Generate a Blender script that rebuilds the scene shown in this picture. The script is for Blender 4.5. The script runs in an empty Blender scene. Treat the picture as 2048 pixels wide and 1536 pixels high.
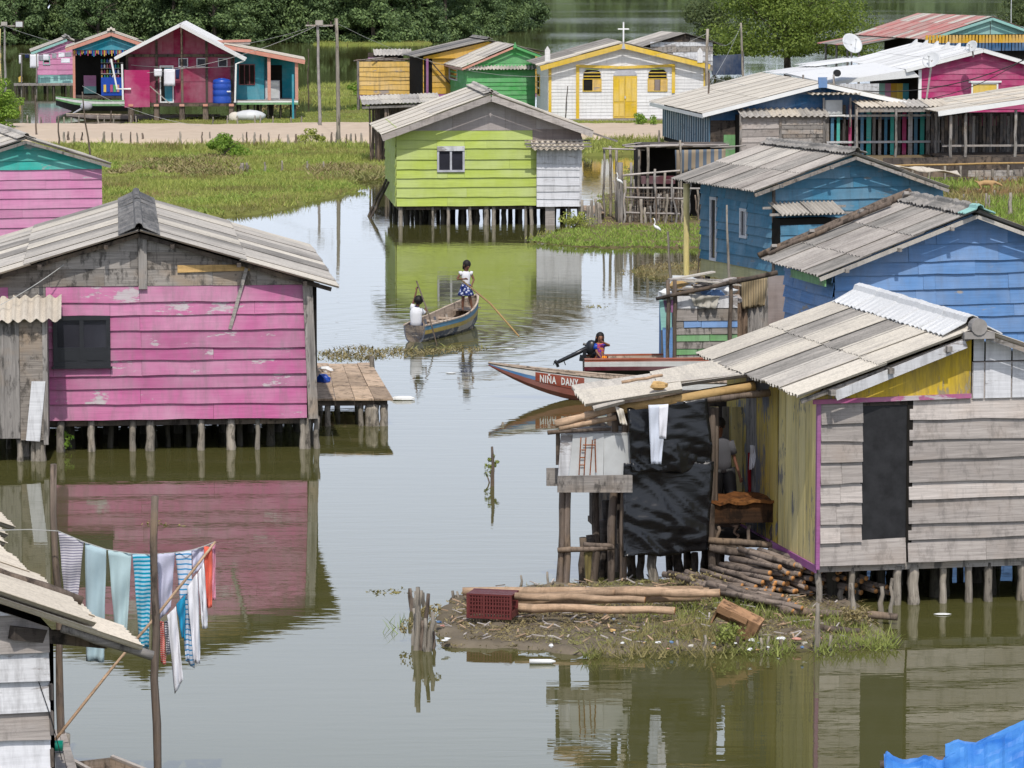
import bpy, bmesh, math, random
import numpy as np
from mathutils import Vector, Matrix, noise
R = random.Random(11)
rad = math.radians
SC = bpy.context.scene
COL = SC.collection

# ---------------------------------------------------------------- camera
F, H, CX, CY, YH = 7500.0, 8.7, 1024.0, 768.0, -100.0
PITCH = math.atan((CY - YH) / F)
cd = bpy.data.cameras.new('camera')
cam = bpy.data.objects.new('camera', cd)
COL.objects.link(cam)
cam.location = (0, 0, H)
cam.rotation_euler = (math.pi / 2 - PITCH, 0, 0)
cd.sensor_width = 36
cd.lens = F * 36 / 2048
cd.clip_start = 0.5
cd.clip_end = 6000
SC.camera = cam

# ---------------------------------------------------------------- light
SUN_EL, SUN_AZ = rad(55), rad(3)      # azimuth: to the right of straight behind the camera
SUN = Vector((math.cos(SUN_EL) * math.sin(SUN_AZ), -math.cos(SUN_EL) * math.cos(SUN_AZ), math.sin(SUN_EL)))
w = bpy.data.worlds.new('World'); SC.world = w; w.use_nodes = True
nt = w.node_tree
sky = nt.nodes.new('ShaderNodeTexSky'); sky.sky_type = 'NISHITA'; sky.sun_disc = False
sky.sun_elevation = SUN_EL; sky.sun_rotation = math.atan2(SUN.x, SUN.y)
sky.dust_density = 2.0; sky.air_density = 1.0; sky.ozone_density = 1.5
# thin bright haze and cloud veil over the whole sky, thickest towards the horizon
tcw = nt.nodes.new('ShaderNodeTexCoord'); sp = nt.nodes.new('ShaderNodeSeparateXYZ'); nt.links.new(tcw.outputs['Generated'], sp.inputs[0])
rw = nt.nodes.new('ShaderNodeValToRGB'); nt.links.new(sp.outputs[2], rw.inputs[0])
rw.color_ramp.elements[0].position = 0.0; rw.color_ramp.elements[0].color = (.95,) * 3 + (1,); rw.color_ramp.elements[1].position = .42; rw.color_ramp.elements[1].color = (.1,) * 3 + (1,); e_ = rw.color_ramp.elements.new(.2); e_.color = (.93,) * 3 + (1,)
nz = nt.nodes.new('ShaderNodeTexNoise'); nz.inputs['Scale'].default_value = 1.6; nz.inputs['Detail'].default_value = 5; nt.links.new(tcw.outputs['Generated'], nz.inputs['Vector'])
mz = nt.nodes.new('ShaderNodeMapRange'); nt.links.new(nz.outputs[0], mz.inputs[0]); mz.inputs[3].default_value = .86; mz.inputs[4].default_value = 1.12
vm_ = nt.nodes.new('ShaderNodeVectorMath'); vm_.operation = 'SCALE'; vm_.inputs[0].default_value = (8.6, 9.5, 11.2); nt.links.new(mz.outputs[0], vm_.inputs['Scale'])
mxw = nt.nodes.new('ShaderNodeMix'); mxw.data_type = 'RGBA'; nt.links.new(rw.outputs[0], mxw.inputs[0]); nt.links.new(sky.outputs[0], mxw.inputs[6]); nt.links.new(vm_.outputs[0], mxw.inputs[7])
nt.links.new(mxw.outputs[2], nt.nodes['Background'].inputs[0])
nt.nodes['Background'].inputs[1].default_value = 0.13
sl = bpy.data.lights.new('sun', 'SUN'); sl.energy = 3.3; sl.angle = rad(0.6); sl.color = (1, 0.96, 0.9)
so = bpy.data.objects.new('sun', sl); COL.objects.link(so)
so.rotation_euler = SUN.to_track_quat('Z', 'Y').to_euler()
SC.view_settings.view_transform = 'Standard'; SC.view_settings.look = 'None'
SC.view_settings.exposure = 0.0; SC.view_settings.gamma = 1
SC.view_settings.use_curve_mapping = False
SC.render.engine = 'CYCLES'
SC.cycles.max_bounces = 6
SC.cycles.use_denoising = True

# ---------------------------------------------------------------- measuring helpers (world metres)
FW = Vector((0, math.cos(PITCH), -math.sin(PITCH))); UP = Vector((0, math.sin(PITCH), math.cos(PITCH))); CAM = Vector((0, 0, H))
def ray(px, py):
    return FW + Vector((1, 0, 0)) * ((px - CX) / F) + UP * ((CY - py) / F)
def G(px, py, z=0.0):
    d = ray(px, py); return CAM + d * ((z - H) / d.z)
def D(px, py, Y):
    d = ray(px, py); return CAM + d * (Y / d.y)

# ---------------------------------------------------------------- object helpers
def thing(name, label, cat, loc=(0, 0, 0), yaw=0, group=None):
    o = bpy.data.objects.new(name, None); COL.objects.link(o)
    o.location = loc; o.rotation_euler = (0, 0, yaw); o.empty_display_size = 0.3
    return tag(o, label, cat, group)
def tag(o, label=None, cat=None, group=None, kind=None):
    if label: o['label'] = label
    if cat: o['category'] = cat
    if group: o['group'] = group
    if kind: o['kind'] = kind
    return o
def put(name, me, parent=None, M=None):
    o = bpy.data.objects.new(name, me); COL.objects.link(o)
    if parent: o.parent = parent
    if M is not None: o.matrix_local = M
    return o
def copy_tree(o, parent=None):
    c = o.copy(); COL.objects.link(c); c.parent = parent
    for ch in list(o.children): copy_tree(ch, c)
    return c

class MB:
    def __init__(s): s.v = []; s.f = []; s.m = []
    def add(s, vs, fs, mi=0):
        b = len(s.v); s.v += [tuple(p) for p in vs]
        s.f += [tuple(i + b for i in f) for f in fs]; s.m += [mi] * len(fs)
        return s
    def box(s, x0, x1, y0, y1, z0, z1, mi=0):
        return s.add([(x, y, z) for z in (z0, z1) for y in (y0, y1) for x in (x0, x1)],
              [(0, 2, 3, 1), (4, 5, 7, 6), (0, 1, 5, 4), (2, 6, 7, 3), (0, 4, 6, 2), (1, 3, 7, 5)], mi)
    def beam(s, a, b, w, h, mi=0, up=(0, 0, 1)):
        a = Vector(a); b = Vector(b); t = (b - a).normalized(); u = Vector(up)
        if abs(t.dot(u)) > .95: u = Vector((0, 1, 0))
        x = t.cross(u).normalized() * w / 2; y = x.cross(t).normalized() * h / 2
        vs = [p + i * x + j * y for p in (a, b) for i, j in ((-1, -1), (1, -1), (1, 1), (-1, 1))]
        return s.add(vs, [(3, 2, 1, 0), (4, 5, 6, 7), (0, 1, 5, 4), (1, 2, 6, 5), (2, 3, 7, 6), (3, 0, 4, 7)], mi)
    def tube(s, pts, rr, seg=7, mi=0, capmi=None, squash=1.0):
        pts = [Vector(p) for p in pts]; n = len(pts)
        if not hasattr(rr, '__len__'): rr = [rr] * n
        b = len(s.v); ref = None
        for i, p in enumerate(pts):
            t = (pts[min(i + 1, n - 1)] - pts[max(i - 1, 0)]).normalized()
            if ref is None:
                ref = Vector((1, 0, 0)) if abs(t.x) < .8 else Vector((0, 1, 0))
            x = (ref - t * ref.dot(t)).normalized(); y = t.cross(x); ref = x
            for k in range(seg):
                a = 2 * math.pi * k / seg
                s.v.append(tuple(p + (x * math.cos(a) + y * math.sin(a) * squash) * rr[i]))
        for i in range(n - 1):
            for k in range(seg):
                k2 = (k + 1) % seg
                s.f.append((b + i * seg + k, b + i * seg + k2, b + (i + 1) * seg + k2, b + (i + 1) * seg + k)); s.m.append(mi)
        cm = mi if capmi is None else capmi
        s.f.append(tuple(b + k for k in reversed(range(seg)))); s.m.append(cm)
        s.f.append(tuple(b + (n - 1) * seg + k for k in range(seg))); s.m.append(cm)
        return s
    def prism(s, front, back, mi=0):
        n = len(front); return s.add(list(front) + list(back), [tuple(range(n)), tuple(reversed(range(n, 2 * n)))] +
              [(i, i + n, (i + 1) % n + n, (i + 1) % n) for i in range(n)], mi)
    def grid(s, P, mi=0, th=0):      # P[i][j] vectors; th>0 gives a closed slab
        a, b = len(P), len(P[0]); base = len(s.v)
        for r_ in P: s.v += [tuple(p) for p in r_]
        q = []
        for i in range(a - 1):
            for j in range(b - 1): q.append((i * b + j, i * b + j + 1, (i + 1) * b + j + 1, (i + 1) * b + j))
        if th:
            for i in range(a):
                for j in range(b):
                    du = Vector(P[min(i + 1, a - 1)][j]) - Vector(P[max(i - 1, 0)][j]); dv = Vector(P[i][min(j + 1, b - 1)]) - Vector(P[i][max(j - 1, 0)])
                    n = du.cross(dv).normalized(); s.v.append(tuple(Vector(P[i][j]) + n * th))
            o = a * b; q2 = [tuple(reversed([k + o for k in f])) for f in q]
            ring = [j for j in range(b)] + [i * b + b - 1 for i in range(1, a)] + [(a - 1) * b + j for j in range(b - 2, -1, -1)] + [i * b for i in range(a - 2, 0, -1)]
            q3 = [(ring[k], ring[k] + o, ring[(k + 1) % len(ring)] + o, ring[(k + 1) % len(ring)]) for k in range(len(ring))]
            q = q + q2 + q3
        for f in q: s.f.append(tuple(i + base for i in f)); s.m.append(mi)
        return s
    def ball(s, c, r, seg=8, rings=5, mi=0, sc=(1, 1, 1), jit=0):
        c = Vector(c); b = len(s.v)
        for i in range(1, rings):
            ph = math.pi * i / rings
            for k in range(seg):
                a = 2 * math.pi * k / seg; q = 1 + R.uniform(-jit, jit)
                s.v.append(tuple(c + Vector((math.sin(ph) * math.cos(a) * sc[0], math.sin(ph) * math.sin(a) * sc[1], math.cos(ph) * sc[2])) * r * q))
        t = len(s.v); s.v.append(tuple(c + Vector((0, 0, r * sc[2])))); s.v.append(tuple(c - Vector((0, 0, r * sc[2]))))
        for i in range(rings - 2):
            for k in range(seg):
                k2 = (k + 1) % seg; s.f.append((b + i * seg + k, b + (i + 1) * seg + k, b + (i + 1) * seg + k2, b + i * seg + k2)); s.m.append(mi)
        for k in range(seg):
            k2 = (k + 1) % seg
            s.f.append((t, b + k, b + k2)); s.f.append((t + 1, b + (rings - 2) * seg + k2, b + (rings - 2) * seg + k)); s.m += [mi, mi]
        return s
    def mesh(s, name, mats, smooth=False, fix=True):
        me = bpy.data.meshes.new(name); me.from_pydata(s.v, [], s.f)
        for m in (mats if isinstance(mats, (list, tuple)) else [mats]): me.materials.append(m)
        me.polygons.foreach_set('material_index', s.m)
        if fix and len(s.f) < 20000:
            bm = bmesh.new(); bm.from_mesh(me); bmesh.ops.recalc_face_normals(bm, faces=bm.faces); bm.to_mesh(me); bm.free()
        if smooth: me.polygons.foreach_set('use_smooth', [True] * len(me.polygons))
        me.update(); return me
    def build(s, name, mats, parent=None, smooth=False, label=None, M=None, kind=None, fix=True):
        o = put(name, s.mesh(name, mats, smooth, fix), parent, M)
        if label: o['label'] = label
        if kind: o['kind'] = kind
        return o

# ---------------------------------------------------------------- materials
class NT:
    def __init__(s, name):
        s.m = bpy.data.materials.new(name); s.m.use_nodes = True; s.t = s.m.node_tree
        s.b = s.t.nodes['Principled BSDF']; s.out = s.t.nodes['Material Output']
    def n(s, ty, ins=None, **kw):
        nd = s.t.nodes.new('ShaderNode' + ty)
        for k, v in kw.items(): setattr(nd, k, v)
        for k, v in (ins or {}).items(): s.set(nd.inputs[k], v)
        return nd
    def set(s, inp, v):
        if isinstance(v, bpy.types.NodeSocket): s.t.links.new(v, inp)
        elif isinstance(v, bpy.types.Node): s.t.links.new(v.outputs[0], inp)
        else:
            if inp.type == 'RGBA' and len(v) == 3: v = (*v, 1)
            inp.default_value = v
    def coord(s, scale=(1, 1, 1), rnd=True):
        tc = s.n('TexCoord').outputs['Object']
        if rnd:
            oi = s.n('ObjectInfo'); cmb = s.n('VectorMath', {0: oi.outputs['Random'], 1: (37, 91, 53)}, operation='MULTIPLY')
            tc = s.n('VectorMath', {0: tc, 1: cmb}, operation='ADD').outputs[0]
        return s.n('VectorMath', {0: tc, 1: scale}, operation='MULTIPLY').outputs[0]
    def noise(s, vec, scale=1.0, detail=4, rough=.6, dist=0):
        return s.n('TexNoise', {'Vector': vec, 'Scale': scale, 'Detail': detail, 'Roughness': rough, 'Distortion': dist}).outputs['Fac']
    def ramp(s, fac, *st):
        r = s.n('ValToRGB', {0: fac}); e = r.color_ramp.elements
        while len(e) < len(st): e.new(.5)
        for i, (p, c) in enumerate(st):
            e[i].position = p; e[i].color = (c, c, c, 1) if not hasattr(c, '__len__') else (*c, 1)
        return r.outputs[0]
    def mix(s, fac, a, b, mode='MIX'):
        m = s.n('Mix', data_type='RGBA', blend_type=mode)
        s.set(m.inputs[0], fac); s.set(m.inputs[6], a); s.set(m.inputs[7], b); return m.outputs[2]
    def math(s, op, a, b=0.0): return s.n('Math', {0: a, 1: b}, operation=op).outputs[0]
    def rand(s): return s.n('ObjectInfo').outputs['Random']
    def bump(s, h, st=.3, dist=.01): s.set(s.b.inputs['Normal'], s.n('Bump', {'Height': h, 'Strength': st, 'Distance': dist}))
    def done(s, col, rough=.8, spec=.3, **kw):
        s.set(s.b.inputs['Base Color'], col); s.set(s.b.inputs['Roughness'], rough); s.set(s.b.inputs['Specular IOR Level'], spec)
        for k, v in kw.items(): s.set(s.b.inputs[k.replace('_', ' ')], v)
        return s.m
ORD = 'first second third fourth fifth sixth seventh eighth ninth tenth eleventh twelfth thirteenth fourteenth fifteenth sixteenth seventeenth eighteenth nineteenth twentieth'.split()
ORD += ['twenty-' + o for o in ORD[:9]] + ['thirtieth'] + ['thirty-' + o for o in ORD[:9]]
def sc3(c, k): return tuple(min(1, x * k) for x in c)
HG, VG = (1.3, 1.3, 34), (30, 30, 1.2)
def paint(name, c, peel=.33, under=(.33, .3, .27), dirt=.4, grain=HG, var=.22, fade=.45):
    s = NT(name); v = s.coord(grain); v2 = s.coord((2.2, 2.2, 7) if grain is HG else (9, 9, 2))
    g = s.noise(v, 1, 6, .7); blot = s.noise(s.coord((1, 1, 1)), .8, 4, .6)
    col = s.mix(s.ramp(g, (.3, 0), (.7, 1)), sc3(c, .78), sc3(c, 1.1))
    col = s.mix(s.ramp(blot, (.38, 0), (.68, fade)), col, tuple(x * .6 + .25 for x in c))
    r = s.math('MULTIPLY_ADD', s.rand(), var); s.t.nodes[-1].inputs[2].default_value = 1 - var / 2
    col = s.mix(1.0, col, s.n('CombineColor', {0: r, 1: r, 2: r}).outputs[0], 'MULTIPLY')
    dr = s.noise(s.coord((7, 7, .9), False), 1, 6, .7)
    col = s.mix(s.ramp(dr, (.47, 0), (.72, dirt)), col, sc3(under, .45))
    pm = s.noise(v2, 1, 9, .72); msk = s.noise(s.coord((.6, .6, 1.1)), 1, 3)
    pk = s.ramp(s.math('ADD', s.math('MULTIPLY', pm, .6), s.math('MULTIPLY', msk, .6)), (.9 - peel * .62, 0), (.93 - peel * .62, 1))
    u = s.mix(g, sc3(under, .6), sc3(under, 1.6)); col = s.mix(pk, col, u)
    s.bump(s.math('SUBTRACT', g, pk), .35, .008)
    return s.done(col, .72, .25)
def rawwood(name, c=(.3, .28, .25), grain=HG, dark=.55, warm=(.33, .24, .16), stain=.8):
    s = NT(name); g = s.noise(s.coord(grain), 1, 8, .75, .4)
    col = s.mix(s.ramp(g, (.3, 0), (.68, 1)), sc3(c, dark), sc3(c, 1.3))
    col = s.mix(s.ramp(s.noise(s.coord((1, 1, 1.4)), 1.1, 4), (.5, 0), (.72, .55)), col, warm)
    k = s.ramp(s.noise(s.coord((6, 6, 3) if grain is HG else (8, 8, 2)), 1, 7, .7), (.52, 0), (.62, stain))
    col = s.mix(k, col, sc3(c, .2))
    st_ = s.ramp(s.noise(s.coord((7, 7, .5), False), 1, 5, .7), (.55, 0), (.7, stain * .9)); col = s.mix(st_, col, sc3(c, .3))
    r = s.math('MULTIPLY_ADD', s.rand(), .5); s.t.nodes[-1].inputs[2].default_value = .72
    col = s.mix(1.0, col, s.n('CombineColor', {0: r, 1: r, 2: r}).outputs[0], 'MULTIPLY')
    s.bump(g, .5, .01); return s.done(col, .85, .2)
def cement(name, c, dark, amt=.5):     # corrugated fibre-cement sheet; local y runs down the slope
    s = NT(name); st = s.noise(s.coord((9, .5, .2)), 1, 6, .75); bl = s.noise(s.coord((1.3, .9, 1)), 1, 5, .65)
    f = s.ramp(s.math('ADD', s.math('MULTIPLY', st, .55), s.math('MULTIPLY', bl, .45)), (.62 - amt * .4, 0), (.74 - amt * .3, 1))
    col = s.mix(f, c, dark); fine = s.noise(s.coord((40, 22, 40)), 1, 4, .8)
    col = s.mix(s.ramp(fine, (.45, 0), (.75, .5)), col, sc3(dark, .5))
    r = s.math('MULTIPLY_ADD', s.rand(), .2); s.t.nodes[-1].inputs[2].default_value = .88
    col = s.mix(1.0, col, s.n('CombineColor', {0: r, 1: r, 2: r}).outputs[0], 'MULTIPLY')
    s.bump(fine, .3, .004); return s.done(col, .9, .15)
def plain(name, c, rough=.6, spec=.35, v=.15, scale=3, **kw):
    s = NT(name); n = s.noise(s.coord(), scale, 5, .65)
    col = s.mix(s.ramp(n, (.3, 0), (.7, 1)), sc3(c, 1 - v * 1.6), sc3(c, 1 + v)); s.bump(n, .1, .005)
    return s.done(col, rough, spec, **kw)
def fabric(name, c, c2=None, freq=0, axis='Z', duty=.5, v=.08):
    s = NT(name); n = s.noise(s.coord((6, 6, 6)), 1, 4); base = s.mix(n, sc3(c, 1 - v * 2), sc3(c, 1 + v))
    if c2:
        w_ = s.n('TexWave', {'Vector': s.coord((1, 1, 1), False), 'Scale': freq, 'Distortion': .3}, wave_type='BANDS', bands_direction=axis).outputs['Fac']
        base = s.mix(s.ramp(w_, (duty - .03, 0), (duty + .03, 1)), base, c2)
    s.bump(n, .2, .01); s.b.inputs['Sheen Weight'].default_value = .1
    return s.done(base, .9, .1)
def leafmat(name, c1, c2, trans=.25, c3=None):
    s = NT(name); g = s.n('NewGeometry').outputs['Random Per Island']; n = s.noise(s.coord((1, 1, 1)), .35, 3)
    col = s.mix(s.ramp(s.math('ADD', s.math('MULTIPLY', g, .6), s.math('MULTIPLY', n, .5)), (.25, 0), (.8, 1)), c1, c2)
    if c3: col = s.mix(s.ramp(s.n('TexNoise', {'Vector': s.coord((1, 1, 1), False), 'Scale': .3, 'Detail': 4}).outputs[0], (.52, 0), (.62, .85)), col, c3)
    s.done(col, .6, .3)
    tr = s.n('BsdfTranslucent', {0: s.mix(.5, col, sc3(c2, 1.6))}); mx = s.n('MixShader', {0: trans, 1: s.b.outputs[0], 2: tr.outputs[0]})
    s.t.links.new(mx.outputs[0], s.out.inputs[0]); return s.m

M = {}
M['pink'] = paint('pink_paint', (.47, .12, .27), .345, (.42, .37, .38), .5, fade=.6)
M['pink_old'] = paint('pale_pink_paint', (.54, .2, .36), .22, (.4, .36, .38), .2)
M['teal'] = paint('turquoise_paint', (.03, .38, .32), .33, (.3, .33, .32), .3)
M['lime'] = paint('lime_paint', (.41, .50, .095), .02, (.4, .45, .2), .12, var=.08)
M['lime_side'] = M['lime']
M['taupe'] = paint('taupe_board_paint', (.36, .31, .29), .05, (.3, .27, .24), .3, var=.05)
M['brown_board'] = paint('brown_board', (.25, .2, .18), .1, (.2, .16, .14), .4)
M['white'] = paint('white_wood_paint', (.66, .66, .68), .3, (.3, .29, .29), .35)
M['church'] = paint('church_white_paint', (.72, .71, .70), .16, (.35, .33, .31), .25, var=.08)
M['white_dirty'] = paint('dirty_white_paint', (.62, .62, .63), .4, (.26, .24, .23), .6)
M['blue_teal'] = paint('teal_blue_paint', (.055, .20, .315), .3, (.17, .2, .22), .4)
M['cream_strip'] = paint('cream_paint', (.5, .47, .24), .2, (.3, .3, .22), .35)
M['peri'] = paint('cornflower_blue_paint', (.115, .25, .50), .29, (.3, .27, .24), .25)
M['navy'] = paint('deep_blue_paint', (.015, .085, .2), .12, (.1, .1, .12), .3)
M['crimson'] = paint('crimson_paint', (.25, .012, .06), .03, (.2, .1, .1), .2, var=.05)
M['hotpink'] = paint('hot_pink_panel_paint', (.37, .018, .11), .02, (.4, .1, .2), .1)
M['magenta'] = paint('magenta_paint', (.38, .02, .12), .08, (.3, .15, .2), .2)
M['cyan'] = paint('cyan_paint', (.01, .25, .33), .08, (.15, .2, .22), .2)
M['yellow'] = paint('yellow_paint', (.68, .45, .03), .1, (.35, .28, .15), .3)
M['yellow_old'] = paint('old_yellow_paint', (.66, .42, .10), .35, (.3, .25, .22), .55)
M['orange'] = paint('orange_yellow_paint', (.60, .34, .03), .08, (.3, .2, .1), .25)
M['yellow_v'] = paint('yellow_board_paint', (.74, .61, .24), .38, (.2, .19, .17), .5, grain=VG)
M['yellow_worn'] = paint('worn_yellow_board_paint', (.58, .42, .06), .5, (.15, .16, .18), .6, grain=VG)
M['yellow_gable'] = paint('streaked_yellow_paint', (.62, .42, .015), .4, (.26, .22, .14), .75, grain=VG)
M['purple'] = paint('purple_paint', (.3, .09, .25), .2, (.25, .2, .22), .35)
M['green'] = paint('bright_green_paint', (.07, .35, .09), .12, (.2, .25, .18), .25, var=.1)
M['green_junk'] = paint('worn_green_paint', (.16, .36, .14), .34, (.2, .22, .18), .5)
M['salmon'] = paint('salmon_paint', (.55, .24, .17), .1, (.3, .2, .18), .25)
M['mint'] = paint('mint_paint', (.25, .5, .45), .06, (.3, .33, .32), .2)
M['raw'] = rawwood('grey_weathered_wood', (.30, .275, .25))
M['raw_pale'] = rawwood('pale_weathered_wood', (.40, .36, .33), warm=(.35, .285, .235), dark=.62, stain=.3)
M['raw_v'] = rawwood('grey_weathered_upright_wood', (.27, .25, .23), VG)
M['raw_dark'] = rawwood('dark_wood', (.085, .07, .06))
M['dark_v'] = rawwood('dark_upright_wood', (.10, .09, .085), VG)
M['plywood'] = rawwood('stained_plywood', (.26, .23, .2), HG, .4, (.36, .25, .15))
M['bark'] = rawwood('bark_pole', (.16, .125, .10), VG, .5, (.25, .17, .1))
M['shade_pile'] = rawwood('shade_darkened_pile', (.07, .062, .048), VG, .5, (.06, .06, .03))  # pile wood darkened in colour to stand for the shade under the floors
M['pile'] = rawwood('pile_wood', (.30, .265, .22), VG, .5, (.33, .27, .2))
M['logbark'] = rawwood('peeled_log', (.42, .29, .19), (3, 24, 24), .6, (.36, .22, .13), .3)
M['firebark'] = rawwood('firewood_bark', (.24, .19, .155), (3, 24, 24), .5, (.2, .14, .1))
M['logend'] = plain('cut_log_end', (.52, .25, .09), .8, .2, .3, 20)
M['bamboo'] = rawwood('bamboo_pole', (.45, .29, .12), (3, 20, 20), .7, (.5, .35, .15), .25)
M['dockwood'] = rawwood('dock_board', (.46, .34, .24), HG, .7, (.48, .34, .22))
M['c_cream'] = cement('cream_cement_sheet', (.56, .515, .44), (.38, .35, .31), .35)
M['c_light'] = cement('light_cement_sheet', (.48, .445, .395), (.30, .28, .255), .4)
M['c_grey'] = cement('grey_cement_sheet', (.34, .315, .285), (.18, .17, .155), .5)
M['c_mid'] = cement('brownish_cement_sheet', (.42, .385, .345), (.25, .225, .205), .45)
M['c_dark'] = cement('dark_cement_sheet', (.23, .22, .21), (.10, .10, .10), .55)
M['c_red'] = cement('red_stained_sheet', (.42, .14, .13), (.38, .30, .27), .5)
M['c_white'] = cement('white_metal_sheet', (.66, .66, .65), (.5, .49, .47), .2)
M['c_tan'] = cement('tan_cement_sheet', (.60, .535, .44), (.42, .365, .30), .3)
M['white_pl'] = plain('white_plastic', (.75, .75, .73), .4, .4, .05)
M['black'] = plain('black_board', (.022, .022, .024), .6, .3, .3, 6)
M['black_paint'] = plain('black_window_paint', (.018, .019, .022), .35, .5, .2)
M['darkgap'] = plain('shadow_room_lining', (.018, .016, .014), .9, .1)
M['glass'] = plain('dark_window_glass', (.03, .03, .04), .08, .6, .1)
M['grey_frame'] = plain('grey_window_frame_paint', (.42, .42, .45), .6, .3)
M['tank'] = plain('blue_tank_plastic', (.01, .06, .36), .35, .5, .08)
M['rust'] = plain('rust', (.28, .09, .03), .9, .2, .4, 12)
M['metal'] = plain('pale_dented_metal', (.5, .51, .5), .45, .5, .12, 2)
M['dish'] = plain('grey_dish_metal', (.55, .56, .56), .5, .4, .06)
M['cable'] = plain('pale_cable', (.4, .4, .38), .7, .2)
M['cableb'] = plain('black_cable', (.02, .02, .02), .6, .3)
M['concrete'] = plain('grey_concrete', (.3, .28, .26), .9, .2, .2)
# ================================================================ WATER AND LAND
def water_mat():
    s = NT('murky_lagoon_water')
    tc = s.n('TexCoord').outputs['Object']
    def vm(sc_): return s.n('VectorMath', {0: tc, 1: sc_}, operation='MULTIPLY').outputs[0]
    n1 = s.noise(vm((.55, 2.6, 1)), 1, 3, .5); n2 = s.noise(vm((2.5, 7, 1)), 1, 2, .5)
    patch = s.ramp(s.noise(vm((.05, .028, 1)), 1, 3, .6, .3), (.42, .18), (.6, 1.35))
    far = s.ramp(s.math('DIVIDE', s.n('SeparateXYZ', {0: tc}).outputs[1], 700), (.05, .6), (.16, 1), (.45, .8), (.8, .9))
    h = s.math('ADD', n1, s.math('MULTIPLY', n2, .35))
    h = s.math('MULTIPLY', s.math('MULTIPLY', h, patch), far)
    # rings spreading from the paddled canoe
    c = G(880, 670, 0)
    d = s.n('VectorMath', {0: s.n('VectorMath', {0: tc, 1: (-c.x, -c.y, 0)}, operation='ADD').outputs[0], 1: (1, .55, 1)}, operation='MULTIPLY').outputs[0]
    d = s.n('VectorMath', {0: d}, operation='LENGTH').outputs['Value']
    rg = s.math('SINE', s.math('MULTIPLY', s.math('ADD', d, s.math('MULTIPLY', n1, 1.1)), 9))
    fall = s.math('DIVIDE', 1, s.math('ADD', 1, s.math('POWER', s.math('MULTIPLY', d, .22), 3)))
    h = s.math('ADD', h, s.math('MULTIPLY', s.math('MULTIPLY', rg, fall), .3))
    s.set(s.b.inputs['Normal'], s.n('Bump', {'Height': h, 'Strength': 1.0, 'Distance': .0035}))
    silt = s.ramp(s.noise(vm((.25, 1.1, 1)), 1, 6, .6, 1.5), (.5, 0), (.75, .5))
    col = s.mix(silt, s.mix(s.noise(vm((.08, .05, 1)), 1, 3), (.088, .084, .026), (.068, .068, .022)), (.11, .105, .05))
    s.b.inputs['IOR'].default_value = 1.36
    wind = s.ramp(s.noise(vm((.006, .02, 1)), 1, 3), (.45, .5), (.6, 1))
    rr = s.math('MULTIPLY', s.ramp(s.math('DIVIDE', s.n('SeparateXYZ', {0: tc}).outputs[1], 1000), (.18, .015), (.42, .09)), wind)
    return s.done(col, s.math('MAXIMUM', rr, .012), .5)
M['water'] = water_mat()
mb = MB(); mb.add([(-400, -60, 0), (500, -60, 0), (700, 2600, 0), (-600, 2600, 0)], [(0, 1, 2, 3)])
tag(mb.build('water', M['water'], fix=False), kind='structure')

def soil(name, c1, c2, c3=None):
    s = NT(name); n = s.noise(s.coord((1, 1, 1), False), 1.2, 7, .7); m_ = s.noise(s.coord((1, 1, 1), False), .16, 4)
    col = s.mix(s.ramp(n, (.35, 0), (.65, 1)), c1, c2)
    if c3: col = s.mix(s.ramp(m_, (.45, 0), (.6, 1)), col, c3)
    s.bump(n, .8, .04); return s.done(col, .95, .1)
M['meadow'] = soil('meadow_soil', (.12, .15, .03), (.20, .22, .05), (.17, .17, .05))
M['road'] = soil('pale_dirt_road', (.46, .36, .27), (.56, .45, .34), (.50, .40, .30))
M['mud'] = soil('islet_mud', (.10, .082, .06), (.24, .20, .15), (.14, .115, .08))
M['bank'] = soil('bank_soil', (.13, .10, .06), (.2, .15, .09), (.12, .12, .04))
def outline(pxs, z, sub=6, jit=.25):
    pts = [G(x, y, z) for x, y in pxs]; out = []
    for i, p in enumerate(pts):
        q = pts[(i + 1) % len(pts)]
        for k in range(sub):
            t = k / sub; v = p.lerp(q, t)
            n = noise.noise_vector(Vector((v.x * .5, v.y * .5, 3.1))); out.append(Vector((v.x + n.x * jit, v.y + n.y * jit * 2, z)))
    return out
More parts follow.
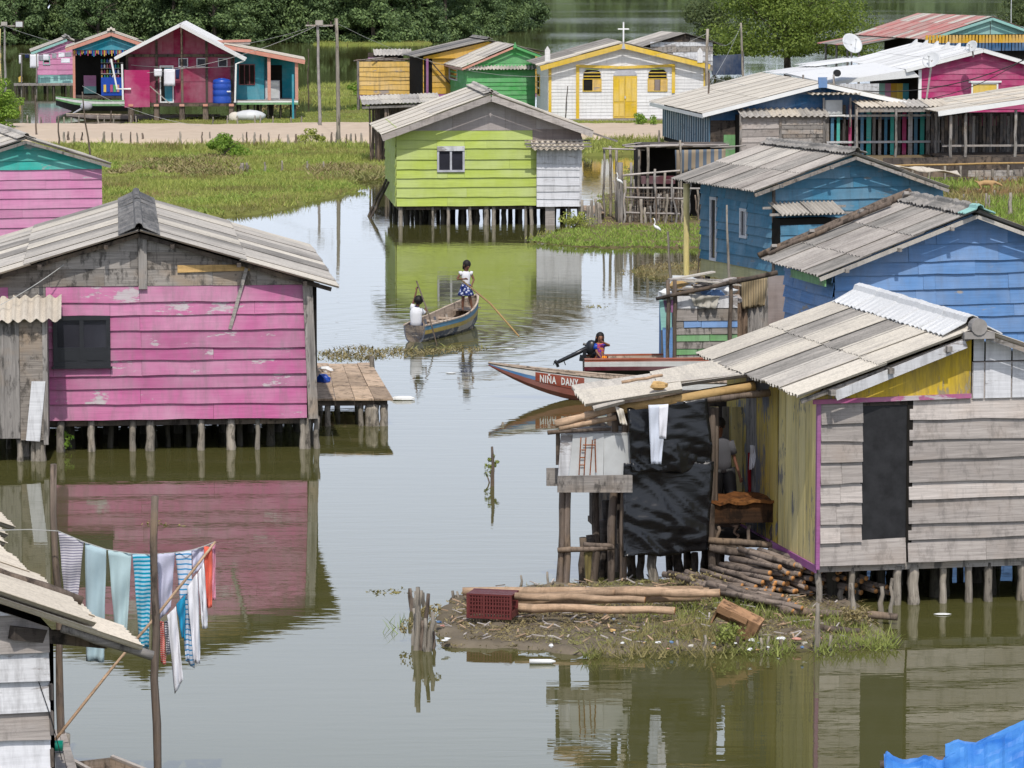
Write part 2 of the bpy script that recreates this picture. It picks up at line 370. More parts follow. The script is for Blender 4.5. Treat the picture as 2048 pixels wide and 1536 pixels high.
def land(name, pxs, z, mat, sub=6, jit=.25, skirt=.5, cell=.4, rough=.04, amp=.35):
    """a height field: rises from below the water at the outline to z, with small bumps and a ragged waterline"""
    o = outline(pxs, 0.0, sub, jit); pl = np.array([(p.x, p.y) for p in o]); x0, y0 = pl.min(0) - 1.2; x1, y1 = pl.max(0) + 1.2
    nx, ny = int((x1 - x0) / cell) + 2, int((y1 - y0) / cell) + 2; gx, gy = np.meshgrid(np.linspace(x0, x1, nx), np.linspace(y0, y1, ny)); X, Y = gx.ravel(), gy.ravel()
    A = pl; Bq = np.roll(pl, -1, 0); d = np.full(len(X), 1e9)
    for (ax, ay), (bx, by) in zip(A, Bq):
        ex, ey = bx - ax, by - ay; t = np.clip(((X - ax) * ex + (Y - ay) * ey) / (ex * ex + ey * ey + 1e-9), 0, 1); d = np.minimum(d, np.hypot(X - ax - t * ex, Y - ay - t * ey))
    d = np.where(inside(pl, X, Y), d, -d); f = 1 / max(cell * 2.2, .3)
    n = np.array([noise.noise(Vector((x * f, y * f, 2.2))) for x, y in zip(X, Y)]); n2 = np.array([noise.noise(Vector((x * f * 2.3, y * f * 2.3, 7.7))) for x, y in zip(X, Y)])
    t = np.clip((d + n * amp + skirt * .5) / skirt, 0, 1); t = t * t * (3 - 2 * t); hh = -.25 + (z + .25) * t + rough * n * t + rough * .5 * n2 * t
    keep = hh > -.24; idx = np.arange(nx * ny).reshape(ny, nx); q = np.stack([idx[:-1, :-1], idx[:-1, 1:], idx[1:, 1:], idx[1:, :-1]], -1).reshape(-1, 4); q = q[keep[q].any(1)]
    me = fast_mesh(name, np.stack([X, Y, hh], 1), q, mat); me.polygons.foreach_set('use_smooth', [True] * len(me.polygons)); tag(put(name, me), kind='structure'); return [(p.x, p.y) for p in o]
def shrink(poly, d):
    o = [Vector((x, y, 0)) for x, y in poly]; n = len(o); sg = 1 if sum(o[i].x * o[(i + 1) % n].y - o[(i + 1) % n].x * o[i].y for i in range(n)) > 0 else -1; r = []
    for i in range(n):
        t = o[(i + 3) % n] - o[i - 3]; p = o[i] + Vector((-t.y, t.x, 0)).normalized() * sg * d; r.append((p.x, p.y))
    return r
def inside(poly, X, Y):
    r = np.zeros(len(X), bool); n = len(poly)
    for i in range(n):
        x1, y1 = poly[i]; x2, y2 = poly[(i + 1) % n]
        with np.errstate(divide='ignore', invalid='ignore'):
            c = ((y1 > Y) != (y2 > Y)) & (X < (x2 - x1) * (Y - y1) / (y2 - y1 + 1e-12) + x1)
        r ^= c
    return r
rng = np.random.default_rng(5)
def scatter(poly, dens):
    a = np.array(poly); x0, y0 = a.min(0); x1, y1 = a.max(0)
    n = int((x1 - x0) * (y1 - y0) * dens); X = rng.uniform(x0, x1, n); Y = rng.uniform(y0, y1, n)
    k = inside(poly, X, Y); return X[k], Y[k]
def fast_mesh(name, V, Fc, mat):
    me = bpy.data.meshes.new(name); n, k = Fc.shape
    me.vertices.add(len(V)); me.vertices.foreach_set('co', V.astype(np.float32).ravel())
    me.loops.add(n * k); me.loops.foreach_set('vertex_index', Fc.astype(np.int32).ravel())
    me.polygons.add(n); me.polygons.foreach_set('loop_start', (np.arange(n) * k).astype(np.int32)); me.polygons.foreach_set('loop_total', np.full(n, k, np.int32))
    me.materials.append(mat); me.update(calc_edges=True); me.validate(); return me
def blades(name, X, Y, z, hgt, wid, mat, per=5, spread=.12, lean=.45, var=.5, kind='stuff', hmap=None):
    n = len(X); 
    if n == 0: return None
    X = np.repeat(X, per) + rng.normal(0, spread, n * per); Y = np.repeat(Y, per) + rng.normal(0, spread, n * per); m = n * per
    a = rng.uniform(0, 2 * np.pi, m); h = hgt * rng.uniform(1 - var, 1 + var, m)
    if hmap is not None: h = h * np.repeat(hmap, per)
    wv = wid * rng.uniform(.6, 1.4, m)
    dx, dy = np.cos(a) * wv, np.sin(a) * wv; lx, ly = rng.normal(0, lean, m) * h, rng.normal(0, lean, m) * h
    V = np.empty((m, 3, 3)); V[:, 0] = np.stack([X - dx, Y - dy, np.full(m, z)], 1); V[:, 1] = np.stack([X + dx, Y + dy, np.full(m, z)], 1)
    V[:, 2] = np.stack([X + lx, Y + ly, z + h], 1)
    o = put(name, fast_mesh(name, V.reshape(-1, 3), np.arange(m * 3).reshape(-1, 3), mat))
    return tag(o, kind=kind)
def leaves(centers, radii, per, size, squash=.8, seed=1, low=None):
    rg = np.random.default_rng(seed); c = np.repeat(np.array(centers), per, 0); r = np.repeat(np.array(radii), per)
    m = len(c); d = rg.normal(size=(m, 3)); d /= np.linalg.norm(d, axis=1)[:, None]; q = rg.uniform(.45, 1.08, m) ** .6
    P = c + d * (r * q)[:, None] * np.array([1, 1, squash])
    if low is not None: P[:, 2] = np.maximum(P[:, 2], low + rg.uniform(0, .3, m))
    u = rg.normal(size=(m, 3)) ; u /= np.linalg.norm(u, axis=1)[:, None]
    nn = d * .8 + np.array([0, 0, .5]) + rg.normal(0, .55, (m, 3)); t = np.cross(u, nn); t /= np.linalg.norm(t, axis=1)[:, None] + 1e-9
    b = np.cross(nn, t); b /= np.linalg.norm(b, axis=1)[:, None] + 1e-9; s = (size * rg.uniform(.6, 1.4, m))[:, None]
    V = np.stack([P - t * s * .5, P + b * s * .28, P + t * s * .5, P - b * s * .28], 1).reshape(-1, 3)
    return V, np.arange(m * 4).reshape(-1, 4)
M['grass'] = leafmat('meadow_grass', (.20, .245, .045), (.42, .44, .115), .3, (.20, .17, .06))
M['grass_lush'] = leafmat('lush_bank_grass', (.16, .24, .035), (.32, .41, .085), .3)
M['grass_dry'] = leafmat('dry_grass', (.22, .19, .06), (.34, .29, .11), .25, (.28, .15, .08))
M['deadleaf'] = leafmat('brown_water_plants', (.17, .13, .055), (.34, .28, .13), .15, (.20, .23, .06))
M['mangrove'] = leafmat('mangrove_leaves', (.06, .10, .04), (.16, .235, .085), .18)
M['mangrove2'] = leafmat('mangrove_leaves_light', (.07, .115, .045), (.19, .27, .095), .2)
M['treeleaf'] = leafmat('bright_tree_leaves', (.075, .12, .018), (.20, .26, .045), .3)
M['treedark'] = leafmat('dark_tree_leaves', (.05, .075, .025), (.12, .15, .05), .2)
M['bushleaf'] = leafmat('bush_leaves', (.09, .18, .02), (.24, .36, .05), .3)
M['trunk'] = rawwood('tree_bark', (.12, .10, .08), VG)

# --- meadow with its edges, the dirt road on its dike, and the grass strips
meadow = land('meadow', [(-260, 292), (150, 293), (735, 291), (772, 300), (772, 352), (722, 362), (700, 374), (724, 384), (640, 400), (566, 419), (490, 431), (400, 436), (205, 440), (-260, 440)], .1, M['meadow'])
X, Y = scatter(meadow, 26)
pn = np.array([noise.noise(Vector((x * .22, y * .12, 0))) for x, y in zip(X, Y)])
blades('meadow_grass', X, Y, .08, .16, .022, M['grass'], 5, .14, hmap=.75 + .5 * pn)
patch = [(px, py) for px, py in ((205, 352), (300, 322), (420, 312), (470, 318), (490, 345), (470, 352), (380, 356), (300, 338))]
X, Y = scatter([(G(a, b, .1).x, G(a, b, .1).y) for a, b in patch], 9)
blades('brown_water_plants', X, Y, .14, .13, .05, M['deadleaf'], 6, .2, 1.1)
X, Y = scatter([(G(a, b, .1).x, G(a, b, .1).y) for a, b in ((610, 335), (690, 330), (772, 338), (765, 356), (720, 364), (640, 352))], 12)
blades('brown_water_plants', X, Y, .1, .16, .045, M['deadleaf'], 6, .2, 1.0)
road = land('road', [(-300, 262), (60, 258), (420, 259), (740, 255), (1000, 257), (1340, 258), (1480, 266), (1480, 286), (1340, 285), (1180, 283), (740, 287), (420, 294), (150, 293), (-300, 293)], .32, M['road'], 5, .3, 1.5)
strip = land('grass_strip', [(200, 262), (300, 248), (410, 242), (560, 236), (640, 231), (760, 228), (1000, 236), (1060, 241), (1340, 240), (1420, 250), (1300, 256), (1000, 256), (740, 259), (420, 264)], .24, M['meadow'], 5, .4)
X, Y = scatter(strip, 7); blades('verge_grass', X, Y, .2, .1, .03, M['grass'], 5, .16)
verge = [(G(a, b, .3).x, G(a, b, .3).y) for a, b in ((-200, 288), (740, 283), (740, 292), (200, 298), (-200, 298))]
X, Y = scatter(verge, 3); blades('verge_grass', X, Y, .2, .25, .03, M['grass'], 5, .2)
# far low banks
for i, pl in enumerate((((620, 89), (660, 86), (760, 85), (860, 86), (860, 88), (700, 91)), ((590, 190), (640, 174), (735, 172), (735, 202), (640, 206)))):
    p = land('grass_bank', pl, .15, M['meadow'], 4, .4); X, Y = scatter(p, 2.5 if i == 0 else 6)
    blades('bank_grass', X, Y, .02, .25 if i == 0 else .3, .04, M['grass'], 5, .3)
# land under and beside the pens, right of the lime house, and the pasture on the right
pen = land('pen_ground', [(1052, 480), (1110, 462), (1178, 455), (1186, 430), (1196, 392), (1250, 388), (1262, 330), (1320, 300), (1500, 300), (1500, 500), (1400, 494), (1300, 492), (1180, 492), (1100, 488)], .1, M['bank'])
X, Y = scatter([(G(a, b, .1).x, G(a, b, .1).y) for a, b in ((1056, 479), (1120, 462), (1200, 452), (1440, 448), (1440, 492), (1180, 491), (1100, 487))], 22)
blades('bank_grass', X, Y, .08, .085, .028, M['grass_lush'], 6, .12)
X, Y = scatter(pen, 6); blades('bank_grass', X, Y, .06, .09, .03, M['grass'], 4, .15)
plot = land('grass_plot', [(1160, 292), (1190, 284), (1330, 284), (1330, 306), (1230, 312), (1166, 312)], .15, M['meadow'], 5, .3)
X, Y = scatter(plot, 7); blades('bank_grass', X, Y, .12, .25, .03, M['grass'], 5, .16)
past = land('pasture', [(1440, 306), (1500, 290), (2300, 290), (2300, 470), (1900, 470), (1800, 440), (1600, 400), (1500, 380)], .2, M['bank'])
X, Y = scatter([(G(a, b, .1).x, G(a, b, .1).y) for a, b in ((1860, 362), (2200, 362), (2200, 465), (1860, 462))], 9)
pn = np.array([noise.noise(Vector((x * .35, y * .14, 4))) for x, y in zip(X, Y)])
blades('pasture_grass', X[pn > -.12], Y[pn > -.12], .18, .22, .03, M['grass_lush'], 5, .15)
blades('dry_pasture_grass', X[pn <= .08], Y[pn <= .08], .18, .2, .03, M['grass_dry'], 5, .15)
mat_ = land('floating_mat', [(1246, 545), (1290, 533), (1370, 528), (1470, 530), (1480, 556), (1390, 562), (1300, 555)], .03, M['bank'], 5, .2, .3)
X, Y = scatter(mat_, 22); blades('water_weeds', X, Y, .02, .06, .02, M['deadleaf'], 6, .12)
fm = [(G(a, b).x, G(a, b).y) for a, b in ((640, 704), (700, 694), (800, 698), (880, 694), (955, 696), (930, 703), (860, 707), (780, 716), (700, 722), (640, 716))]
X, Y = scatter(fm, 26); blades('floating_weeds', X, Y, .0, .045, .016, M['deadleaf'], 9, .22, 1.8, .9)

# --- islet
isl_px = [(832, 1262), (850, 1240), (880, 1208), (930, 1186), (1100, 1172), (1300, 1160), (1480, 1150), (1690, 1165), (1722, 1215), (1790, 1268), (1772, 1296), (1650, 1300), (1500, 1305), (1300, 1308), (1160, 1312), (1060, 1306), (960, 1300), (860, 1296), (880, 1280)]
isl = land('islet', isl_px, .06, M['mud'], 5, .08, .5, .07, .045, .2)
GP = lambda L, z=.13: [(G(a, b, z).x, G(a, b, z).y) for a, b in L]
M['islet_green'] = leafmat('islet_grass', (.15, .19, .04), (.33, .36, .10), .3, (.28, .22, .10))
X, Y = scatter(GP([(1190, 1262), (1230, 1232), (1330, 1205), (1420, 1190), (1600, 1212), (1700, 1225), (1782, 1282), (1600, 1290), (1420, 1278), (1260, 1272)]), 55)
pn = np.array([noise.noise(Vector((x * 1.2, y * .5, 9))) for x, y in zip(X, Y)]); k = pn > -.1
blades('islet_grass', X[k], Y[k], .06, .12, .009, M['islet_green'], 6, .06, .5)
X, Y = scatter(GP([(1200, 1292), (1500, 1290), (1790, 1268), (1790, 1296), (1500, 1310), (1160, 1316)], .05), 45)
blades('edge_weeds', X, Y, .02, .12, .01, M['islet_green'], 6, .07, .8)
X, Y = scatter(shrink(isl, .35), 200); blades('twig_litter', X, Y, .07, .022, .011, M['deadleaf'], 3, .04, 1.8)
X, Y = scatter(isl, 60); blades('twig_litter', X, Y, .03, .03, .012, M['deadleaf'], 3, .04, 1.8)
X, Y = scatter(GP([(725, 1290), (770, 1245), (812, 1240), (815, 1300)], 0), 5); blades('water_weeds', X, Y, .0, .14, .006, M['grass_lush'], 5, .07, .5)

# ================================================================ TREES
def crown(name, w_, h_, nb, per, size, mat, seed, low=0.0, top_bias=1.0, sq=.75, skirt_=False):
    rg = random.Random(seed); cs, rs = [], []
    for _ in range(nb):
        a = rg.uniform(0, 2 * math.pi); q = rg.uniform(0, 1) ** .5; zz = rg.uniform(.08, 1) if not skirt_ else rg.uniform(0, 1) ** 1.25
        rr = w_ * .5 * math.sqrt(max(.05, 1 - (zz * .95) ** 2.6)) * q if not skirt_ else w_ * .5 * math.sqrt(max(.05, 1 - (zz * .95) ** 3.5)) * q ** .5
        cs.append((math.cos(a) * rr, math.sin(a) * rr, low + zz * h_ * top_bias)); rs.append(rg.uniform(.1, .2) * w_)
    V, Fc = leaves(cs, rs, per, size, sq, seed, low); return fast_mesh(name, V, Fc, mat)
def trunk_mb(h_, r, limbs, spread, seed, rootz=-.2):
    rg = random.Random(seed); mb = MB(); mb.tube([(0, 0, rootz), (rg.uniform(-.1, .1), 0, h_ * .5), (rg.uniform(-.2, .2), rg.uniform(-.2, .2), h_)], [r * 1.3, r, r * .6], 7)
    for i in range(limbs):
        a = rg.uniform(0, 6.28); z0 = h_ * rg.uniform(.25, .9)
        e = Vector((math.cos(a) * spread, math.sin(a) * spread, z0 + spread * rg.uniform(.4, 1)))
        mb.tube([(0, 0, z0), e * .5 + Vector((0, 0, z0 * .6)), e], [r * .5, r * .35, r * .12], 5)
    return mb
mcr = [crown('crown', 6.0, 8.0, 80, 270, .27, M['mangrove' if i % 2 else 'mangrove2'], 20 + i, .0, skirt_=True) for i in range(4)]
mtr = [trunk_mb(6, .16, 9, 2.2, i).mesh('trunk', M['trunk']) for i in range(2)]
near = [(-70, 88), (20, 90), (105, 87), (190, 91), (262, 86), (345, 90), (425, 91), (500, 86), (585, 84), (665, 86), (745, 88), (822, 85), (888, 80), (948, 72), (1000, 64), (1040, 55)]
mang_words = ['mangrove tree at the far left end of the shore', 'mangrove tree above the small far pink house', 'mangrove tree behind the gap between pink and shop houses', 'mangrove tree rising over the open-fronted teal shop', 'mangrove tree behind the left roof edge of the crimson house', 'mangrove tree directly behind the crimson gable', 'mangrove tree behind the right roof slope of the crimson house', 'mangrove tree behind the teal porch roof', 'mangrove tree left of the concrete utility pole', 'mangrove tree right of the two utility poles', 'mangrove tree above the yellow plank shed', 'mangrove tree left above the yellow house roof', 'mangrove tree behind the ridge of the yellow house', 'mangrove tree behind the green house roof', 'second to last mangrove before the open lagoon', 'last mangrove tree at the right point of the shore']
for i, (px, py) in enumerate(near):
    p = G(px, py); t = thing('mangrove_tree', mang_words[i], 'tree', (p.x, p.y + 2.6, 0), R.uniform(0, 6), 'mangroves along the far shore')
    s_ = R.uniform(.85, 1.1); t.scale = (s_, s_, s_ * R.uniform(.85, 1.1))
    put('crown', mcr[i % 4], t); put('trunk', mtr[i % 2], t)
for row in (1, 2):
    for i in range(15):
        p = G(-60 + i * 76 + R.uniform(-14, 14), 88 if i < 12 else 88 - (i - 11) * 9); t = thing('mangrove_tree', ORD[i] + ' dark mangrove crown from the left in the ' + ('middle' if row == 1 else 'rearmost') + ' row of the far shore', 'tree', (p.x * (1 + .02 * row), p.y + 2.6 + row * 5.5, 0), R.uniform(0, 6), 'mangroves in the back rows')
        s_ = R.uniform(1.0, 1.25); t.scale = (s_, s_, s_ * 1.1); put('crown', mcr[(i + row) % 4], t); put('trunk', mtr[0], t)
# the far shore beyond the lagoon, just above the picture, seen in the water
cs, rs = [], []
for i in range(760):
    cs.append((-60 + i * .36 + R.uniform(-1, 1), 800 + R.uniform(0, 18), R.uniform(.2, 17.0))); rs.append(R.uniform(2, 4))
V, Fc = leaves(cs, rs, 90, 1.5, .8, 3, 0); n0 = len(V); gv = []   # leaves over a solid dark mass of foliage
for j in range(5):
    for i in range(140): gv.append((-70 + i * 2.1, 802 + j * 3.5 + noise.noise(Vector((i * .3, j, 0))) * 2, (-.5, 8, 13, 14, 10)[j] + 3.5 * noise.noise(Vector((i * .22, j * .7, 5)))))
gf = np.array([(n0 + j * 140 + i, n0 + j * 140 + i + 1, n0 + (j + 1) * 140 + i + 1, n0 + (j + 1) * 140 + i) for j in range(4) for i in range(139)])
o = put('far_shore_forest', fast_mesh('far_shore_forest', np.vstack([V, np.array(gv)]), np.vstack([Fc, gf]), M['mangrove2']))
tag(o, kind='stuff')

def tree(name, label, px, py, w_, h_, low, nb, per, size, mat, seed, trunk_h, r, limbs=8, lean=0, sq=.7):
    p = G(px, py); t = thing(name, label, 'tree', (p.x, p.y, 0), 0)
    put('crown', crown('crown', w_, h_, nb, per, size, mat, seed, low, 1, sq), t)
    trunk_mb(trunk_h, r, limbs, w_ * .3, seed).build('trunk', M['trunk'], t); return t
tree('broad_tree', 'wide bright green tree standing behind the white church and the satellite dish', 1575, 150, 11.6, 4.8, 1.35, 100, 330, .2, M['treeleaf'], 51, 3.4, .22, 12, sq=.55)
tree('bare_dark_tree', 'small dark sparse tree left of the wide bright green tree', 1428, 132, 5.2, 3.9, .8, 50, 260, .18, M['treedark'], 52, 2.6, .1, 8)
tree('dark_tree', 'dark green tree at the top right corner behind the mint gable', 2040, 96, 4.6, 3.6, .9, 30, 200, .2, M['treedark'], 53, 2.6, .12, 8)
tree('leafy_bush', 'bright leafy bush at the left edge beside the teal and pink gable', -12, 268, 2.5, 2.5, .1, 34, 170, .13, M['bushleaf'], 54, 1.5, .05, 8)
tree('small_bush', 'low rounded green bush on the meadow below the dirt road', 452, 320, 1.9, .95, .05, 22, 110, .11, M['bushleaf'], 55, .5, .03, 6)
tree('scrub_clump', 'low grey-green scrub clump at the meadow edge right of the posts', 622, 293, 1.2, .6, .1, 12, 90, .1, M['grass'], 57, .3, .02, 5)
tree('scrub_clump', 'dry brown scrub under the sheds beside the teal porch deck', 560, 228, 2.2, .7, .1, 16, 60, .12, M['deadleaf'], 58, .3, .03, 5)
tree('scrub_clump', 'tall grassy clump beside the left posts of the yellow plank shed', 726, 196, 1.6, 1.2, .1, 14, 80, .14, M['bushleaf'], 59, .3, .03, 5)
tree('scrub_clump', 'weedy clump at the foot of the lime house white lean-to', 1150, 462, 1.2, .5, .05, 14, 60, .08, M['grass'], 60, .2, .02, 4)
tree('green_sapling', 'small green bush beside the junk-covered plank shack posts', 1290, 262, 1.4, .7, .2, 12, 70, .1, M['bushleaf'], 61, .3, .02, 4)

# twigs and husks washed up on the islet
mb = MB()
for x, y in zip(*scatter(shrink(isl, .25), 16)):
    a = R.uniform(0, 3.14); l_ = R.uniform(.05, .22); z_ = .085 + R.uniform(0, .03); mb.beam((x, y, z_), (x + math.cos(a) * l_, y + math.sin(a) * l_, z_ + R.uniform(-.01, .04)), R.uniform(.008, .022), .01, R.randrange(3))
tag(mb.build('twig_debris', [M['bark'], M['logbark'], M['raw_pale']]), kind='stuff')

X, Y = scatter(meadow, 3.5); pn = np.array([noise.noise(Vector((x * .35, y * .2, 14))) for x, y in zip(X, Y)])
blades('meadow_herbs', X[pn > .12], Y[pn > .12], .1, .13, .035, M['grass_lush'], 8, .2, .9)
blades('dry_meadow_stalks', X[pn < -.22], Y[pn < -.22], .1, .17, .016, M['grass_dry'], 8, .25, .5)
for pl in (((286, 1046), (340, 1044), (352, 1052), (300, 1054)), ((690, 762), (720, 760), (724, 765), (695, 767)), ((1170, 610), (1215, 612), (1212, 617), (1172, 615)), ((740, 1180), (800, 1176), (812, 1186), (750, 1190))):
    X, Y = scatter(GP(pl, 0), 60); blades('floating_scum', X, Y, .0, .02, .02, M['grass_dry'], 3, .08, 2.2)
# ================================================================ HOUSE KIT
class House:
    def __init__(s, name, label, cat, px, py, z=0, yaw=0, ax=0, ay=0, group=None):
        p = G(px, py, z); a = rad(yaw); r = Matrix.Rotation(a, 4, 'Z'); q = p - r @ Vector((ax, ay, 0))
        s.o = thing(name, label, cat, (q.x, q.y, 0), a, group); s.M = Matrix.Translation((q.x, q.y, 0)) @ r; s.I = s.M.inverted()
        s.c = s.I @ CAM
    def dr(s, px, py): return (s.I.to_3x3() @ ray(px, py))
    def fr(s, px, py, c=0.0):
        d = s.dr(px, py); t = (c - s.c.y) / d.y; p = s.c + d * t; return p.x, p.z
    def sd(s, px, py, c=0.0):
        d = s.dr(px, py); t = (c - s.c.x) / d.x; p = s.c + d * t; return p.y, p.z
    def dn(s, px, py, z): 
        d = s.dr(px, py); t = (z - s.c.z) / d.z; p = s.c + d * t; return p.x, p.y
def plane(kind, c=0.0):
    return {'F': lambda u, v, n: Vector((u, c - n, v)), 'L': lambda u, v, n: Vector((c - n, u, v)), 'R': lambda u, v, n: Vector((c + n, u, v)), 'B': lambda u, v, n: Vector((u, c + n, v))}[kind]
def clip(poly, a, b, c):
    out = []
    for i, p in enumerate(poly):
        q = poly[(i + 1) % len(poly)]; dp = a * p[0] + b * p[1] - c; dq = a * q[0] + b * q[1] - c
        if dp <= 0: out.append(p)
        if (dp < 0 < dq) or (dq < 0 < dp):
            t = dp / (dp - dq); out.append((p[0] + (q[0] - p[0]) * t, p[1] + (q[1] - p[1]) * t))
    return out
def under_line(p, q):      # half-plane below the line p->q
    a, b = -(q[1] - p[1]), q[0] - p[0]
    if b < 0: a, b = -a, -b
    return a, b, a * p[0] + b * p[1]
def piece(parent, P, poly, n0, n1, mat, name='plank', th=.02, wob=.006, label=None, nfun=None):
    if len(poly) < 3: return None
    area = sum(poly[i][0] * poly[(i + 1) % len(poly)][1] - poly[(i + 1) % len(poly)][0] * poly[i][1] for i in range(len(poly))) / 2
    if abs(area) < .004: return None
    v0 = min(p[1] for p in poly); v1 = max(p[1] for p in poly)
    f = lambda v: n0 + (n1 - n0) * (v - v0) / max(v1 - v0, 1e-6)
    fr = [P(u, v, f(v)) for u, v in poly]; bk = [P(u, v, f(v) - th) for u, v in poly]
    return MB().prism(fr, bk).build(name, mat, parent, label=label)
def planks(h, P, u0, u1, v0, v1, ph, mat, cuts=(), holes=(), joints=.5, tilt=.028, base=.012, wob=.008, mats=None, name='plank', skew=.012, maxlen=99, gap=0):
    rows = max(1, round((v1 - v0) / ph)); es = [v0 + (v1 - v0) * i / rows + (R.uniform(-.12, .12) * ph if 0 < i < rows else 0) for i in range(rows + 1)]
    sk = [R.uniform(-skew, skew) if 0 < i < rows else 0 for i in range(rows + 1)]
    W = u1 - u0; studs = [u0 + W * k for k in (.36, .5, .64, .8)]
    par = h.o if isinstance(h, House) else h
    for r in range(rows):
        a, b = es[r], es[r + 1]; us = {u0, u1}
        for q in holes:
            if q[2] < b and q[3] > a:
                us.add(min(max(q[0], u0), u1)); us.add(min(max(q[1], u0), u1))
        if R.random() < joints: us.add(R.choice(studs) + R.uniform(-.02, .02))
        us = sorted(us); k = 0
        while k < len(us) - 1:
            if us[k + 1] - us[k] > maxlen: us.insert(k + 1, us[k] + maxlen * R.uniform(.7, 1))
            k += 1
        for s0, s1 in zip(us, us[1:]):
            if s1 - s0 < .03: continue
            vs = [(a, b)]
            for q in holes:
                if q[0] < (s0 + s1) / 2 < q[1]:
                    nv = []
                    for x, y in vs:
                        if q[2] >= y or q[3] <= x: nv.append((x, y)); continue
                        if q[2] > x + .02: nv.append((x, q[2]))
                        if q[3] < y - .02: nv.append((q[3], y))
                    vs = nv
            for x, y in vs:
                o0 = sk[r] if x == a else 0; o1 = sk[r + 1] if y == b else 0
                n = max(2, min(6, int((s1 - s0) / .5) + 1)); bt = []
                d = R.uniform(-.004, .004)
                for i in range(n + 1):
                    u = s0 + .002 + (s1 - s0 - .004) * i / n; ww = R.uniform(-wob, wob) if 0 < i < n else 0
                    bt.append((u, x + ww + o0 * (u - u0) / W * 2 + gap + d))
                poly = bt + [(s1 - .002, y + .015 + o1 * (s1 - u0) / W * 2), (s0 + .002, y + .015 + o1 * (s0 - u0) / W * 2)]
                if gap: poly[-1] = (poly[-1][0], poly[-1][1] - .015); poly[-2] = (poly[-2][0], poly[-2][1] - .015)
                for c in cuts: poly = clip(poly, *c)
                m_ = R.choice(mats) if mats else mat
                j = R.uniform(-.004, .006)
                piece(par, P, poly, base + tilt + j, base + j, m_, name, .02)
def vboards(h, P, u0, u1, v0, v1, bw, mats, cuts=(), gap=0.0, name='board', n=.02, jag=0):
    par = h.o if isinstance(h, House) else h; k = max(1, round((u1 - u0) / bw)); bw = (u1 - u0) / k
    for i in range(k):
        a = u0 + i * bw; b = a + bw - gap - .006; j0, j1 = R.uniform(-jag, jag), R.uniform(-jag, jag)
        poly = [(a, v0 + j0), (b, v0 + j0 + R.uniform(-.01, .01)), (b + R.uniform(-.01, .01) * (gap > 0), v1 + j1), (a + R.uniform(-.01, .01) * (gap > 0), v1 + j1)]
        for c in cuts: poly = clip(poly, *c)
        d = R.uniform(-.004, .006); piece(par, P, poly, n + d, n + d, mats[i % len(mats)] if isinstance(mats, tuple) else R.choice(mats), name, .02)
def bbox(h, name, mat, x0, x1, y0, y1, z0, z1, label=None):
    return MB().box(x0, x1, y0, y1, z0, z1).build(name, mat, h.o if isinstance(h, House) else h, label=label)
def beam(h, name, mat, a, b, w=.08, d=.08, label=None):
    return MB().beam(a, b, w, d).build(name, mat, h.o if isinstance(h, House) else h, label=label)
def pole_mb(a, b, r0, r1=None, wob=.02, seg=7, n=5, capmi=None):
    a = Vector(a); b = Vector(b); r1 = r0 * .85 if r1 is None else r1
    pts = [a.lerp(b, i / n) + (Vector((R.uniform(-wob, wob), R.uniform(-wob, wob), R.uniform(-wob, wob) * .4)) if 0 < i < n else Vector()) for i in range(n + 1)]
    return MB().tube(pts, [(r0 + (r1 - r0) * i / n) * R.uniform(.9, 1.1) for i in range(n + 1)], seg, 0, capmi)
def pole(h, name, mat, a, b, r0, r1=None, wob=.02, label=None, seg=7):
    return pole_mb(a, b, r0, r1, wob, seg).build(name, mat, h.o if isinstance(h, House) else h, True, label)
PILE = []
for i in range(6):
    mb_ = MB(); r_ = R.uniform(.055, .1); pts = []; rr = []
    for k in range(8):
        z = -.6 + 1.6 * k / 7; pts.append((R.uniform(-.01, .01), R.uniform(-.01, .01), z)); rr.append(r_ * R.uniform(.96, 1.04) * (1.12 if -.1 < z < .12 else 1))
    mb_.tube(pts, rr, 7); PILE.append(mb_.mesh('pile', M['pile'], True))
PILE_SHADE = []
for m_ in PILE: q_ = m_.copy(); q_.materials.clear(); q_.materials.append(M['shade_pile']); PILE_SHADE.append(q_)
def piles(h, xy, top, mat=None):
    for x, y in xy:
        o = put('pile', R.choice(mat or PILE), h.o if isinstance(h, House) else h)
        o.location = (x, y, 0); k = R.uniform(.62, 1.0); o.scale = (k, k, max(.2, top)); o.rotation_euler = (R.uniform(-.02, .02), R.uniform(-.04, .04), R.uniform(0, 6))
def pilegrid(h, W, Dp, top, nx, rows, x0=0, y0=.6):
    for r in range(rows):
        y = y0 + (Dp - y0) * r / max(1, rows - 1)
        piles(h, [(x0 + (W) * (i + R.uniform(.1, .9)) / nx, y) for i in range(nx)], top, PILE_SHADE)
_sheet = {}
def sheet_mesh(w, l, mat, waves=5, amp=.026, var=0, broken=0):
    key = (round(w, 2), round(l, 2), mat.name, waves, amp, var, broken)
    if key in _sheet: return _sheet[key]
    rg = random.Random(hash((round(w, 2), round(l, 2), waves, var)) & 0xffff); n = waves * 6; Pg = []
    for j in range(2):
        row = []
        for i in range(n + 1):
            x = w * i / n; e = rg.uniform(-.02, .02) * (1 + broken * 4) * math.sin(i * .6 + var * 2)
            row.append(Vector((x, l * j + (e if j else -e), amp * math.cos(2 * math.pi * waves * i / n))))
        Pg.append(row)
    mb = MB(); mb.grid(Pg, th=.008); me = mb.mesh('roof_sheet', mat, False, fix=False); _sheet[key] = me; return me
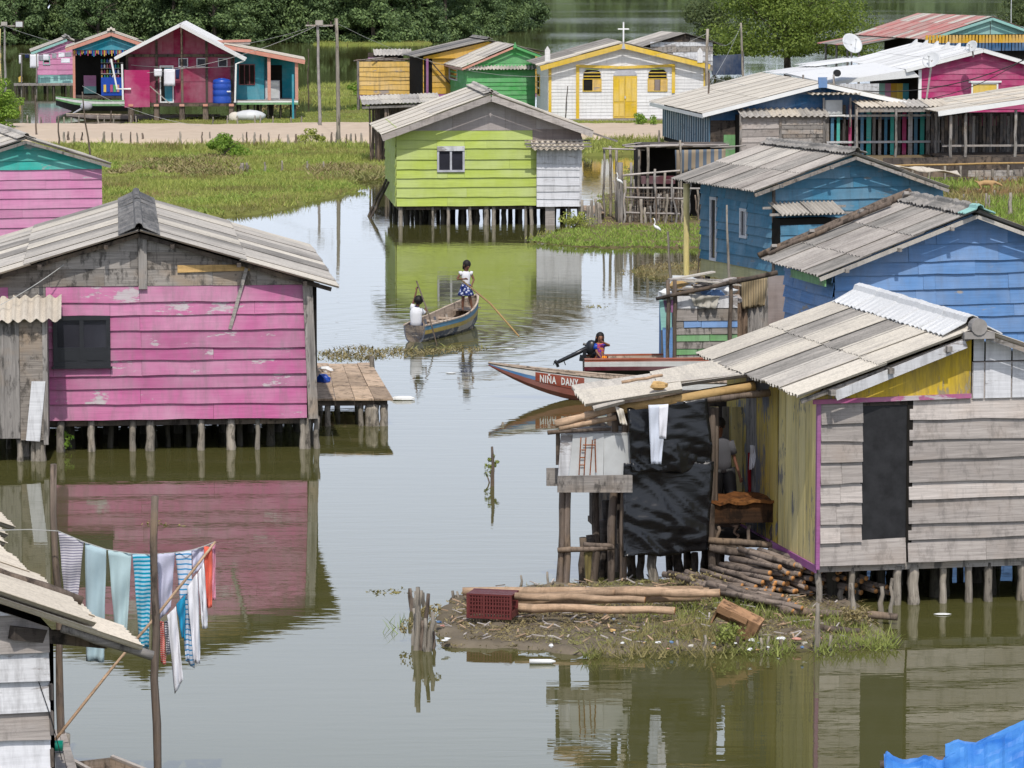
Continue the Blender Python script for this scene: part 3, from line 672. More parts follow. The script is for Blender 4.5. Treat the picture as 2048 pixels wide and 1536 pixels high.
def slope_roof(h, A, B, C_, mats, cols=None, rows=None, name='roof_sheet', waves=5, amp=.026, lift=.05, jit=.012, lap=.12, skip=(), shift=None):
    """A: top corner at the front, B: bottom corner at the front, C_: top corner at the back (house space)."""
    A, B, C_ = Vector(A), Vector(B), Vector(C_); dn = B - A; al = C_ - A; L = dn.length; W = al.length; dn.normalize(); al.normalize(); nz = al.cross(dn)
    if nz.z < 0: nz = -nz
    cols = cols or max(1, round(W / .92)); rows = rows or max(1, round(L / 1.75)); cw = W / cols; rl = L / rows; par = h.o if isinstance(h, House) else h
    X = al; Z = nz
    for r in range(rows):
        for c in range(cols):
            if (r, c) in skip: continue
            m_ = mats(r, c) if callable(mats) else R.choice(mats)
            me = sheet_mesh(cw + .04, rl + (lap if r < rows - 1 else 0), m_, waves, amp, R.randrange(3))
            o = A + al * (cw * c) + dn * (rl * r + R.uniform(-jit, jit) - (shift[c % len(shift)] if shift else 0)) + nz * (lift + .018 * (rows - 1 - r) + .010 * (c % 2) + R.uniform(0, .004))
            Mx = Matrix((( X.x, dn.x, Z.x, o.x), (X.y, dn.y, Z.y, o.y), (X.z, dn.z, Z.z, o.z), (0, 0, 0, 1))) @ Matrix.Rotation(R.uniform(-.004, .004), 4, 'Z')
            put(name, me, par, Mx)
def ridge(h, a, b, mat, wd=.32, drop=.11, n=None, corr=True, r=.07, name='ridge_cap', lift=.15, tilt=.01):
    a = Vector(a); b = Vector(b); L = (b - a).length; n = n or max(1, round(L / .95)); t = (b - a).normalized(); sdv = t.cross(Vector((0, 0, 1))).normalized()
    for k in range(n):
        m = 14 if corr else 3; Pg = []
        for j in range(m + 1):
            s_ = (k + j / m * 1.05) / n * L; c = a + t * s_ + Vector((0, 0, lift + .012 * (1 - j / m) + R.uniform(-tilt, tilt)))
            w_ = .016 * math.sin(j * 2.2) if corr else 0; row = []
            for u, z in ((-wd, -drop * wd / .32 + w_), (-r * 1.1, -.02), (-r * .8, r * .55), (0, r * .85), (r * .8, r * .55), (r * 1.1, -.02), (wd, -drop * wd / .32 + w_)):
                row.append(c + sdv * u + Vector((0, 0, z)))
            Pg.append(row)
        MB().grid(Pg, th=.012).build(name, mat, h.o, False, fix=False)
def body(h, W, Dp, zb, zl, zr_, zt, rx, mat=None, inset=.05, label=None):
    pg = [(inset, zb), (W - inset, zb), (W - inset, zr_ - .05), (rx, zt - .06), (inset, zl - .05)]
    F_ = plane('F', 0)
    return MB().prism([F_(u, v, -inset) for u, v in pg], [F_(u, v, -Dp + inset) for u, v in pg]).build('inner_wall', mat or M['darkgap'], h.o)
def window(h, P, u0, u1, v0, v1, fmat, pmat, nx=2, fw=.05, dep=.05, ny=1, n0=.02, trim=0):
    mb = MB()
    def rect(a, b, c, d, na, nb): 
        pg = [(a, c), (b, c), (b, d), (a, d)]; mb.prism([P(u, v, nb) for u, v in pg], [P(u, v, na) for u, v in pg])
    rect(u0, u1, v0, v0 + fw, n0, n0 + dep); rect(u0, u1, v1 - fw, v1, n0, n0 + dep)
    for i in range(nx + 1):
        c = u0 + (u1 - u0 - fw) * i / nx; rect(c, c + fw, v0 + fw, v1 - fw, n0, n0 + dep - .004)
    o = mb.build('window', fmat, h.o)
    for i in range(nx):
        a = u0 + (u1 - u0 - fw) * i / nx + fw; b = u0 + (u1 - u0 - fw) * (i + 1) / nx; pg = [(a, v0 + fw), (b, v0 + fw), (b, v1 - fw), (a, v1 - fw)]
        MB().prism([P(u, v, n0 + .01) for u, v in pg], [P(u, v, n0 - .01) for u, v in pg]).build('pane', pmat, o)
    return o
def panel(h, P, pts, n, mat, name='panel', th=.02, label=None):
    fr = [P(u, v, n) for u, v in pts]; bk = [P(u, v, n - th) for u, v in pts]
    return MB().prism(fr, bk).build(name, mat, h.o if isinstance(h, House) else h, label=label)
def wire(name, label, a, b, sag, r, mat, n=14, cat='cable', group=None):
    a, b = Vector(a), Vector(b); pts = [a.lerp(b, i / n) - Vector((0, 0, 4 * sag * (i / n) * (1 - i / n))) for i in range(n + 1)]
    return tag(MB().tube(pts, r, 4).build(name, mat, None), label, cat, group)
def purlins(h, x0, x1, z0, z1, yf, k, mat, ln=.35):
    for i in range(k):
        t = (i + .5) / k; x = x0 + (x1 - x0) * t; z = z0 + (z1 - z0) * t - .05
        beam(h, 'purlin_end', mat, (x, yf, z), (x, yf + ln, z), .07, .07)
# ================================================================ PINK HOUSE (left foreground)
h = House('stilt_house', 'bright pink plank stilt house with black shuttered window and grey weathered gable', 'house', 283, 903, 0, 6, ax=3.1)
F_ = plane('F'); W, Dp = 6.2, 8.0
zb = h.fr(400, 837)[1]; zt = h.fr(282, 466)[1]; zw = h.fr(500, 572)[1]; xr = h.fr(613, 700)[0]; xe, ze = h.fr(676, 580, -.35)
W = h.fr(640, 700)[0]; rx = 3.1; sl = (zt - ze) / (xe - rx); xl = rx - (xe - rx); zwr = zt - sl * (W - rx); zwl = zt - sl * rx
cuts = [under_line((rx, zt), (xe, ze)), under_line((xl, ze), (rx, zt))]
body(h, W, Dp, zb, zwl, zwr, zt, rx)
wu0, wv0 = h.fr(107, 733); wu1, wv1 = h.fr(220, 631); ua = h.fr(93, 700)[0]
planks(h, F_, ua, xr, zb, zw, .256, M['pink'], holes=[(wu0, wu1, wv0, wv1)], joints=.95, wob=.012, tilt=.04)
# gable: wide weathered boards either side of a king post
zg = zw + .02; kp = h.fr(285, 500)[0]
for a, b, m_ in ((h.fr(-60, 500)[0], kp - .08, 'raw'), (kp + .08, W, 'raw')):
    planks(h, F_, a, b, zg, zt, .3, M['raw'], cuts, joints=.9, tilt=.012, mats=[M['raw'], M['plywood'], M['raw']], maxlen=1.4)
panel(h, F_, [(h.fr(355, 545)[0], h.fr(0, 548)[1]), (h.fr(500, 545)[0], h.fr(0, 545)[1]), (h.fr(500, 545)[0], h.fr(0, 533)[1]), (h.fr(355, 545)[0], h.fr(0, 533)[1])], .05, M['bamboo'], 'patch_board')
bbox(h, 'king_post', M['raw_v'], kp - .075, kp + .075, -.09, -.02, zg - .05, zt - .05)
zc = .15
MB().beam((xr + .11, -.05, zc + .4), (xr + .02, -.05, zw + .02), .17, .12).build('corner_post', M['raw_v'], h.o)
cm = lambda r, c: M['c_light'] if (c * 7 + r * 3) % 5 in (0, 2) else (M['c_cream'] if (c + r) % 2 else M['c_grey'])
LD = 9.0
slope_roof(h, (rx, -.35, zt), (xe, -.35, ze), (rx, LD, zt), cm, rows=2, cols=9, waves=7, amp=.017)
slope_roof(h, (rx, -.35, zt), (xl - .3, -.35, ze - .1), (rx, LD, zt), cm, rows=2, cols=9, waves=7, amp=.017)
ridge(h, (rx, -.42, zt), (rx, LD, zt), M['c_dark'], .36, .13, 9, tilt=.02)
for sx in (1, -1):
    beam(h, 'barge_rafter', M['raw_dark'], (rx, -.12, zt - .03), (rx + sx * (xe - rx) * .97, -.12, ze - .01), .05, .07)
    purlins(h, rx, rx + sx * (xe - rx), zt, ze, -.36, 3, M['raw_dark'])
# shutters
w_ = window(h, F_, wu0, wu1, wv0, wv1, M['black_paint'], M['glass'], 2, .07, .07)
for i in range(2):
    a = wu0 + .07 + i * (wu1 - wu0 - .07) / 2; b = a + (wu1 - wu0 - .21) / 2
    MB().box(a, b, -.065, -.03, wv0 + .07, wv0 + .33).box(a + .05, b - .05, -.08, -.066, wv0 + .11, wv0 + .29).build('shutter_panel', M['black_paint'], w_)
bbox(h, 'window_sill', M['black_paint'], wu0 - .03, wu1 + .03, -.13, -.02, wv0 - .03, wv0)
a = h.fr(493, 536, -.08); b = h.fr(460, 658, -.08); beam(h, 'loose_lath', M['raw'], (a[0], -.09, a[1]), (b[0], -.06, b[1]), .06, .02)
bbox(h, 'floor_beam', M['raw_dark'], ua, W, .1, .22, zb - .12, zb - .01)
bbox(h, 'floor', M['raw_dark'], .1, W - .1, .25, Dp, zb - .04, zb + .03)
piles(h, [(h.fr(x, 870)[0], .08) for x in (120, 182, 265, 300, 402, 462, 515, 606, 616, 634)], zb - .02)
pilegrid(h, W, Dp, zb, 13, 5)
# grey annex at the left
planks(h, F_, h.fr(-60, 500)[0], ua, h.fr(50, 648)[1], zw, .256, M['raw'], joints=.8, mats=[M['raw'], M['pink'], M['raw']])
an = 1.15; A_ = plane('F', -an); x0 = h.fr(-60, 700, -an)[0]; x1 = h.fr(92, 700, -an)[0]; za = h.fr(50, 878, -an)[1]; zt2 = h.fr(50, 640, -an)[1]
bbox(h, 'annex_inner_wall', M['darkgap'], x0, x1 - .03, -an + .05, 0, za, zt2 - .05)
vboards(h, A_, x0, x1 - .03, za, zt2, .42, [M['raw_v'], M['plywood'], M['raw_v']], jag=.02)
panel(h, A_, [(h.fr(52, 878, -an)[0], h.fr(52, 880, -an)[1]), (h.fr(80, 878, -an)[0], h.fr(80, 882, -an)[1]), (h.fr(80, 0, -an)[0], h.fr(80, 762, -an)[1]), (h.fr(52, 0, -an)[0], h.fr(52, 762, -an)[1])], .07, M['white_dirty'], 'patch_board')
bbox(h, 'annex_corner_post', M['raw_v'], x1 - .06, x1 + .02, -an - .03, -an + .06, za - .1, zt2)
vboards(h, plane('R', x1), -an, 0, za, zt2, .35, [M['raw_v']], jag=.02)
ta = h.fr(112, 597, -an + .9); tb = h.fr(112, 645, -an - .25)
slope_roof(h, (h.fr(-70, 600, -an)[0], -an + .95, ta[1]), (h.fr(-70, 600, -an)[0], -an - .2, tb[1]), (x1 + .22, -an + .95, ta[1]), [M['c_tan']], cols=2, rows=1, amp=.035, lift=.02, waves=4)
piles(h, [(h.fr(x, 900, -an)[0], -an + .1) for x in (-20, 40, 66, 76, 84)] + [(h.fr(48, 900, -an)[0], -.4)], za)
wire('power_cable', 'thin white cable from the grey gable of the pink house to the left edge', h.M @ Vector((h.fr(128, 528)[0], -.12, h.fr(128, 528)[1])), h.M @ Vector((h.fr(-40, 618)[0], -1.2, h.fr(-40, 618)[1])), .06, .008, M['cable'])
tree('water_weed_tuft', 'small green weed on a pile under the black shuttered window', 126, 903, .4, .35, .02, 9, 16, .06, M['bushleaf'], 71, .1, .01, 2)

# ---------------------------------------------------------------- plank dock
d = House('plank_dock', 'pale plank landing dock on piles beside the bright pink house', 'dock', 640, 853, 0, 2)
zd = .52; L0 = d.dn(632, 798, zd); L1 = d.dn(787, 798, zd); L2 = d.dn(742, 726, zd); L3 = d.dn(628, 727, zd)
for r in range(3):
    for c in range(4):
        def q(i, j, z): 
            t = j / 3; a = (L0[0] + (L3[0] - L0[0]) * t, L0[1] + (L3[1] - L0[1]) * t); b = (L1[0] + (L2[0] - L1[0]) * t, L1[1] + (L2[1] - L1[1]) * t)
            return Vector((a[0] + (b[0] - a[0]) * i / 4, a[1] + (b[1] - a[1]) * i / 4, z))
        e = .012; k = R.uniform(-.008, .012)
        pg = [(c + e, r + .01), (c + 1 - e, r + .01), (c + 1 - e, r + .99), (c + e, r + .99)]
        MB().prism([q(i, j, zd + k) for i, j in pg], [q(i, j, zd - .035 + k) for i, j in pg]).build('deck_board', M['dockwood'], d.o)
for y in (L0[1] + .15, (L0[1] + L3[1]) / 2, L3[1] - .2): beam(d, 'joist', M['raw_dark'], (L0[0], y, zd - .09), (L1[0] - .1 - (y - L0[1]) * .07, y, zd - .09), .09, .1)
piles(d, [(d.fr(x, 840)[0], L0[1] + .15) for x in (655, 722, 738, 748, 768)] + [(L0[0] + .36 * i, L0[1] + 2.5 + .3 * i) for i in range(4)] + [(L2[0] - .25, L3[1] - .4)], zd - .12)
p_ = d.dn(743, 735, zd); pole(d, 'mooring_post', M['pile'], (p_[0], p_[1], -.3), (p_[0], p_[1], zd + .22), .06)
for k_, (px, py, c_) in enumerate(((652, 745, 'white_pl'), (648, 765, 'tank'))):
    p = G(px, py, zd); o = MB().ball((0, 0, .06), .13, 8, 5, 0, (1, .7, .5 + k_ * .3), .25).build('plastic_bag', M[c_], None); o.location = (p.x, p.y, zd)
    tag(o, ['crumpled white plastic bag on the pale plank dock', 'blue plastic bag at the edge of the plank dock by the pink house'][k_], 'bag')
p = G(805, 800); o = MB().ball((0, 0, .03), .17, 8, 5, 0, (1.3, .5, .3), .2).build('floating_bottle', M['white_pl'], None); o.location = p; tag(o, 'white and red plastic litter floating at the dock corner', 'litter')

# ================================================================ LIME HOUSE
h = House('stilt_house', 'lime green stilt house with two-pane window and white patched lean-to', 'house', 793, 452, 0, 5, ax=0)
zb = h.fr(930, 412)[1]; zw = h.fr(930, 261)[1]; W = h.fr(1162, 400)[0]; rx, zt = h.fr(980, 191); xs = h.fr(1074, 400)[0]; Dp = 6.2
xr_, zr_ = h.fr(1186, 265, -.5); xl_, zl_ = h.fr(764, 273, -.5)
cuts = [under_line((rx, zt), (xr_, zr_)), under_line((xl_, zl_), (rx, zt))]
slr = (zt - zr_) / (xr_ - rx); sll = (zt - zl_) / (rx - xl_)
body(h, W, Dp, zb, zt - sll * rx, zt - slr * (W - rx), zt, rx)
wu0, wv0 = h.fr(874, 344); wu1, wv1 = h.fr(929, 292)
planks(h, F_, 0, xs, zb, zw, .3, M['lime'], holes=[(wu0, wu1, wv0, wv1)], joints=.7, tilt=.04, wob=.01)
planks(h, plane('L'), 0, Dp, zb, zw + .1, .3, M['lime'], joints=.9, tilt=.035)
gx = [0, h.fr(905, 230)[0], h.fr(1010, 230)[0], h.fr(1072, 230)[0], W]
for a, b in zip(gx, gx[1:]):
    pg = [(a + .003, zw), (b - .003, zw), (b - .003, zt), (a + .003, zt)]
    for c in cuts: pg = clip(pg, *c)
    panel(h, F_, pg, .03, M['taupe'], 'gable_board')
zs = h.fr(1100, 284)[1]
planks(h, F_, xs - .15, W, zs, zw + .02, .3, M['brown_board'], tilt=.02, base=.04)
S_ = plane('F', -.18); zsb = h.fr(1100, 413, -.18)[1]; xs0, xs1 = h.fr(1073, 400, -.18)[0], h.fr(1160, 400, -.18)[0]
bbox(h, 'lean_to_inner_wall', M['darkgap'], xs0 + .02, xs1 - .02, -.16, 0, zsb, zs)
planks(h, S_, xs0, xs1, zsb, h.fr(1100, 296, -.18)[1], .235, M['white'], joints=.25, tilt=.03, mats=[M['white'], M['white_dirty'], M['white']])
bbox(h, 'corner_board', M['white_dirty'], xs1 - .02, xs1 + .05, -.22, -.12, zsb, zs)
a = h.fr(1062, 279, -.18); b = h.fr(1163, 300, -.8)
slope_roof(h, (a[0], .15, a[1] + .05), (a[0], -.62, b[1] + .02), (h.fr(1163, 280, -.18)[0], .15, a[1] + .05), [M['c_tan']], cols=1, rows=1, waves=9, amp=.035, lift=0)
for zz in (-.05, -.3, .18): beam(h, 'awning_batten', M['raw'], (a[0] - .2, -.3 + zz, a[1] - .1 + zz * .35), (a[0] + 1.9, -.3 + zz, a[1] - .1 + zz * .35), .04, .05)
window(h, F_, wu0, wu1, wv0, wv1, M['grey_frame'], M['glass'], 2, .065, .06)
bbox(h, 'window_lintel', M['white_dirty'], wu0, wu1, -.1, -.03, wv1 - .15, wv1 - .01)
cm = lambda r, c: M['c_light'] if c in (1, 2, 3) and r == 0 else M['c_cream']
slope_roof(h, (rx, -.5, zt), (xl_, -.5, zl_), (rx, Dp + .6, zt), cm, rows=2)
slope_roof(h, (rx, -.5, zt), (xr_, -.5, zr_), (rx, Dp + .6, zt), cm, rows=2)
ridge(h, (rx, -.55, zt), (rx, Dp + .6, zt), M['c_light'], .25, .08, tilt=.015)
for x, z in ((xl_, zl_), (xr_, zr_)): beam(h, 'barge_board', M['raw_pale'], (rx, -.5, zt - .06), (x, -.5, z - .06), .04, .19)
a = h.fr(1170, 258, -.5); b = h.fr(1236, 283, -.5); beam(h, 'roof_pole', M['raw'], (a[0], -.35, a[1] - .05), (b[0], -.35, b[1]), .07, .06)
piles(h, [(h.fr(x, 430)[0], .1) for x in (801, 866, 897, 941, 973, 988, 1052, 1064, 1138, 1160)], zb - .02)
x_ = h.fr(1090, 430)[0]; bbox(h, 'leg_board', M['raw_pale'], x_, x_ + .3, -.12, -.06, -.3, zb)
bbox(h, 'floor', M['raw_dark'], .05, W - .05, .1, Dp, zb - .12, zb)
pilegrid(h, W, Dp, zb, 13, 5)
a = h.sd(772, 395)[0]
for t in (.3, 1.6): pole(h, 'brace_pole', M['raw_dark'], (-.75, 3 + t, -.2), (-.05, 3.2 + t, 1.2), .05)

# ================================================================ TURQUOISE GABLE HOUSE (left edge)
h = House('stilt_house', 'pale pink plank house with turquoise gable at the left edge', 'house', 206, 546, 0, 15, ax=4.3)
W, Dp = 4.3, 5.5; zb = .72; zs = h.fr(150, 338)[1]; zb2 = zb
rx, zt = h.fr(50, 281); xr_, zr_ = h.fr(221, 331, -.3); xl_ = rx - (xr_ - rx)
cuts = [under_line((rx, zt), (xr_, zr_)), under_line((xl_, zr_), (rx, zt))]
body(h, W, Dp, zb, zs, zs, zt, rx)
planks(h, F_, 0, W, zb, zs, .25, M['pink_old'], joints=.5, tilt=.035)
planks(h, F_, 0, W, zb - .2, zb, .25, M['teal'], tilt=.03)
planks(h, F_, 0, W, zs, zt, .28, M['teal'], cuts, joints=.4, tilt=.035)
slope_roof(h, (rx, -.3, zt), (xr_, -.3, zr_), (rx, Dp + .3, zt), [M['c_light']], rows=2)
slope_roof(h, (rx, -.3, zt), (xl_, -.3, zr_), (rx, Dp + .3, zt), [M['c_light'], M['c_cream']], rows=2)
ridge(h, (rx, -.38, zt), (rx, Dp + .3, zt), M['c_light'], .26, .1)
for x in (xl_, xr_): beam(h, 'barge_rafter', M['raw'], (rx, -.3, zt - .03), (x, -.3, zr_ - .03), .04, .08)
pilegrid(h, W, Dp, zb, 6, 3, y0=.1)

# ================================================================ TEAL-BLUE HOUSE
h = House('stilt_house', 'dark teal-blue plank house with narrow white-framed window and corrugated awning', 'house', 1545, 613, 0, 20, ax=0)
L_ = plane('L'); zb = h.fr(1545, 578)[1]; Dp = h.sd(1403, 500)[0]; W = h.fr(1884, 450)[0]
xl_, zl_ = h.fr(1510, 387, -.4); rx, zt = h.fr(1712, 312, -.4); xr_, zr_ = h.fr(1898, 378, -.4)
sl = (zt - zl_) / (rx - xl_); sr = (zt - zr_) / (xr_ - rx); zwl = zt - sl * rx; zwr = zt - sr * (W - rx)
cuts = [under_line((rx, zt), (xr_, zr_)), under_line((xl_, zl_), (rx, zt))]
body(h, W, Dp, zb, zwl, zwr, zt, rx)
au0, av0 = h.fr(1573, 470); au1, av1 = h.fr(1668, 428)
planks(h, F_, 0, W, zb, zt, .27, M['blue_teal'], cuts, joints=.95, tilt=.04, wob=.014, maxlen=2.6, skew=.03, holes=[])
zc_ = zb + .42
w1a, w1b = h.sd(1423, 520), h.sd(1437, 395); w2a, w2b = h.sd(1483, 475), h.sd(1497, 418)
hl = [(w1b[0], w1a[0], w1a[1], w1b[1]), (w2b[0], w2a[0], w2a[1], w2b[1])]
planks(h, L_, 0, Dp, zc_, zwl, .27, M['blue_teal'], joints=.9, tilt=.055, holes=hl, skew=.04, wob=.012)
planks(h, L_, 0, Dp, zb, zc_, .42, M['cream_strip'], joints=1, tilt=.02)
for q in hl: window(h, L_, q[0], q[1], q[2], q[3], M['white'], M['glass'], 1, .07, .05)
for r_ in (1, 2):
    for sx, xx, zz in ((0, xl_, zl_), (1, xr_, zr_)):
        if r_ == 1: slope_roof(h, (rx, -.4, zt), (xx, -.4, zz), (rx, Dp + .35, zt), [M['c_mid'], M['c_mid'], M['c_grey'], M['c_light']], rows=2, waves=6)
ridge(h, (rx, -.5, zt), (rx, Dp + .35, zt), M['c_grey'], .27, .09, tilt=.02)
beam(h, 'barge_rafter', M['raw'], (rx, -.38, zt - .05), (xl_, -.38, zl_ - .05), .05, .08); beam(h, 'barge_rafter', M['raw'], (rx, -.38, zt - .05), (xr_, -.38, zr_ - .05), .05, .08)
purlins(h, rx, xr_, zt, zr_, -.5, 3, M['raw']); purlins(h, rx, xl_, zt, zl_, -.5, 2, M['raw'])
bbox(h, 'corner_post', M['dark_v'], -.03, .03, -.06, .02, zb, zwl)
a = h.fr(1533, 408, -.1); b = h.fr(1690, 428, -.8)
x0 = h.fr(1535, 410)[0]; x1 = h.fr(1660, 410)[0]
slope_roof(h, (x0, -.02, a[1] + .02), (x0 + .08, -.72, b[1]), (x1, -.02, a[1] + .02), [M['c_light']], cols=2, rows=1, waves=8, amp=.03, lift=0)
for y_ in (-.15, -.6): beam(h, 'awning_batten', M['raw'], (x0 - .2, y_, a[1] - .05 + y_ * .3), (x1 + .35, y_, a[1] - .05 + y_ * .3), .05, .06)
bx0, bz0 = h.fr(1560, 500, -.5); bx1 = h.fr(1655, 500, -.5)[0]; bz1 = h.fr(1600, 447, -.5)[1]
bbox(h, 'counter_box', M['darkgap'], bx0, bx1, -.5, 0, bz0 - .3, bz1)
planks(h, plane('F', -.5), bx0, bx1, bz0 - .3, bz1 - .05, .24, M['blue_teal'], joints=.2, tilt=.03)
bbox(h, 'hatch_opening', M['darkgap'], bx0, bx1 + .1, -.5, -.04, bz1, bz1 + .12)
bbox(h, 'stove_box', M['raw_dark'], bx1 + .03, bx1 + .4, -.45, -.05, bz1 - .35, bz1 + .1)
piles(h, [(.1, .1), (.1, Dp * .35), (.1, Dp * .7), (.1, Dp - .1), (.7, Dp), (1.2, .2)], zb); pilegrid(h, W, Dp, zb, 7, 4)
yb = Dp + .35; pole(h, 'yellow_bamboo_post', M['yellow_v'], (xl_ + .25, yb - .35, -.2), (xl_ + .25, yb - .35, zl_ - .05), .09, .085, .01)

# ================================================================ CORNFLOWER BLUE HOUSE
h = House('stilt_house', 'cornflower blue plank house with patched grey roof and timber along the roof edge', 'house', 1666, 857, 0, 13, ax=0)
zb = .6; Dp = h.sd(1572, 600)[0]; W = 5.4
xl_, zl_ = h.fr(1640, 557, -.35); rx, zt = h.fr(1955, 431, -.35); xr_ = 2 * rx - xl_; zr_ = zl_
sl = (zt - zl_) / (rx - xl_); zwl = zt - sl * rx; zwr = zt - sl * (W - rx)
cuts = [under_line((rx, zt), (xr_, zr_)), under_line((xl_, zl_), (rx, zt))]
body(h, W, Dp, zb, zwl, max(zwr, zb + .5), zt, rx)
planks(h, F_, 0, W, zb, zt, .272, M['peri'], cuts, joints=.95, tilt=.04, wob=.012, maxlen=1.9)
planks(h, L_, 0, Dp, zb, zwl, .27, M['peri'], joints=.8, tilt=.05)
slope_roof(h, (rx, -.35, zt), (xl_, -.35, zl_), (rx, Dp + .35, zt), [M['c_mid'], M['c_mid'], M['c_grey']], rows=3, waves=5, amp=.02, lap=.2)
slope_roof(h, (rx, -.35, zt), (xr_, -.35, zr_), (rx, Dp + .35, zt), [M['c_grey']], rows=3, waves=5)
ridge(h, (rx, -.1, zt), (rx, Dp + .4, zt), M['c_grey'], .3, .11, tilt=.025)
ridge(h, (rx, -.5, zt), (rx, -.1, zt), M['mint'], .3, .11, 1)
beam(h, 'barge_rafter', M['c_light'], (rx, -.33, zt - .02), (xl_, -.33, zl_ - .02), .06, .07); beam(h, 'barge_rafter', M['c_light'], (rx, -.33, zt - .02), (xr_, -.33, zr_ - .02), .06, .07)
purlins(h, rx, xl_, zt, zl_, -.42, 3, M['raw'])
beam(h, 'green_fascia', M['green_junk'], (xl_ + .12, -.3, zl_ - .08), (xl_ + .12, Dp * .6, zl_ - .08), .03, .15)
pole(h, 'roof_edge_timber', M['bark'], (rx, Dp + .4, zt + .2), (xl_ - .05, Dp + .38, zl_ + .13), .09, .06, .03)
pole(h, 'roof_edge_timber', M['bark'], (rx - .5, Dp + .1, zt + .02), (xl_ + .1, Dp + .22, zl_ + .17), .05, .04, .03)
for t in (.05, .35, .68, .93): beam(h, 'roof_block', M['raw'], (rx + (xl_ - rx) * t, Dp + .5, zt + (zl_ - zt) * t + .08), (rx + (xl_ - rx) * t, Dp + .2, zt + (zl_ - zt) * t + .25), .1, .06)
pilegrid(h, W, Dp, zb, 6, 3, y0=.1)

# ================================================================ WEATHERED FRONT-RIGHT HOUSE
h = House('stilt_house', 'weathered unpainted plank house with black door panel and yellow gable, front right', 'house', 1637, 1218, 0, 12, ax=0)
zb = h.fr(1700, 1129)[1]; zw = h.fr(1780, 802)[1]; W = 4.3; rx, zt = h.fr(1955, 668, -.3); xl_, zl_ = h.fr(1606, 800, -.3); xr_, zr_ = 2 * rx - xl_, zl_
Dp = 4.6; sl = (zt - zl_) / (rx - xl_); zwl = zt - sl * rx; zwr = zt - sl * (W - rx)
cuts = [under_line((rx, zt - .03), (xr_, zr_ - .03)), under_line((xl_, zl_ - .03), (rx, zt - .03))]
body(h, W, Dp, zb, zwl, zwr, zt, rx)
du0, dv0 = h.fr(1722, 1080); du1, dv1 = h.fr(1818, 800)
planks(h, F_, 0, du0, dv0 - .02, zw, .275, M['raw_pale'], joints=.2, tilt=.045, wob=.008)
planks(h, F_, 0, h.fr(1811, 1100)[0], zb, dv0, .3, M['raw_pale'], joints=.3, tilt=.03)
planks(h, F_, du1, W, zb + .01, zw, .27, M['raw_pale'], joints=.25, tilt=.045, wob=.009, skew=.015)
panel(h, F_, [(du0 - .03, dv0), (du1 - .02, dv0 + .02), (du1 - .02, dv1 + .02), (du0 - .01, dv1 + .02)], .015, M['black'], 'door_panel')
bbox(h, 'door_batten', M['raw_dark'], du0, du1 - .03, -.028, -.016, dv1 - .06, dv1 - .01)
bbox(h, 'door_gap', M['darkgap'], du1 - .03, du1 + .05, -.03, -.005, dv0 - .05, dv1)
# gable
gs = h.fr(1940, 750)[0]
pg = [(-.1, zw + .01), (gs, zw + .01), (gs, zt), (-.1, zt)]
for c in cuts: pg = clip(pg, *c)
panel(h, F_, pg, .04, M['yellow_gable'], 'gable_panel')
beam(h, 'pink_gable_trim', M['pink'], (-.12, -.06, zw + .02), (gs, -.06, zw + .05), .03, .06)
gxs = [gs + .02, h.fr(1968, 700)[0], h.fr(2022, 700)[0], h.fr(2075, 700)[0], W]
zmid = h.fr(1990, 722)[1]
for a, b in zip(gxs, gxs[1:]):
    for c0, c1 in ((zw + .01, zmid - .012), (zmid + .012, zt)):
        dz = .03 if a > gxs[0] + .1 else -.05
        pg = [(a + .012, c0), (b - .012, c0), (b - .012, c1), (a + .012, c1)]
        for c in cuts: pg = clip(pg, *c)
        if len(pg) > 2: panel(h, F_, pg, .045, M['white'], 'gable_board')
bbox(h, 'gable_batten', M['raw_pale'], gs + .02, W, -.024, -.018, zw, zt - .4)
cm = lambda r, c: (M['c_cream'], M['c_cream'], M['c_grey'], M['c_cream'], M['c_light'])[(c * 2 + 0) % 5] if c in (0, 4) else ((M['c_cream'], M['c_grey'], M['c_cream'], M['c_grey'], M['c_cream'])[c % 5] if r < 2 else M['c_light'])
RD = 4.9
rowcol = {0: 'c_cream', 1: 'c_light', 2: 'c_grey', 3: 'c_cream', 4: 'c_grey', 5: 'c_cream'}
slope_roof(h, (rx, -.3, zt), (xl_ - .05, -.3, zl_), (rx, RD, zt), lambda r, c: M[rowcol[c % 6]] if not (c == 1 and r == 0) else M['c_cream'], cols=6, rows=2, waves=7, amp=.022)
slope_roof(h, (rx, -.3, zt), (xr_, -.3, zr_), (rx, RD, zt), lambda r, c: M['c_cream'], cols=6, rows=2)
ridge(h, (rx, -.1, zt), (rx, RD, zt), M['c_white'], .42, .14, 5, tilt=.006, r=.09)
# cement half-round end piece
mb = MB(); mb.tube([(rx, -.38, zt + .1), (rx, -.22, zt + .1)], .11, 14); mb.box(rx - .2, rx + .22, -.36, -.24, zt - .06, zt + .03); mb.build('ridge_end', M['concrete'], h.o)
beam(h, 'barge_board', M['white_dirty'], (rx - .15, -.27, zt - .12), (xl_ + .45, -.27, zl_ + .04), .03, .13)
beam(h, 'barge_rafter', M['raw'], (rx, -.29, zt + .0), (xr_, -.29, zr_), .05, .06)
beam(h, 'barge_rafter', M['raw'], (rx, -.2, zt - .03), (xl_, -.2, zl_ - .03), .05, .06)
purlins(h, rx, xl_, zt, zl_, -.36, 3, M['raw'])
ysd = h.sd(1556, 1000)[0]
vboards(h, L_, 0, 1.9, zb - .02, zwl, .3, (M['yellow_v'],), jag=.01, gap=.012)
vboards(h, L_, 2.0, Dp, zb - .02, zwl, .5, (M['yellow_worn'], M['yellow_worn'], M['raw_v']), jag=.01)
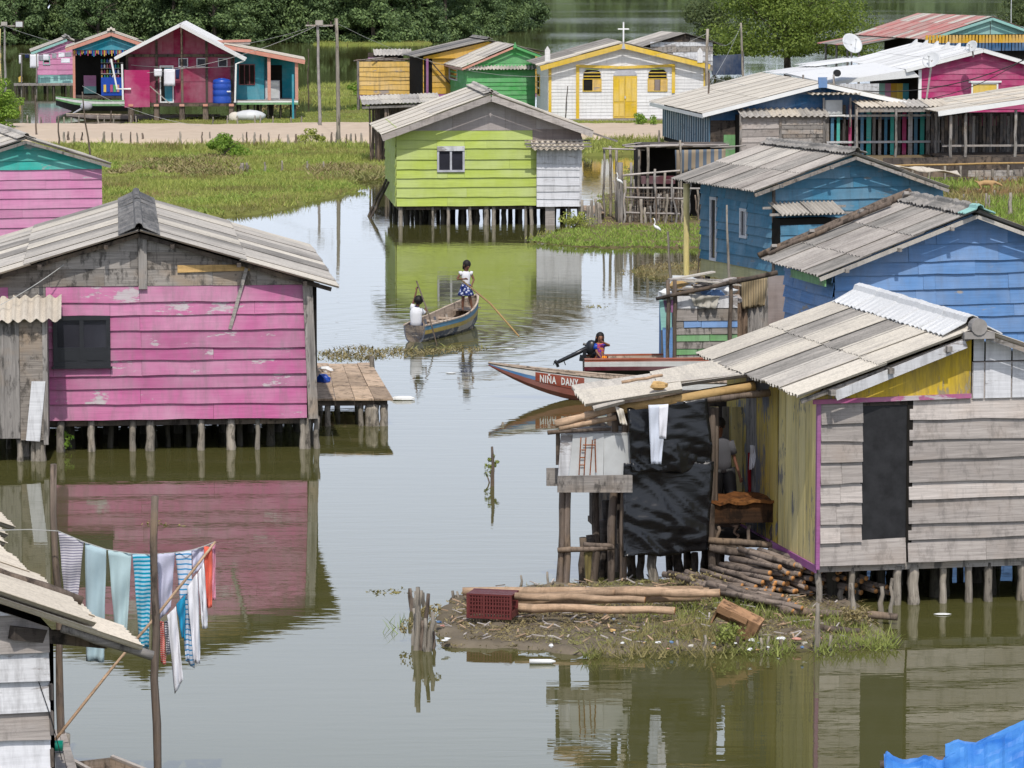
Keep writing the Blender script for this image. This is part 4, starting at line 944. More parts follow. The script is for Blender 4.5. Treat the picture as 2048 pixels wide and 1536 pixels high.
bbox(h, 'pink_side_trim', M['purple'], -.05, -.028, 0, Dp, zb - .1, zb)
bbox(h, 'corner_post', M['purple'], -.05, .0, -.035, .03, zb - .05, zwl - .05)
bbox(h, 'floor_beam', M['raw'], .0, W, .05, .15, zb - .1, zb); bbox(h, 'floor', M['raw_dark'], .05, W, .15, Dp, zb - .06, zb + .02)
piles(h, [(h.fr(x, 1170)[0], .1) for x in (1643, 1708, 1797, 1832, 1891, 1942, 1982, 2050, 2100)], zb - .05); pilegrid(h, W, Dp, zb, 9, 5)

# ---------------------------------------------------------------- kitchen lean-to
k = House('kitchen_lean_to', 'open kitchen lean-to of poles and scrap under broken sheets, left of the weathered house', 'shed', 1240, 1172, 0, 8, ax=0)
fx = lambda px, py, c=0: (lambda q: Vector((q[0], c, q[1])))(k.fr(px, py, c))
KD = 3.0
zf = .56
# back wall of the kitchen, floor, posts
bx1 = k.fr(1620, 1000, 2.2)[0]; bx0 = k.fr(1225, 1000, 2.2)[0]
zT = k.fr(1500, 800, 2.2)[1]
bb = plane('F', 2.6); vboards(k, bb, bx0 + .1, bx0 + 1.2, zf, zT - .1, .22, [M['dark_v'], M['raw_v']], gap=.02)
vboards(k, plane('F', 2.3), k.fr(1420, 900, 2.3)[0], k.fr(1470, 900, 2.3)[0], zf, zT - .1, .16, (M['yellow_v'], M['raw_v'], M['yellow_worn']), gap=.06)
vboards(k, plane('F', 1.6), k.fr(1462, 900, 1.6)[0], k.fr(1485, 900, 1.6)[0], zf, zT - .02, .3, (M['yellow_v'],))
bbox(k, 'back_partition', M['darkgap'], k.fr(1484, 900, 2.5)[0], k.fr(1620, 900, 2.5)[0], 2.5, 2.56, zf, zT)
vboards(k, plane('F', 1.3), k.fr(1516, 900, 1.3)[0], k.fr(1556, 900, 1.3)[0], zf + .3, zT + .08, .17, (M['raw_v'], M['raw_pale'], M['purple']), jag=.04)
bbox(k, 'floor', M['raw_dark'], .0, k.fr(1560, 1000)[0] + .3, .1, 2.8, zf - .08, zf)
for px, y_ in ((1245, .05), (1222, .1), (1238, 1.2), (1424, 0), (1432, .12), (1190, .5)):
    q = k.fr(px, 1100, y_); pole(k, 'post', M['bark'], (q[0], y_, -.3), (q[0] + R.uniform(-.05, .05), y_, k.fr(px, 815, y_)[1] if px > 1200 else 1.5), .06, .05)
for px in (1122, 1133): q = k.fr(px, 1100); pole(k, 'post', M['bark'], (q[0] - .02, .0, -.3), (q[0] + .02, 0, k.fr(px, 960)[1]), .05, .045)
# low rails and rags of the stilts
for (x0, y0), (x1, y1), r_ in (((1115, 1100), (1228, 1095), .04), ((1168, 1088), (1225, 1092), .035), ((1418, 1095), (1640, 1130), .06), ((1415, 1080), (1570, 1092), .05)):
    a = fx(x0, y0, -.05); b = fx(x1, y1, -.05); pole(k, 'rail_pole', M['bark'], a, b, r_)
for px, top, yy in ((1168, 1075, .3), (1182, 1070, .5), (1202, 1040, .8), (1262, 1110, .9), (1282, 1105, .6), (1308, 1110, -.02), (1340, 1100, 1.0), (1356, 1100, .7), (1375, 1105, 1.3), (1392, 1105, .4), (1410, 1100, 1.5), (1440, 1100, .8), (1470, 1100, .7), (1215, 1000, .9)):
    q = k.fr(px, top, yy); pole(k, 'stilt', M['pile'] if px == 1308 else M['raw_dark'], (q[0], yy, -.3), (q[0] + R.uniform(-.03, .03), yy, q[1]), R.uniform(.05, .08))
# counter of metal scrap at the left
ms = lambda pts, c, mat, name, n=0.0: panel(k, plane('F', c), [k.fr(x, y, c) for x, y in pts], n, mat, name)
f_ = ms([(1138, 955), (1206, 958), (1208, 867), (1146, 868)], -.12, M['metal'], 'scrap_metal_door')
ms([(1207, 952), (1245, 953), (1260, 940), (1260, 866), (1208, 867)], -.1, M['metal'], 'scrap_metal_door')
ms([(1116, 955), (1136, 955), (1148, 868), (1122, 868)], -.08, M['white_dirty'], 'scrap_board')
ms([(1112, 930), (1122, 930), (1120, 865), (1112, 865)], -.05, M['raw_dark'], 'scrap_board')
ms([(1093, 972), (1120, 972), (1120, 936), (1093, 936)], .15, M['raw'], 'end_board')
ms([(1115, 985), (1265, 985), (1265, 950), (1115, 952)], -.2, M['raw'], 'counter_board')
for (x0, y0), (x1, y1) in (((1162, 875), (1158, 950)), ((1172, 875), (1168, 952)), ((1185, 880), (1180, 950)), ((1190, 878), (1192, 945)), ((1166, 890), (1190, 890)), ((1163, 900), (1172, 900)), ((1161, 915), (1171, 915)), ((1160, 930), (1170, 930))):
    a = fx(x0, y0, -.15); b = fx(x1, y1, -.15); MB().tube([a, b], .008, 4).build('rusty_rod', M['rust'], k.o)
bbox(k, 'counter_top', M['raw'], k.fr(1135, 868)[0], k.fr(1262, 866)[0], -.1, .7, k.fr(1200, 867)[1] - .02, k.fr(1200, 867)[1] + .01)
# lintel poles carrying the broken roof
for (x0, y0), (x1, y1), r0, m_ in (((1240, 818), (1510, 772), .075, 'bamboo'), ((1400, 800), (1540, 785), .06, 'bark'), ((1110, 848), (1235, 815), .06, 'logbark'), ((1118, 856), (1232, 835), .045, 'logbark'), ((1095, 865), (1222, 858), .03, 'bark')):
    a = fx(x0, y0, -.15); b = fx(x1, y1, -.15); pole(k, 'lintel_pole', M[m_], a, b, r0, r0 * .8, .015)
pole(k, 'roof_pole', M['bamboo'], fx(1330, 800, .6), fx(1515, 765, 1.0), .05)
def roofpiece(a, b, c, d, mat, wv=5):     # four picture corners at two depths: front-left, front-right, back-right, back-left
    P0, P1, P2, P3 = fx(*a), fx(*b), fx(*c), fx(*d); n = wv * 6; rows = []
    nn = (P1 - P0).cross(P3 - P0).normalized()
    if nn.z < 0: nn = -nn
    for j in range(4):
        t = j / 3; A = P0.lerp(P1, t); B = P3.lerp(P2, t)
        rows.append([A.lerp(B, i / n) + nn * (.03 * math.cos(2 * math.pi * wv * i / n) + R.uniform(-.004, .004)) for i in range(n + 1)])
    MB().grid(rows, th=.008).build('roof_sheet', mat, k.o, fix=False)
roofpiece((1172, 812, -.35), (1365, 782, -.35), (1360, 760, .5), (1148, 786, .5), M['c_cream'])
roofpiece((1165, 800, 0.1), (1500, 752, .2), (1460, 728, 1.6), (1143, 775, 1.2), M['c_light'], 7)
roofpiece((1320, 772, .2), (1545, 745, .4), (1500, 712, 2.0), (1300, 748, 1.4), M['c_cream'], 7)
roofpiece((1190, 822, -.45), (1250, 806, -.42), (1240, 795, -.1), (1178, 806, -.1), M['c_light'], 3)
pole(k, 'roof_stick', M['logbark'], fx(1243, 776, -.05) + Vector((0, 0, .08)), fx(1325, 762, -.05) + Vector((0, 0, .08)), .025)
MB().ball(fx(1318, 780, -.3) + Vector((0, 0, .06)), .09, 7, 5, 0, (1.3, 1, .7), .2).build('roof_weight_stone', M['bamboo'], k.o)
bbox(k, 'back_wall', M['raw_dark'], bx0, k.fr(1470, 900, 2.7)[0], 2.66, 2.7, zf - .1, zT + .1); bbox(k, 'sky_block_wall', M['raw_dark'], k.fr(1232, 900, .3)[0], k.fr(1232, 900, .3)[0] + .04, .2, 2.6, zf, zT - .2)  # solid back and side walls added to keep sky light out of the kitchen
# table block
t0, t1 = fx(1428, 1058, -.05), fx(1552, 1058, -.05); zt_ = fx(1490, 1003, -.05).z
tb = thing('kitchen_table', 'heavy dark wooden counter with orange-brown top in the open kitchen', 'table', tuple(k.M @ Vector((t0.x, 0, zf))), rad(8))
tw = t1.x - t0.x; th_ = zt_ - zf
MB().box(.0, tw, 0, .7, th_ * .48, th_ - .03).build('front', rawwood('dark_brown_counter', (.055, .028, .014), HG, .4, (.2, .08, .02)), tb)
MB().grid([[Vector((-.03 + (tw + .06) * i / 8, -.05 + .8 * j / 3, th_ + R.uniform(-.02, .03))) for i in range(9)] for j in range(4)], th=.04).build('top', rawwood('orange_wood', (.22, .085, .025), HG, .4, (.35, .16, .04)), tb)
for x, y in ((.05, .05), (tw - .05, .05), (.05, .6), (tw - .05, .6), (.5, .1)): pole(tb, 'leg', M['bark'], (x, y, -.05), (x + .03, y, th_ * .4), .03)
KIT = k
# ================================================================ FAR ROW OF HOUSES
def roof2(h, rx, zt, xl, zl, xr, zr, y0, y1, mats, rows=1, waves=5, amp=.022, thin=False, cap=None, cols=None, ml=None):
    if xl is not None: slope_roof(h, (rx, y0, zt), (xl, y0, zl), (rx, y1, zt), ml or mats, rows=rows, waves=waves, amp=amp, cols=cols)
    if xr is not None: slope_roof(h, (rx, y0, zt), (xr, y0, zr), (rx, y1, zt), mats, rows=rows, waves=waves, amp=amp, cols=cols)
    if cap: ridge(h, (rx, y0 - .05, zt), (rx, y1, zt), cap, .22, .07, max(2, int((y1 - y0) / 1.5)))
def gable_cuts(rx, zt, xl, zl, xr, zr, drop=.0): return [under_line((rx, zt - drop), (xr, zr - drop)), under_line((xl, zl - drop), (rx, zt - drop))]

# ---- crimson house
h = House('crimson_house', 'crimson house on thick brown posts with white metal roof and blue tank', 'house', 250, 250, 0, 3)
W = h.fr(467, 240)[0]; zd = h.fr(360, 207)[1]; rx, zt = h.fr(360, 50, -.3); xl, zl = h.fr(229, 117, -.3); xr, zr = h.fr(491, 119, -.3); wy = 1.1
cuts = gable_cuts(rx, zt, xl, zl, xr, zr, .06); FW_ = plane('F', wy); sl = (zt - zr) / (xr - rx)
x0, x1 = h.fr(253, 170, wy)[0], h.fr(466, 170, wy)[0]
pg = [(x0, zd), (x1, zd), (x1, zt), (x0, zt)]
for c in cuts: pg = clip(pg, *c)
MB().prism([FW_(u, v, 0) for u, v in pg], [FW_(u, v, -6.5) for u, v in pg]).build('wall', M['crimson'], h.o)
for a in (x0 + .04, h.fr(312, 0, wy)[0], rx + .03, h.fr(412, 0, wy)[0], x1 - .05):
    top = zt - sl * abs(a - rx) - .15; bbox(h, 'frame_post', M['raw_dark'] if a != rx + .03 else M['bark'], a - .06, a + .06, wy - .07, wy - .004, zd, top)
zb_ = h.fr(360, 111, wy)[1]; bbox(h, 'frame_beam', M['raw_dark'], x0, x1, wy - .09, wy - .075, zb_ - .07, zb_ + .07)
vboards(h, FW_, x0 + .08, x1 - .08, zb_ + .08, zt, .55, [M['crimson']], cuts, n=.012)
for px in (357, 393, 436): 
    a, b = h.fr(px, 134, wy), h.fr(px + 19, 116, wy); window(h, FW_, a[0], b[0], a[1], b[1], M['grey_frame'], M['glass'], 1, .05, .06, n0=.01)
a, b = h.fr(320, 205, wy), h.fr(347, 131, wy); dw = window(h, FW_, a[0], b[0], zd, b[1], M['white_pl'], M['darkgap'], 1, .06, .04, n0=.01)
panel(h, FW_, [(b[0] - .45, zd + .05), (b[0] - .08, zd + .05), (b[0] - .08, b[1] - .1), (b[0] - .45, b[1] - .1)], .04, M['cyan'], 'door_leaf')
roof2(h, rx, zt, xl, zl, xr, zr, -.3, 8.2, [M['c_white']], rows=1, amp=.012, waves=6)
for x, z in ((xl, zl), (xr, zr)): beam(h, 'barge_board', M['c_white'], (rx, -.3, zt - .02), (x, -.3, z - .02), .03, .14)
bbox(h, 'deck', M['raw_dark'], h.fr(300, 0)[0], W + .1, -.1, wy + .2, zd - .14, zd)
for px in (262, 313, 364, 411, 463):
    x = h.fr(px, 230)[0]; bbox(h, 'concrete_leg', M['raw_dark'], x - .14, x + .14, .1, .45, -.4, zd - .14); bbox(h, 'brown_post', M['bark'], x - .12, x + .12, -.02, .09, -.3, zd - .14)
    bbox(h, 'post_joint', M['salmon'], x - .12, x + .12, -.12, -.1, zd - .14, zd - .02)
pa, pb = h.fr(250, 215, -.05), h.fr(299, 140, -.05); panel(h, plane('F', -.05), [(pa[0], pa[1]), (pb[0], pa[1] + .02), (pb[0], pb[1]), (pa[0], pb[1])], 0, M['hotpink'], 'pink_side_panel')
bbox(h, 'pink_side_panel', M['hotpink'], pa[0] - .02, pa[0], -.05, wy, pa[1], pb[1])
for pts in (((222, 118), (234, 178), (262, 178)), ((244, 128), (246, 200)), ((487, 122), (472, 128), (470, 205))):
    P_ = [Vector((h.fr(x, y, -.15)[0], -.15, h.fr(x, y, -.15)[1])) for x, y in pts]; MB().tube(P_, .05, 6).build('gutter_pipe', M['white_pl'], h.o)
beam(h, 'stair_rail', M['raw'], (h.fr(300, 172)[0], -.1, h.fr(300, 172)[1]), (h.fr(340, 207)[0], -.1, h.fr(340, 207)[1]), .05, .05)
# tank
t0, t1 = h.fr(425, 206, .25), h.fr(462, 156, .25); r_ = (t1[0] - t0[0]) / 2; p = h.M @ Vector(((t0[0] + t1[0]) / 2, .45, zd)); hh = t1[1] - t0[1]
tk = thing('water_tank', 'big blue plastic water tank on the crimson house deck', 'water tank', p)
mb = MB(); zs_ = [0, .03, .25, .28, .31, .5, .53, .56, .75, .78, .81, .93, .97]; rs_ = [1, 1, 1, .95, 1, 1, .95, 1, 1, .95, 1, .92, .6]
mb.tube([(0, 0, z * hh) for z in zs_], [r_ * q for q in rs_], 20); mb.build('tank_body', M['tank'], tk, True); MB().tube([(0, 0, hh * .965), (0, 0, hh)], r_ * .42, 14).build('tank_lid', M['tank'], tk, True)
MB().box(r_ * .55, r_ * 1.0, -r_ * .8, -r_ * .62, hh * .45, hh * .5).build('tank_label', M['white_pl'], tk)
# laundry on the crimson house
def cloth(name, label, pts, mat, cat='laundry', group=None, th=.006, amp=.03, nu=8, nv=10, folds=2, parent=None, seed=0):
    """pts: top-left, top-right, bottom-right, bottom-left in world metres"""
    a, b, c, d = [Vector(p) for p in pts]; nn = (b - a).cross(d - a).normalized(); rg = random.Random(seed); ph = rg.uniform(0, 6)
    Pg = [[a.lerp(b, i / nu).lerp(d.lerp(c, i / nu), j / nv) + nn * amp * (math.sin(ph + i / nu * folds * 6.3 + j * .15) * (.3 + .7 * j / nv) + .5 * math.sin(j * .7 + ph * 2 + i * .4)) for i in range(nu + 1)] for j in range(nv + 1)]
    o = MB().grid(Pg, th=th).build(name, mat, parent, True, fix=False)
    return tag(o, label, cat, group) if label else o
fabW = fabric('white_cloth', (.72, .72, .76)); fabN = fabric('navy_cloth', (.02, .03, .09)); fabG = fabric('grey_cloth', (.3, .3, .33))
def hcloth(hh_, name, label, px0, py0, px1, py1, mat, c=0.0, seed=1, group=None, taper=0):
    q = [hh_.fr(x, y, c) for x, y in ((px0, py0), (px1, py0), (px1 - taper, py1), (px0 + taper, py1))]
    return cloth(name, label, [hh_.M @ Vector((u, c, v)) for u, v in q], mat, group=group, seed=seed, amp=.025, nu=5, nv=5)
hcloth(h, 'white_towel', 'small white towel on the line left of the crimson house door', 308, 138, 324, 153, fabW, .6, 1)
hcloth(h, 'white_shirt', 'white shirt hanging across the doorway of the crimson house', 328, 138, 350, 172, fabW, .6, 2)
hcloth(h, 'dark_cloth', 'dark blue cloth hanging right of the white shirt at the crimson house', 350, 137, 360, 158, fabN, .6, 3, taper=2)
wire('clothes_line', 'thin laundry line across the front of the crimson house', h.M @ Vector((h.fr(262, 130, .6)[0], .6, h.fr(262, 130, .6)[1])), h.M @ Vector((h.fr(468, 132, .6)[0], .6, h.fr(468, 132, .6)[1])), .12, .012, M['cable'], cat='line')

# ---- teal porch annex
h = House('porch_house', 'teal porch house with salmon posts and fascia, right of the crimson house', 'house', 470, 247, 0, 4)
zd = h.fr(520, 200)[1]; wy = .6; a = h.fr(468, 95, -.4); b = h.fr(610, 122, -.4); x1 = h.fr(596, 200)[0]
roof2(h, a[0] - .5, a[1] + .12, None, None, b[0], b[1], -.4, 4.5, [M['c_tan'], M['c_cream']], amp=.02)
beam(h, 'fascia', M['salmon'], (a[0] - .5, -.42, a[1] + .05), (b[0], -.42, b[1] - .06), .04, .2)
P_ = plane('F', wy); tw = lambda x: a[1] - (a[1] - b[1]) * (x - a[0]) / (b[0] - a[0]) - .1
for u0, u1 in ((0, h.fr(527, 0, wy)[0]),):
    pg = [(u0, zd), (u1, zd), (u1, tw(u1)), (u0, tw(u0))]; panel(h, P_, pg, 0, M['cyan'], 'front_wall', .1)
P2 = plane('F', 2.6); u0, u1 = h.fr(525, 0, 2.6)[0], h.fr(594, 0, 2.6)[0]; panel(h, P2, [(u0, zd), (u1, zd), (u1, tw(u1)), (u0, tw(u0))], 0, M['cyan'], 'porch_back_wall', .1)
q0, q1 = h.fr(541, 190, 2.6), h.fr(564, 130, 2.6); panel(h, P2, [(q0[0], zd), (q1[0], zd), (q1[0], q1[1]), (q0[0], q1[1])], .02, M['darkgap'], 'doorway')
q0, q1 = h.fr(478, 170, wy), h.fr(510, 128, wy); w_ = window(h, P_, q0[0], q1[0], q0[1], q1[1], paint('maroon_window_paint', (.12, .02, .025), .1), M['darkgap'], 3, .05, .04, n0=.01)
bbox(h, 'deck', M['concrete'], 0, x1, -.3, 3, zd - .1, zd); bbox(h, 'green_deck_fascia', M['green_junk'], -.05, x1, -.34, -.31, zd - .22, zd - .1); bbox(h, 'white_deck_fascia', M['white_pl'], -.05, x1, -.34, -.31, zd - .12, zd - .04)
for px in (538, 593): x = h.fr(px, 150)[0]; bbox(h, 'salmon_post', M['salmon'], x - .08, x + .08, -.28, -.12, zd, tw(x))
x = h.fr(585, 150, 1)[0]; bbox(h, 'blue_post', M['cyan'], x - .05, x + .05, -.4, -.3, -.2, zd + 1.3)
bbox(h, 'board_parapet', M['raw_pale'], -1.2, h.fr(500, 90, 1.8)[0], 1.75, 1.85, tw(0) + .2, h.fr(480, 82, 1.8)[1])
beam(h, 'parapet_cap', M['salmon'], (-1.2, 1.75, h.fr(480, 83, 1.8)[1]), (h.fr(502, 90, 1.8)[0], 1.75, h.fr(480, 82, 1.8)[1] + .02), .1, .12)
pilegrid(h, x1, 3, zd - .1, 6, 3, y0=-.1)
t0 = h.fr(530, 192, .8); t1 = h.fr(561, 154, .8); fr_ = thing('old_fridge', 'grey fridge standing on the teal porch by the dark doorway', 'fridge', h.M @ Vector((t0[0], .7, zd)), h.o.rotation_euler.z)
MB().box(0, .75, 0, .6, 0, .95).build('cabinet', M['grey_frame'], fr_); MB().box(.05, .7, -.03, -.002, .05, .6).build('fridge_door', M['metal'], fr_); MB().box(.05, .7, -.03, -.002, .64, .92).build('fridge_door', M['metal'], fr_)

# ---- teal shop
h = House('open_shop', 'open-fronted teal shop with salmon roof edge left of the crimson house', 'shop', 146, 218, 0, 6)
rx, zt = h.fr(222, 66, -.3); xl, zl = h.fr(131, 98, -.3); xr, zr = h.fr(300, 93, -.3); zd = h.fr(150, 190)[1]; W = h.fr(290, 200)[0]
cuts = gable_cuts(rx, zt, xl, zl, xr, zr, .08); zg = h.fr(200, 100)[1]
pg = [(0, zg), (W, zg), (W, zt), (0, zt)]
for c in cuts: pg = clip(pg, *c)
panel(h, F_, pg, 0, M['cyan'], 'gable_panel', .05)
roof2(h, rx, zt, xl, zl, xr, zr, -.3, 6, [M['c_tan'], M['c_light']], cap=M['c_tan'])
for x, z in ((xl, zl), (xr, zr)): beam(h, 'barge_board', M['salmon'], (rx, -.32, zt - .06), (x, -.32, z - .06), .04, .18)
for px in (148, 262): x = h.fr(px, 150)[0]; bbox(h, 'salmon_post', M['salmon'], x - .07, x + .07, -.05, .08, -.2, zg)
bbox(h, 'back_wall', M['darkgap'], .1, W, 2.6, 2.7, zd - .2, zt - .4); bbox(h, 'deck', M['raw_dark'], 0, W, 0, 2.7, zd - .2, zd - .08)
u0, u1 = h.fr(165, 0, 1.2)[0], h.fr(190, 0, 1.2)[0]; panel(h, plane('F', 2.2), [(u0, zd), (u1, zd), (u1, zd + 1.0), (u0, zd + 1.0)], 0, M['pink_old'], 'inner_pink_board'); panel(h, plane('F', 2.1), [(u0, zd), (u1, zd), (u1, zd + .4), (u0, zd + .4)], 0, M['mint'], 'inner_mint_board')
colr = [M['yellow'], M['salmon'], M['tank'], M['cyan'], M['hotpink'], M['white_pl'], M['green']]
mb = MB(); 
for i in range(46):
    x = .1 + i * (W - .2) / 46; mb.box(x, x + .05, -.1, -.06, zg - .12 - R.uniform(.05, .25), zg - .02, i % 5)
tag(mb.build('bead_fringe', colr[:5], h.o), kind='stuff')
bbox(h, 'counter', M['tank'], h.fr(200, 0, .5)[0], h.fr(243, 0, .5)[0], .3, .7, zd - .05, h.fr(200, 155, .5)[1])
for r_ in range(4):
    zz = zd + .85 + r_ * .3
    bbox(h, 'shelf', M['raw'], h.fr(200, 0, 1)[0], h.fr(245, 0, 1)[0], .9, 1.2, zz - .04, zz)
    for i in range(7):
        x = h.fr(202, 0, 1)[0] + i * .15; MB().tube([(x, .95, zz), (x, .95, zz + .14), (x, .95, zz + .2)], [.05, .05, .02], 6).build('bottle', colr[(i * 3 + r_) % 7], h.o)
for i in range(5):
    x = h.fr(205, 0, .3)[0] + i * .18; bbox(h, 'packet', colr[(i * 2) % 7], x, x + .14, .24, .29, zd + .15, zd + .55)
pilegrid(h, W, 2.6, zd - .1, 5, 3, y0=.1)

# ---- far pink and mint house, and its deck with laundry
h = House('stilt_house', 'small distant pink and mint house with laundry, far left', 'house', 76, 186, 0, 8)
rx, zt = h.fr(134, 78, -.3); xl, zl = h.fr(62, 105, -.3); xr, zr = h.fr(200, 104, -.3); zd = h.fr(100, 166)[1]; W = h.fr(188, 160)[0]
cuts = gable_cuts(rx, zt, xl, zl, xr, zr, .05); body(h, W, 4.5, zd, zt - .9, zt - .9, zt, rx)
planks(h, F_, 0, W, zd + .5, zt, .3, M['pink_old'], cuts, joints=.3); planks(h, F_, 0, W, zd, zd + .5, .3, M['mint'], joints=.2); planks(h, plane('L'), 0, 4.5, zd, zt - 1, .4, M['pink_old'])
roof2(h, rx, zt, xl, zl, xr, zr, -.3, 5, [M['c_light']], cap=M['c_grey'])
beam(h, 'barge_board', M['mint'], (rx, -.3, zt - .07), (xl, -.3, zl - .07), .03, .14)
a, b = h.fr(86, 130), h.fr(100, 112); window(h, F_, a[0], b[0], a[1], b[1], M['mint'], M['darkgap'], 1)
bbox(h, 'deck', M['raw'], h.fr(25, 0)[0], W, -1.2, 0, zd - .12, zd); pilegrid(h, W + 1.5, 3, zd - .1, 9, 3, x0=h.fr(25, 0)[0], y0=-1.1)
for i, (a_, b_, c_, d_, m_) in enumerate(((60, 108, 77, 136, fabW), (38, 110, 43, 128, fabW), (78, 110, 86, 122, fabG), (86, 109, 98, 121, fabW), (104, 107, 113, 117, fabG), (117, 105, 129, 115, fabW), (130, 105, 143, 114, fabG), (122, 117, 140, 126, fabW), (50, 109, 58, 116, fabN))):
    hcloth(h, 'hanging_cloth', ['large white shirt, biggest on the line at the far pink house', 'narrow white cloth at the left end of the far pink house line', 'grey cloth next to the large white shirt at the far pink house', 'white cloth in the middle of the far pink house line', 'grey folded cloth on the far pink house line', 'white towel near the right end of the far pink house line', 'grey cloth at the right end of the far pink house line', 'white cloth hanging below the right end of that far line', 'dark cloth left of the large white shirt far away'][i], a_, b_, c_, d_, m_, -1.0, i + 5, 'laundry at the far pink house')
f2 = lambda px, py, c: h.M @ Vector((h.fr(px, py, c)[0], c, h.fr(px, py, c)[1]))
wire('clothes_line', 'thin laundry line in front of the far pink house', f2(38, 108, -1), f2(146, 104, -1), .05, .012, M['cable'], cat='line')
for px, n_ in ((43, 'left'), (73, 'right')):
    a = f2(px, 186, -1); b = f2(px, 106, -1); tag(pole_mb(a - Vector((0, 0, .5)), b, .05).build('line_post', M['raw_v'], None, True), f'thin {n_} post of the laundry deck at the far pink house', 'post')
c_ = thing('yellow_container', 'small yellow container on the far pink house deck', 'container', f2(41, 164, -.8)); MB().box(-.1, .12, -.1, .1, 0, .3).build('container_body', M['yellow'], c_); MB().tube([(0, 0, .3), (0, 0, .36)], .04, 8).build('container_cap', M['yellow'], c_)

# ---- yellow house + plank shed
h = House('stilt_house', 'yellow-orange house with dark grey roof behind the bright green house', 'house', 846, 226, 0, 9)
rx, zt = h.fr(978, 82, -.4); xl, zl = h.fr(842, 114, -.4); xr, zr = h.fr(1092, 106, -.4); zd = h.fr(860, 195)[1]; W = h.fr(1078, 180)[0]
cuts = gable_cuts(rx, zt, xl, zl, xr, zr, .04); body(h, W, 6, zd, zl, zr, zt, rx)
zg = h.fr(860, 117)[1]; planks(h, F_, 0, W, zd + .2, zg, .32, M['orange'], joints=.6, holes=[(0.05, .5, zd, zg)]); planks(h, F_, 0, W, zd, zd + .2, .2, M['purple'])
planks(h, plane('F', -.15), 0, W, zg, zt, .5, M['orange'], cuts, joints=.3)
x = h.fr(851, 150)[0]; bbox(h, 'purple_post', M['purple'], x, x + .12, -.3, -.18, -.2, zg); beam(h, 'brace', M['raw_dark'], (x + .2, -.28, zg - .1), (x + 1.6, -.28, zd + .4), .1, .06)
roof2(h, rx, zt, xl - .3, zl - .06, xr, zr, -.4, 5.5, [M['c_grey'], M['c_dark']], rows=1, cap=M['c_grey'], waves=6)
pilegrid(h, W, 5, zd, 8, 3, y0=.1)
h = House('plank_shed', 'old yellow plank shed with purple foot and stick roof, left of the yellow house', 'shed', 717, 214, 0, 4)
zd = h.fr(760, 198)[1]; W = h.fr(822, 190)[0]; zt_ = h.fr(760, 124)[1]; zp = h.fr(760, 189)[1]
bbox(h, 'inner_wall', M['darkgap'], .05, W, .05, 2.5, zd, zt_ - .1)
planks(h, F_, .05, W, zp, zt_, .27, M['yellow_old'], joints=.3, tilt=.04, wob=.02, skew=.03); planks(h, F_, .05, W, zd, zp, .25, M['purple'])
bbox(h, 'corner_post', M['raw_v'], -.08, .05, -.08, .05, -.2, zt_ + .05)
bbox(h, 'dark_shutter', M['raw_dark'], h.fr(822, 0)[0], h.fr(829, 0)[0], -.1, -.05, h.fr(0, 168)[1], h.fr(0, 138)[1])
for i in range(12):
    a = h.fr(712 + R.uniform(-8, 40), 126 + R.uniform(-4, 3), R.uniform(-.2, 1.5)); pole(h, 'roof_stick', M['bark' if i % 3 else 'raw'], (a[0], R.uniform(-.3, 1.5), zt_ + R.uniform(.02, .15)), (a[0] + R.uniform(1.2, 2.6), R.uniform(-.3, 1.5), zt_ + R.uniform(.04, .3)), .035)
slope_roof(h, (.9, 2.4, zt_ + .6), (.9, .9, zt_ + .3), (3.0, 2.4, zt_ + .6), [M['c_light']], cols=2, rows=1)
planks(h, plane('F', 2), .6, 2.6, zt_, zt_ + .45, .2, M['raw_dark'], mats=[M['raw_dark'], M['purple'], M['raw']])
for px in (826, 832): x = h.fr(px, 180)[0]; bbox(h, 'white_stake', M['raw_pale'], x - .04, x + .04, -.15, -.1, -.1, h.fr(0, 178)[1])
pilegrid(h, W, 2.2, zd, 6, 3, y0=.1)

# ---- green house
h = House('stilt_house', 'bright green plank house with cream roof and corrugated awning', 'house', 934, 236, 0, 9)
rx, zt = h.fr(1030, 92, -.3); xl, zl = h.fr(924, 137, -.3); xr, zr = h.fr(1090, 115, -.3); zd = .5; W = 3.6
cuts = gable_cuts(rx, zt, xl, zl, xr, zr, .03); zwl = zt - (zt - zl) / (rx - xl) * rx; body(h, W, 6, zd, zwl, zt - .6, zt, rx)
planks(h, F_, 0, W, zd, zwl + .1, .24, M['green'], joints=.6, tilt=.035); planks(h, F_, 0, W, zwl + .12, zt, .6, M['green'], cuts, joints=.3, tilt=.01)
planks(h, plane('L'), 0, 6, zd, zwl, .24, M['green'], tilt=.03)
a, b = h.sd(900, 158), h.sd(916, 138); mb_ = window(h, plane('L'), b[0], a[0], a[1], b[1], M['white'], M['glass'], 1)
roof2(h, rx, zt, xl, zl, xr, zr, -.3, 7, [M['c_cream'], M['c_light']], rows=2, amp=.018)
beam(h, 'barge_board', M['salmon'], (rx, -.31, zt - .05), (xl, -.31, zl - .05), .03, .1); beam(h, 'barge_board', M['green'], (rx, -.31, zt - .05), (xr, -.31, zr - .05), .03, .12)
mb = MB(); mb.prism([(rx - .12, -.36, zt - .1), (rx + .12, -.36, zt - .1), (rx, -.36, zt + .22)], [(rx - .12, -.3, zt - .1), (rx + .12, -.3, zt - .1), (rx, -.3, zt + .22)]); mb.build('ridge_finial', M['green'], h.o)
beam(h, 'eave_board', M['salmon'], (xl + .03, -.3, zl - .04), (xl + .03, 7, zl - .04), .03, .12)
a = h.fr(934, 131); slope_roof(h, (a[0], .02, a[1]), (a[0], -.34, a[1] - .2), (W, .02, a[1]), [M['c_light']], cols=4, rows=1, waves=5, amp=.035, lift=.0)
pilegrid(h, W, 5, zd, 5, 3, y0=.1)

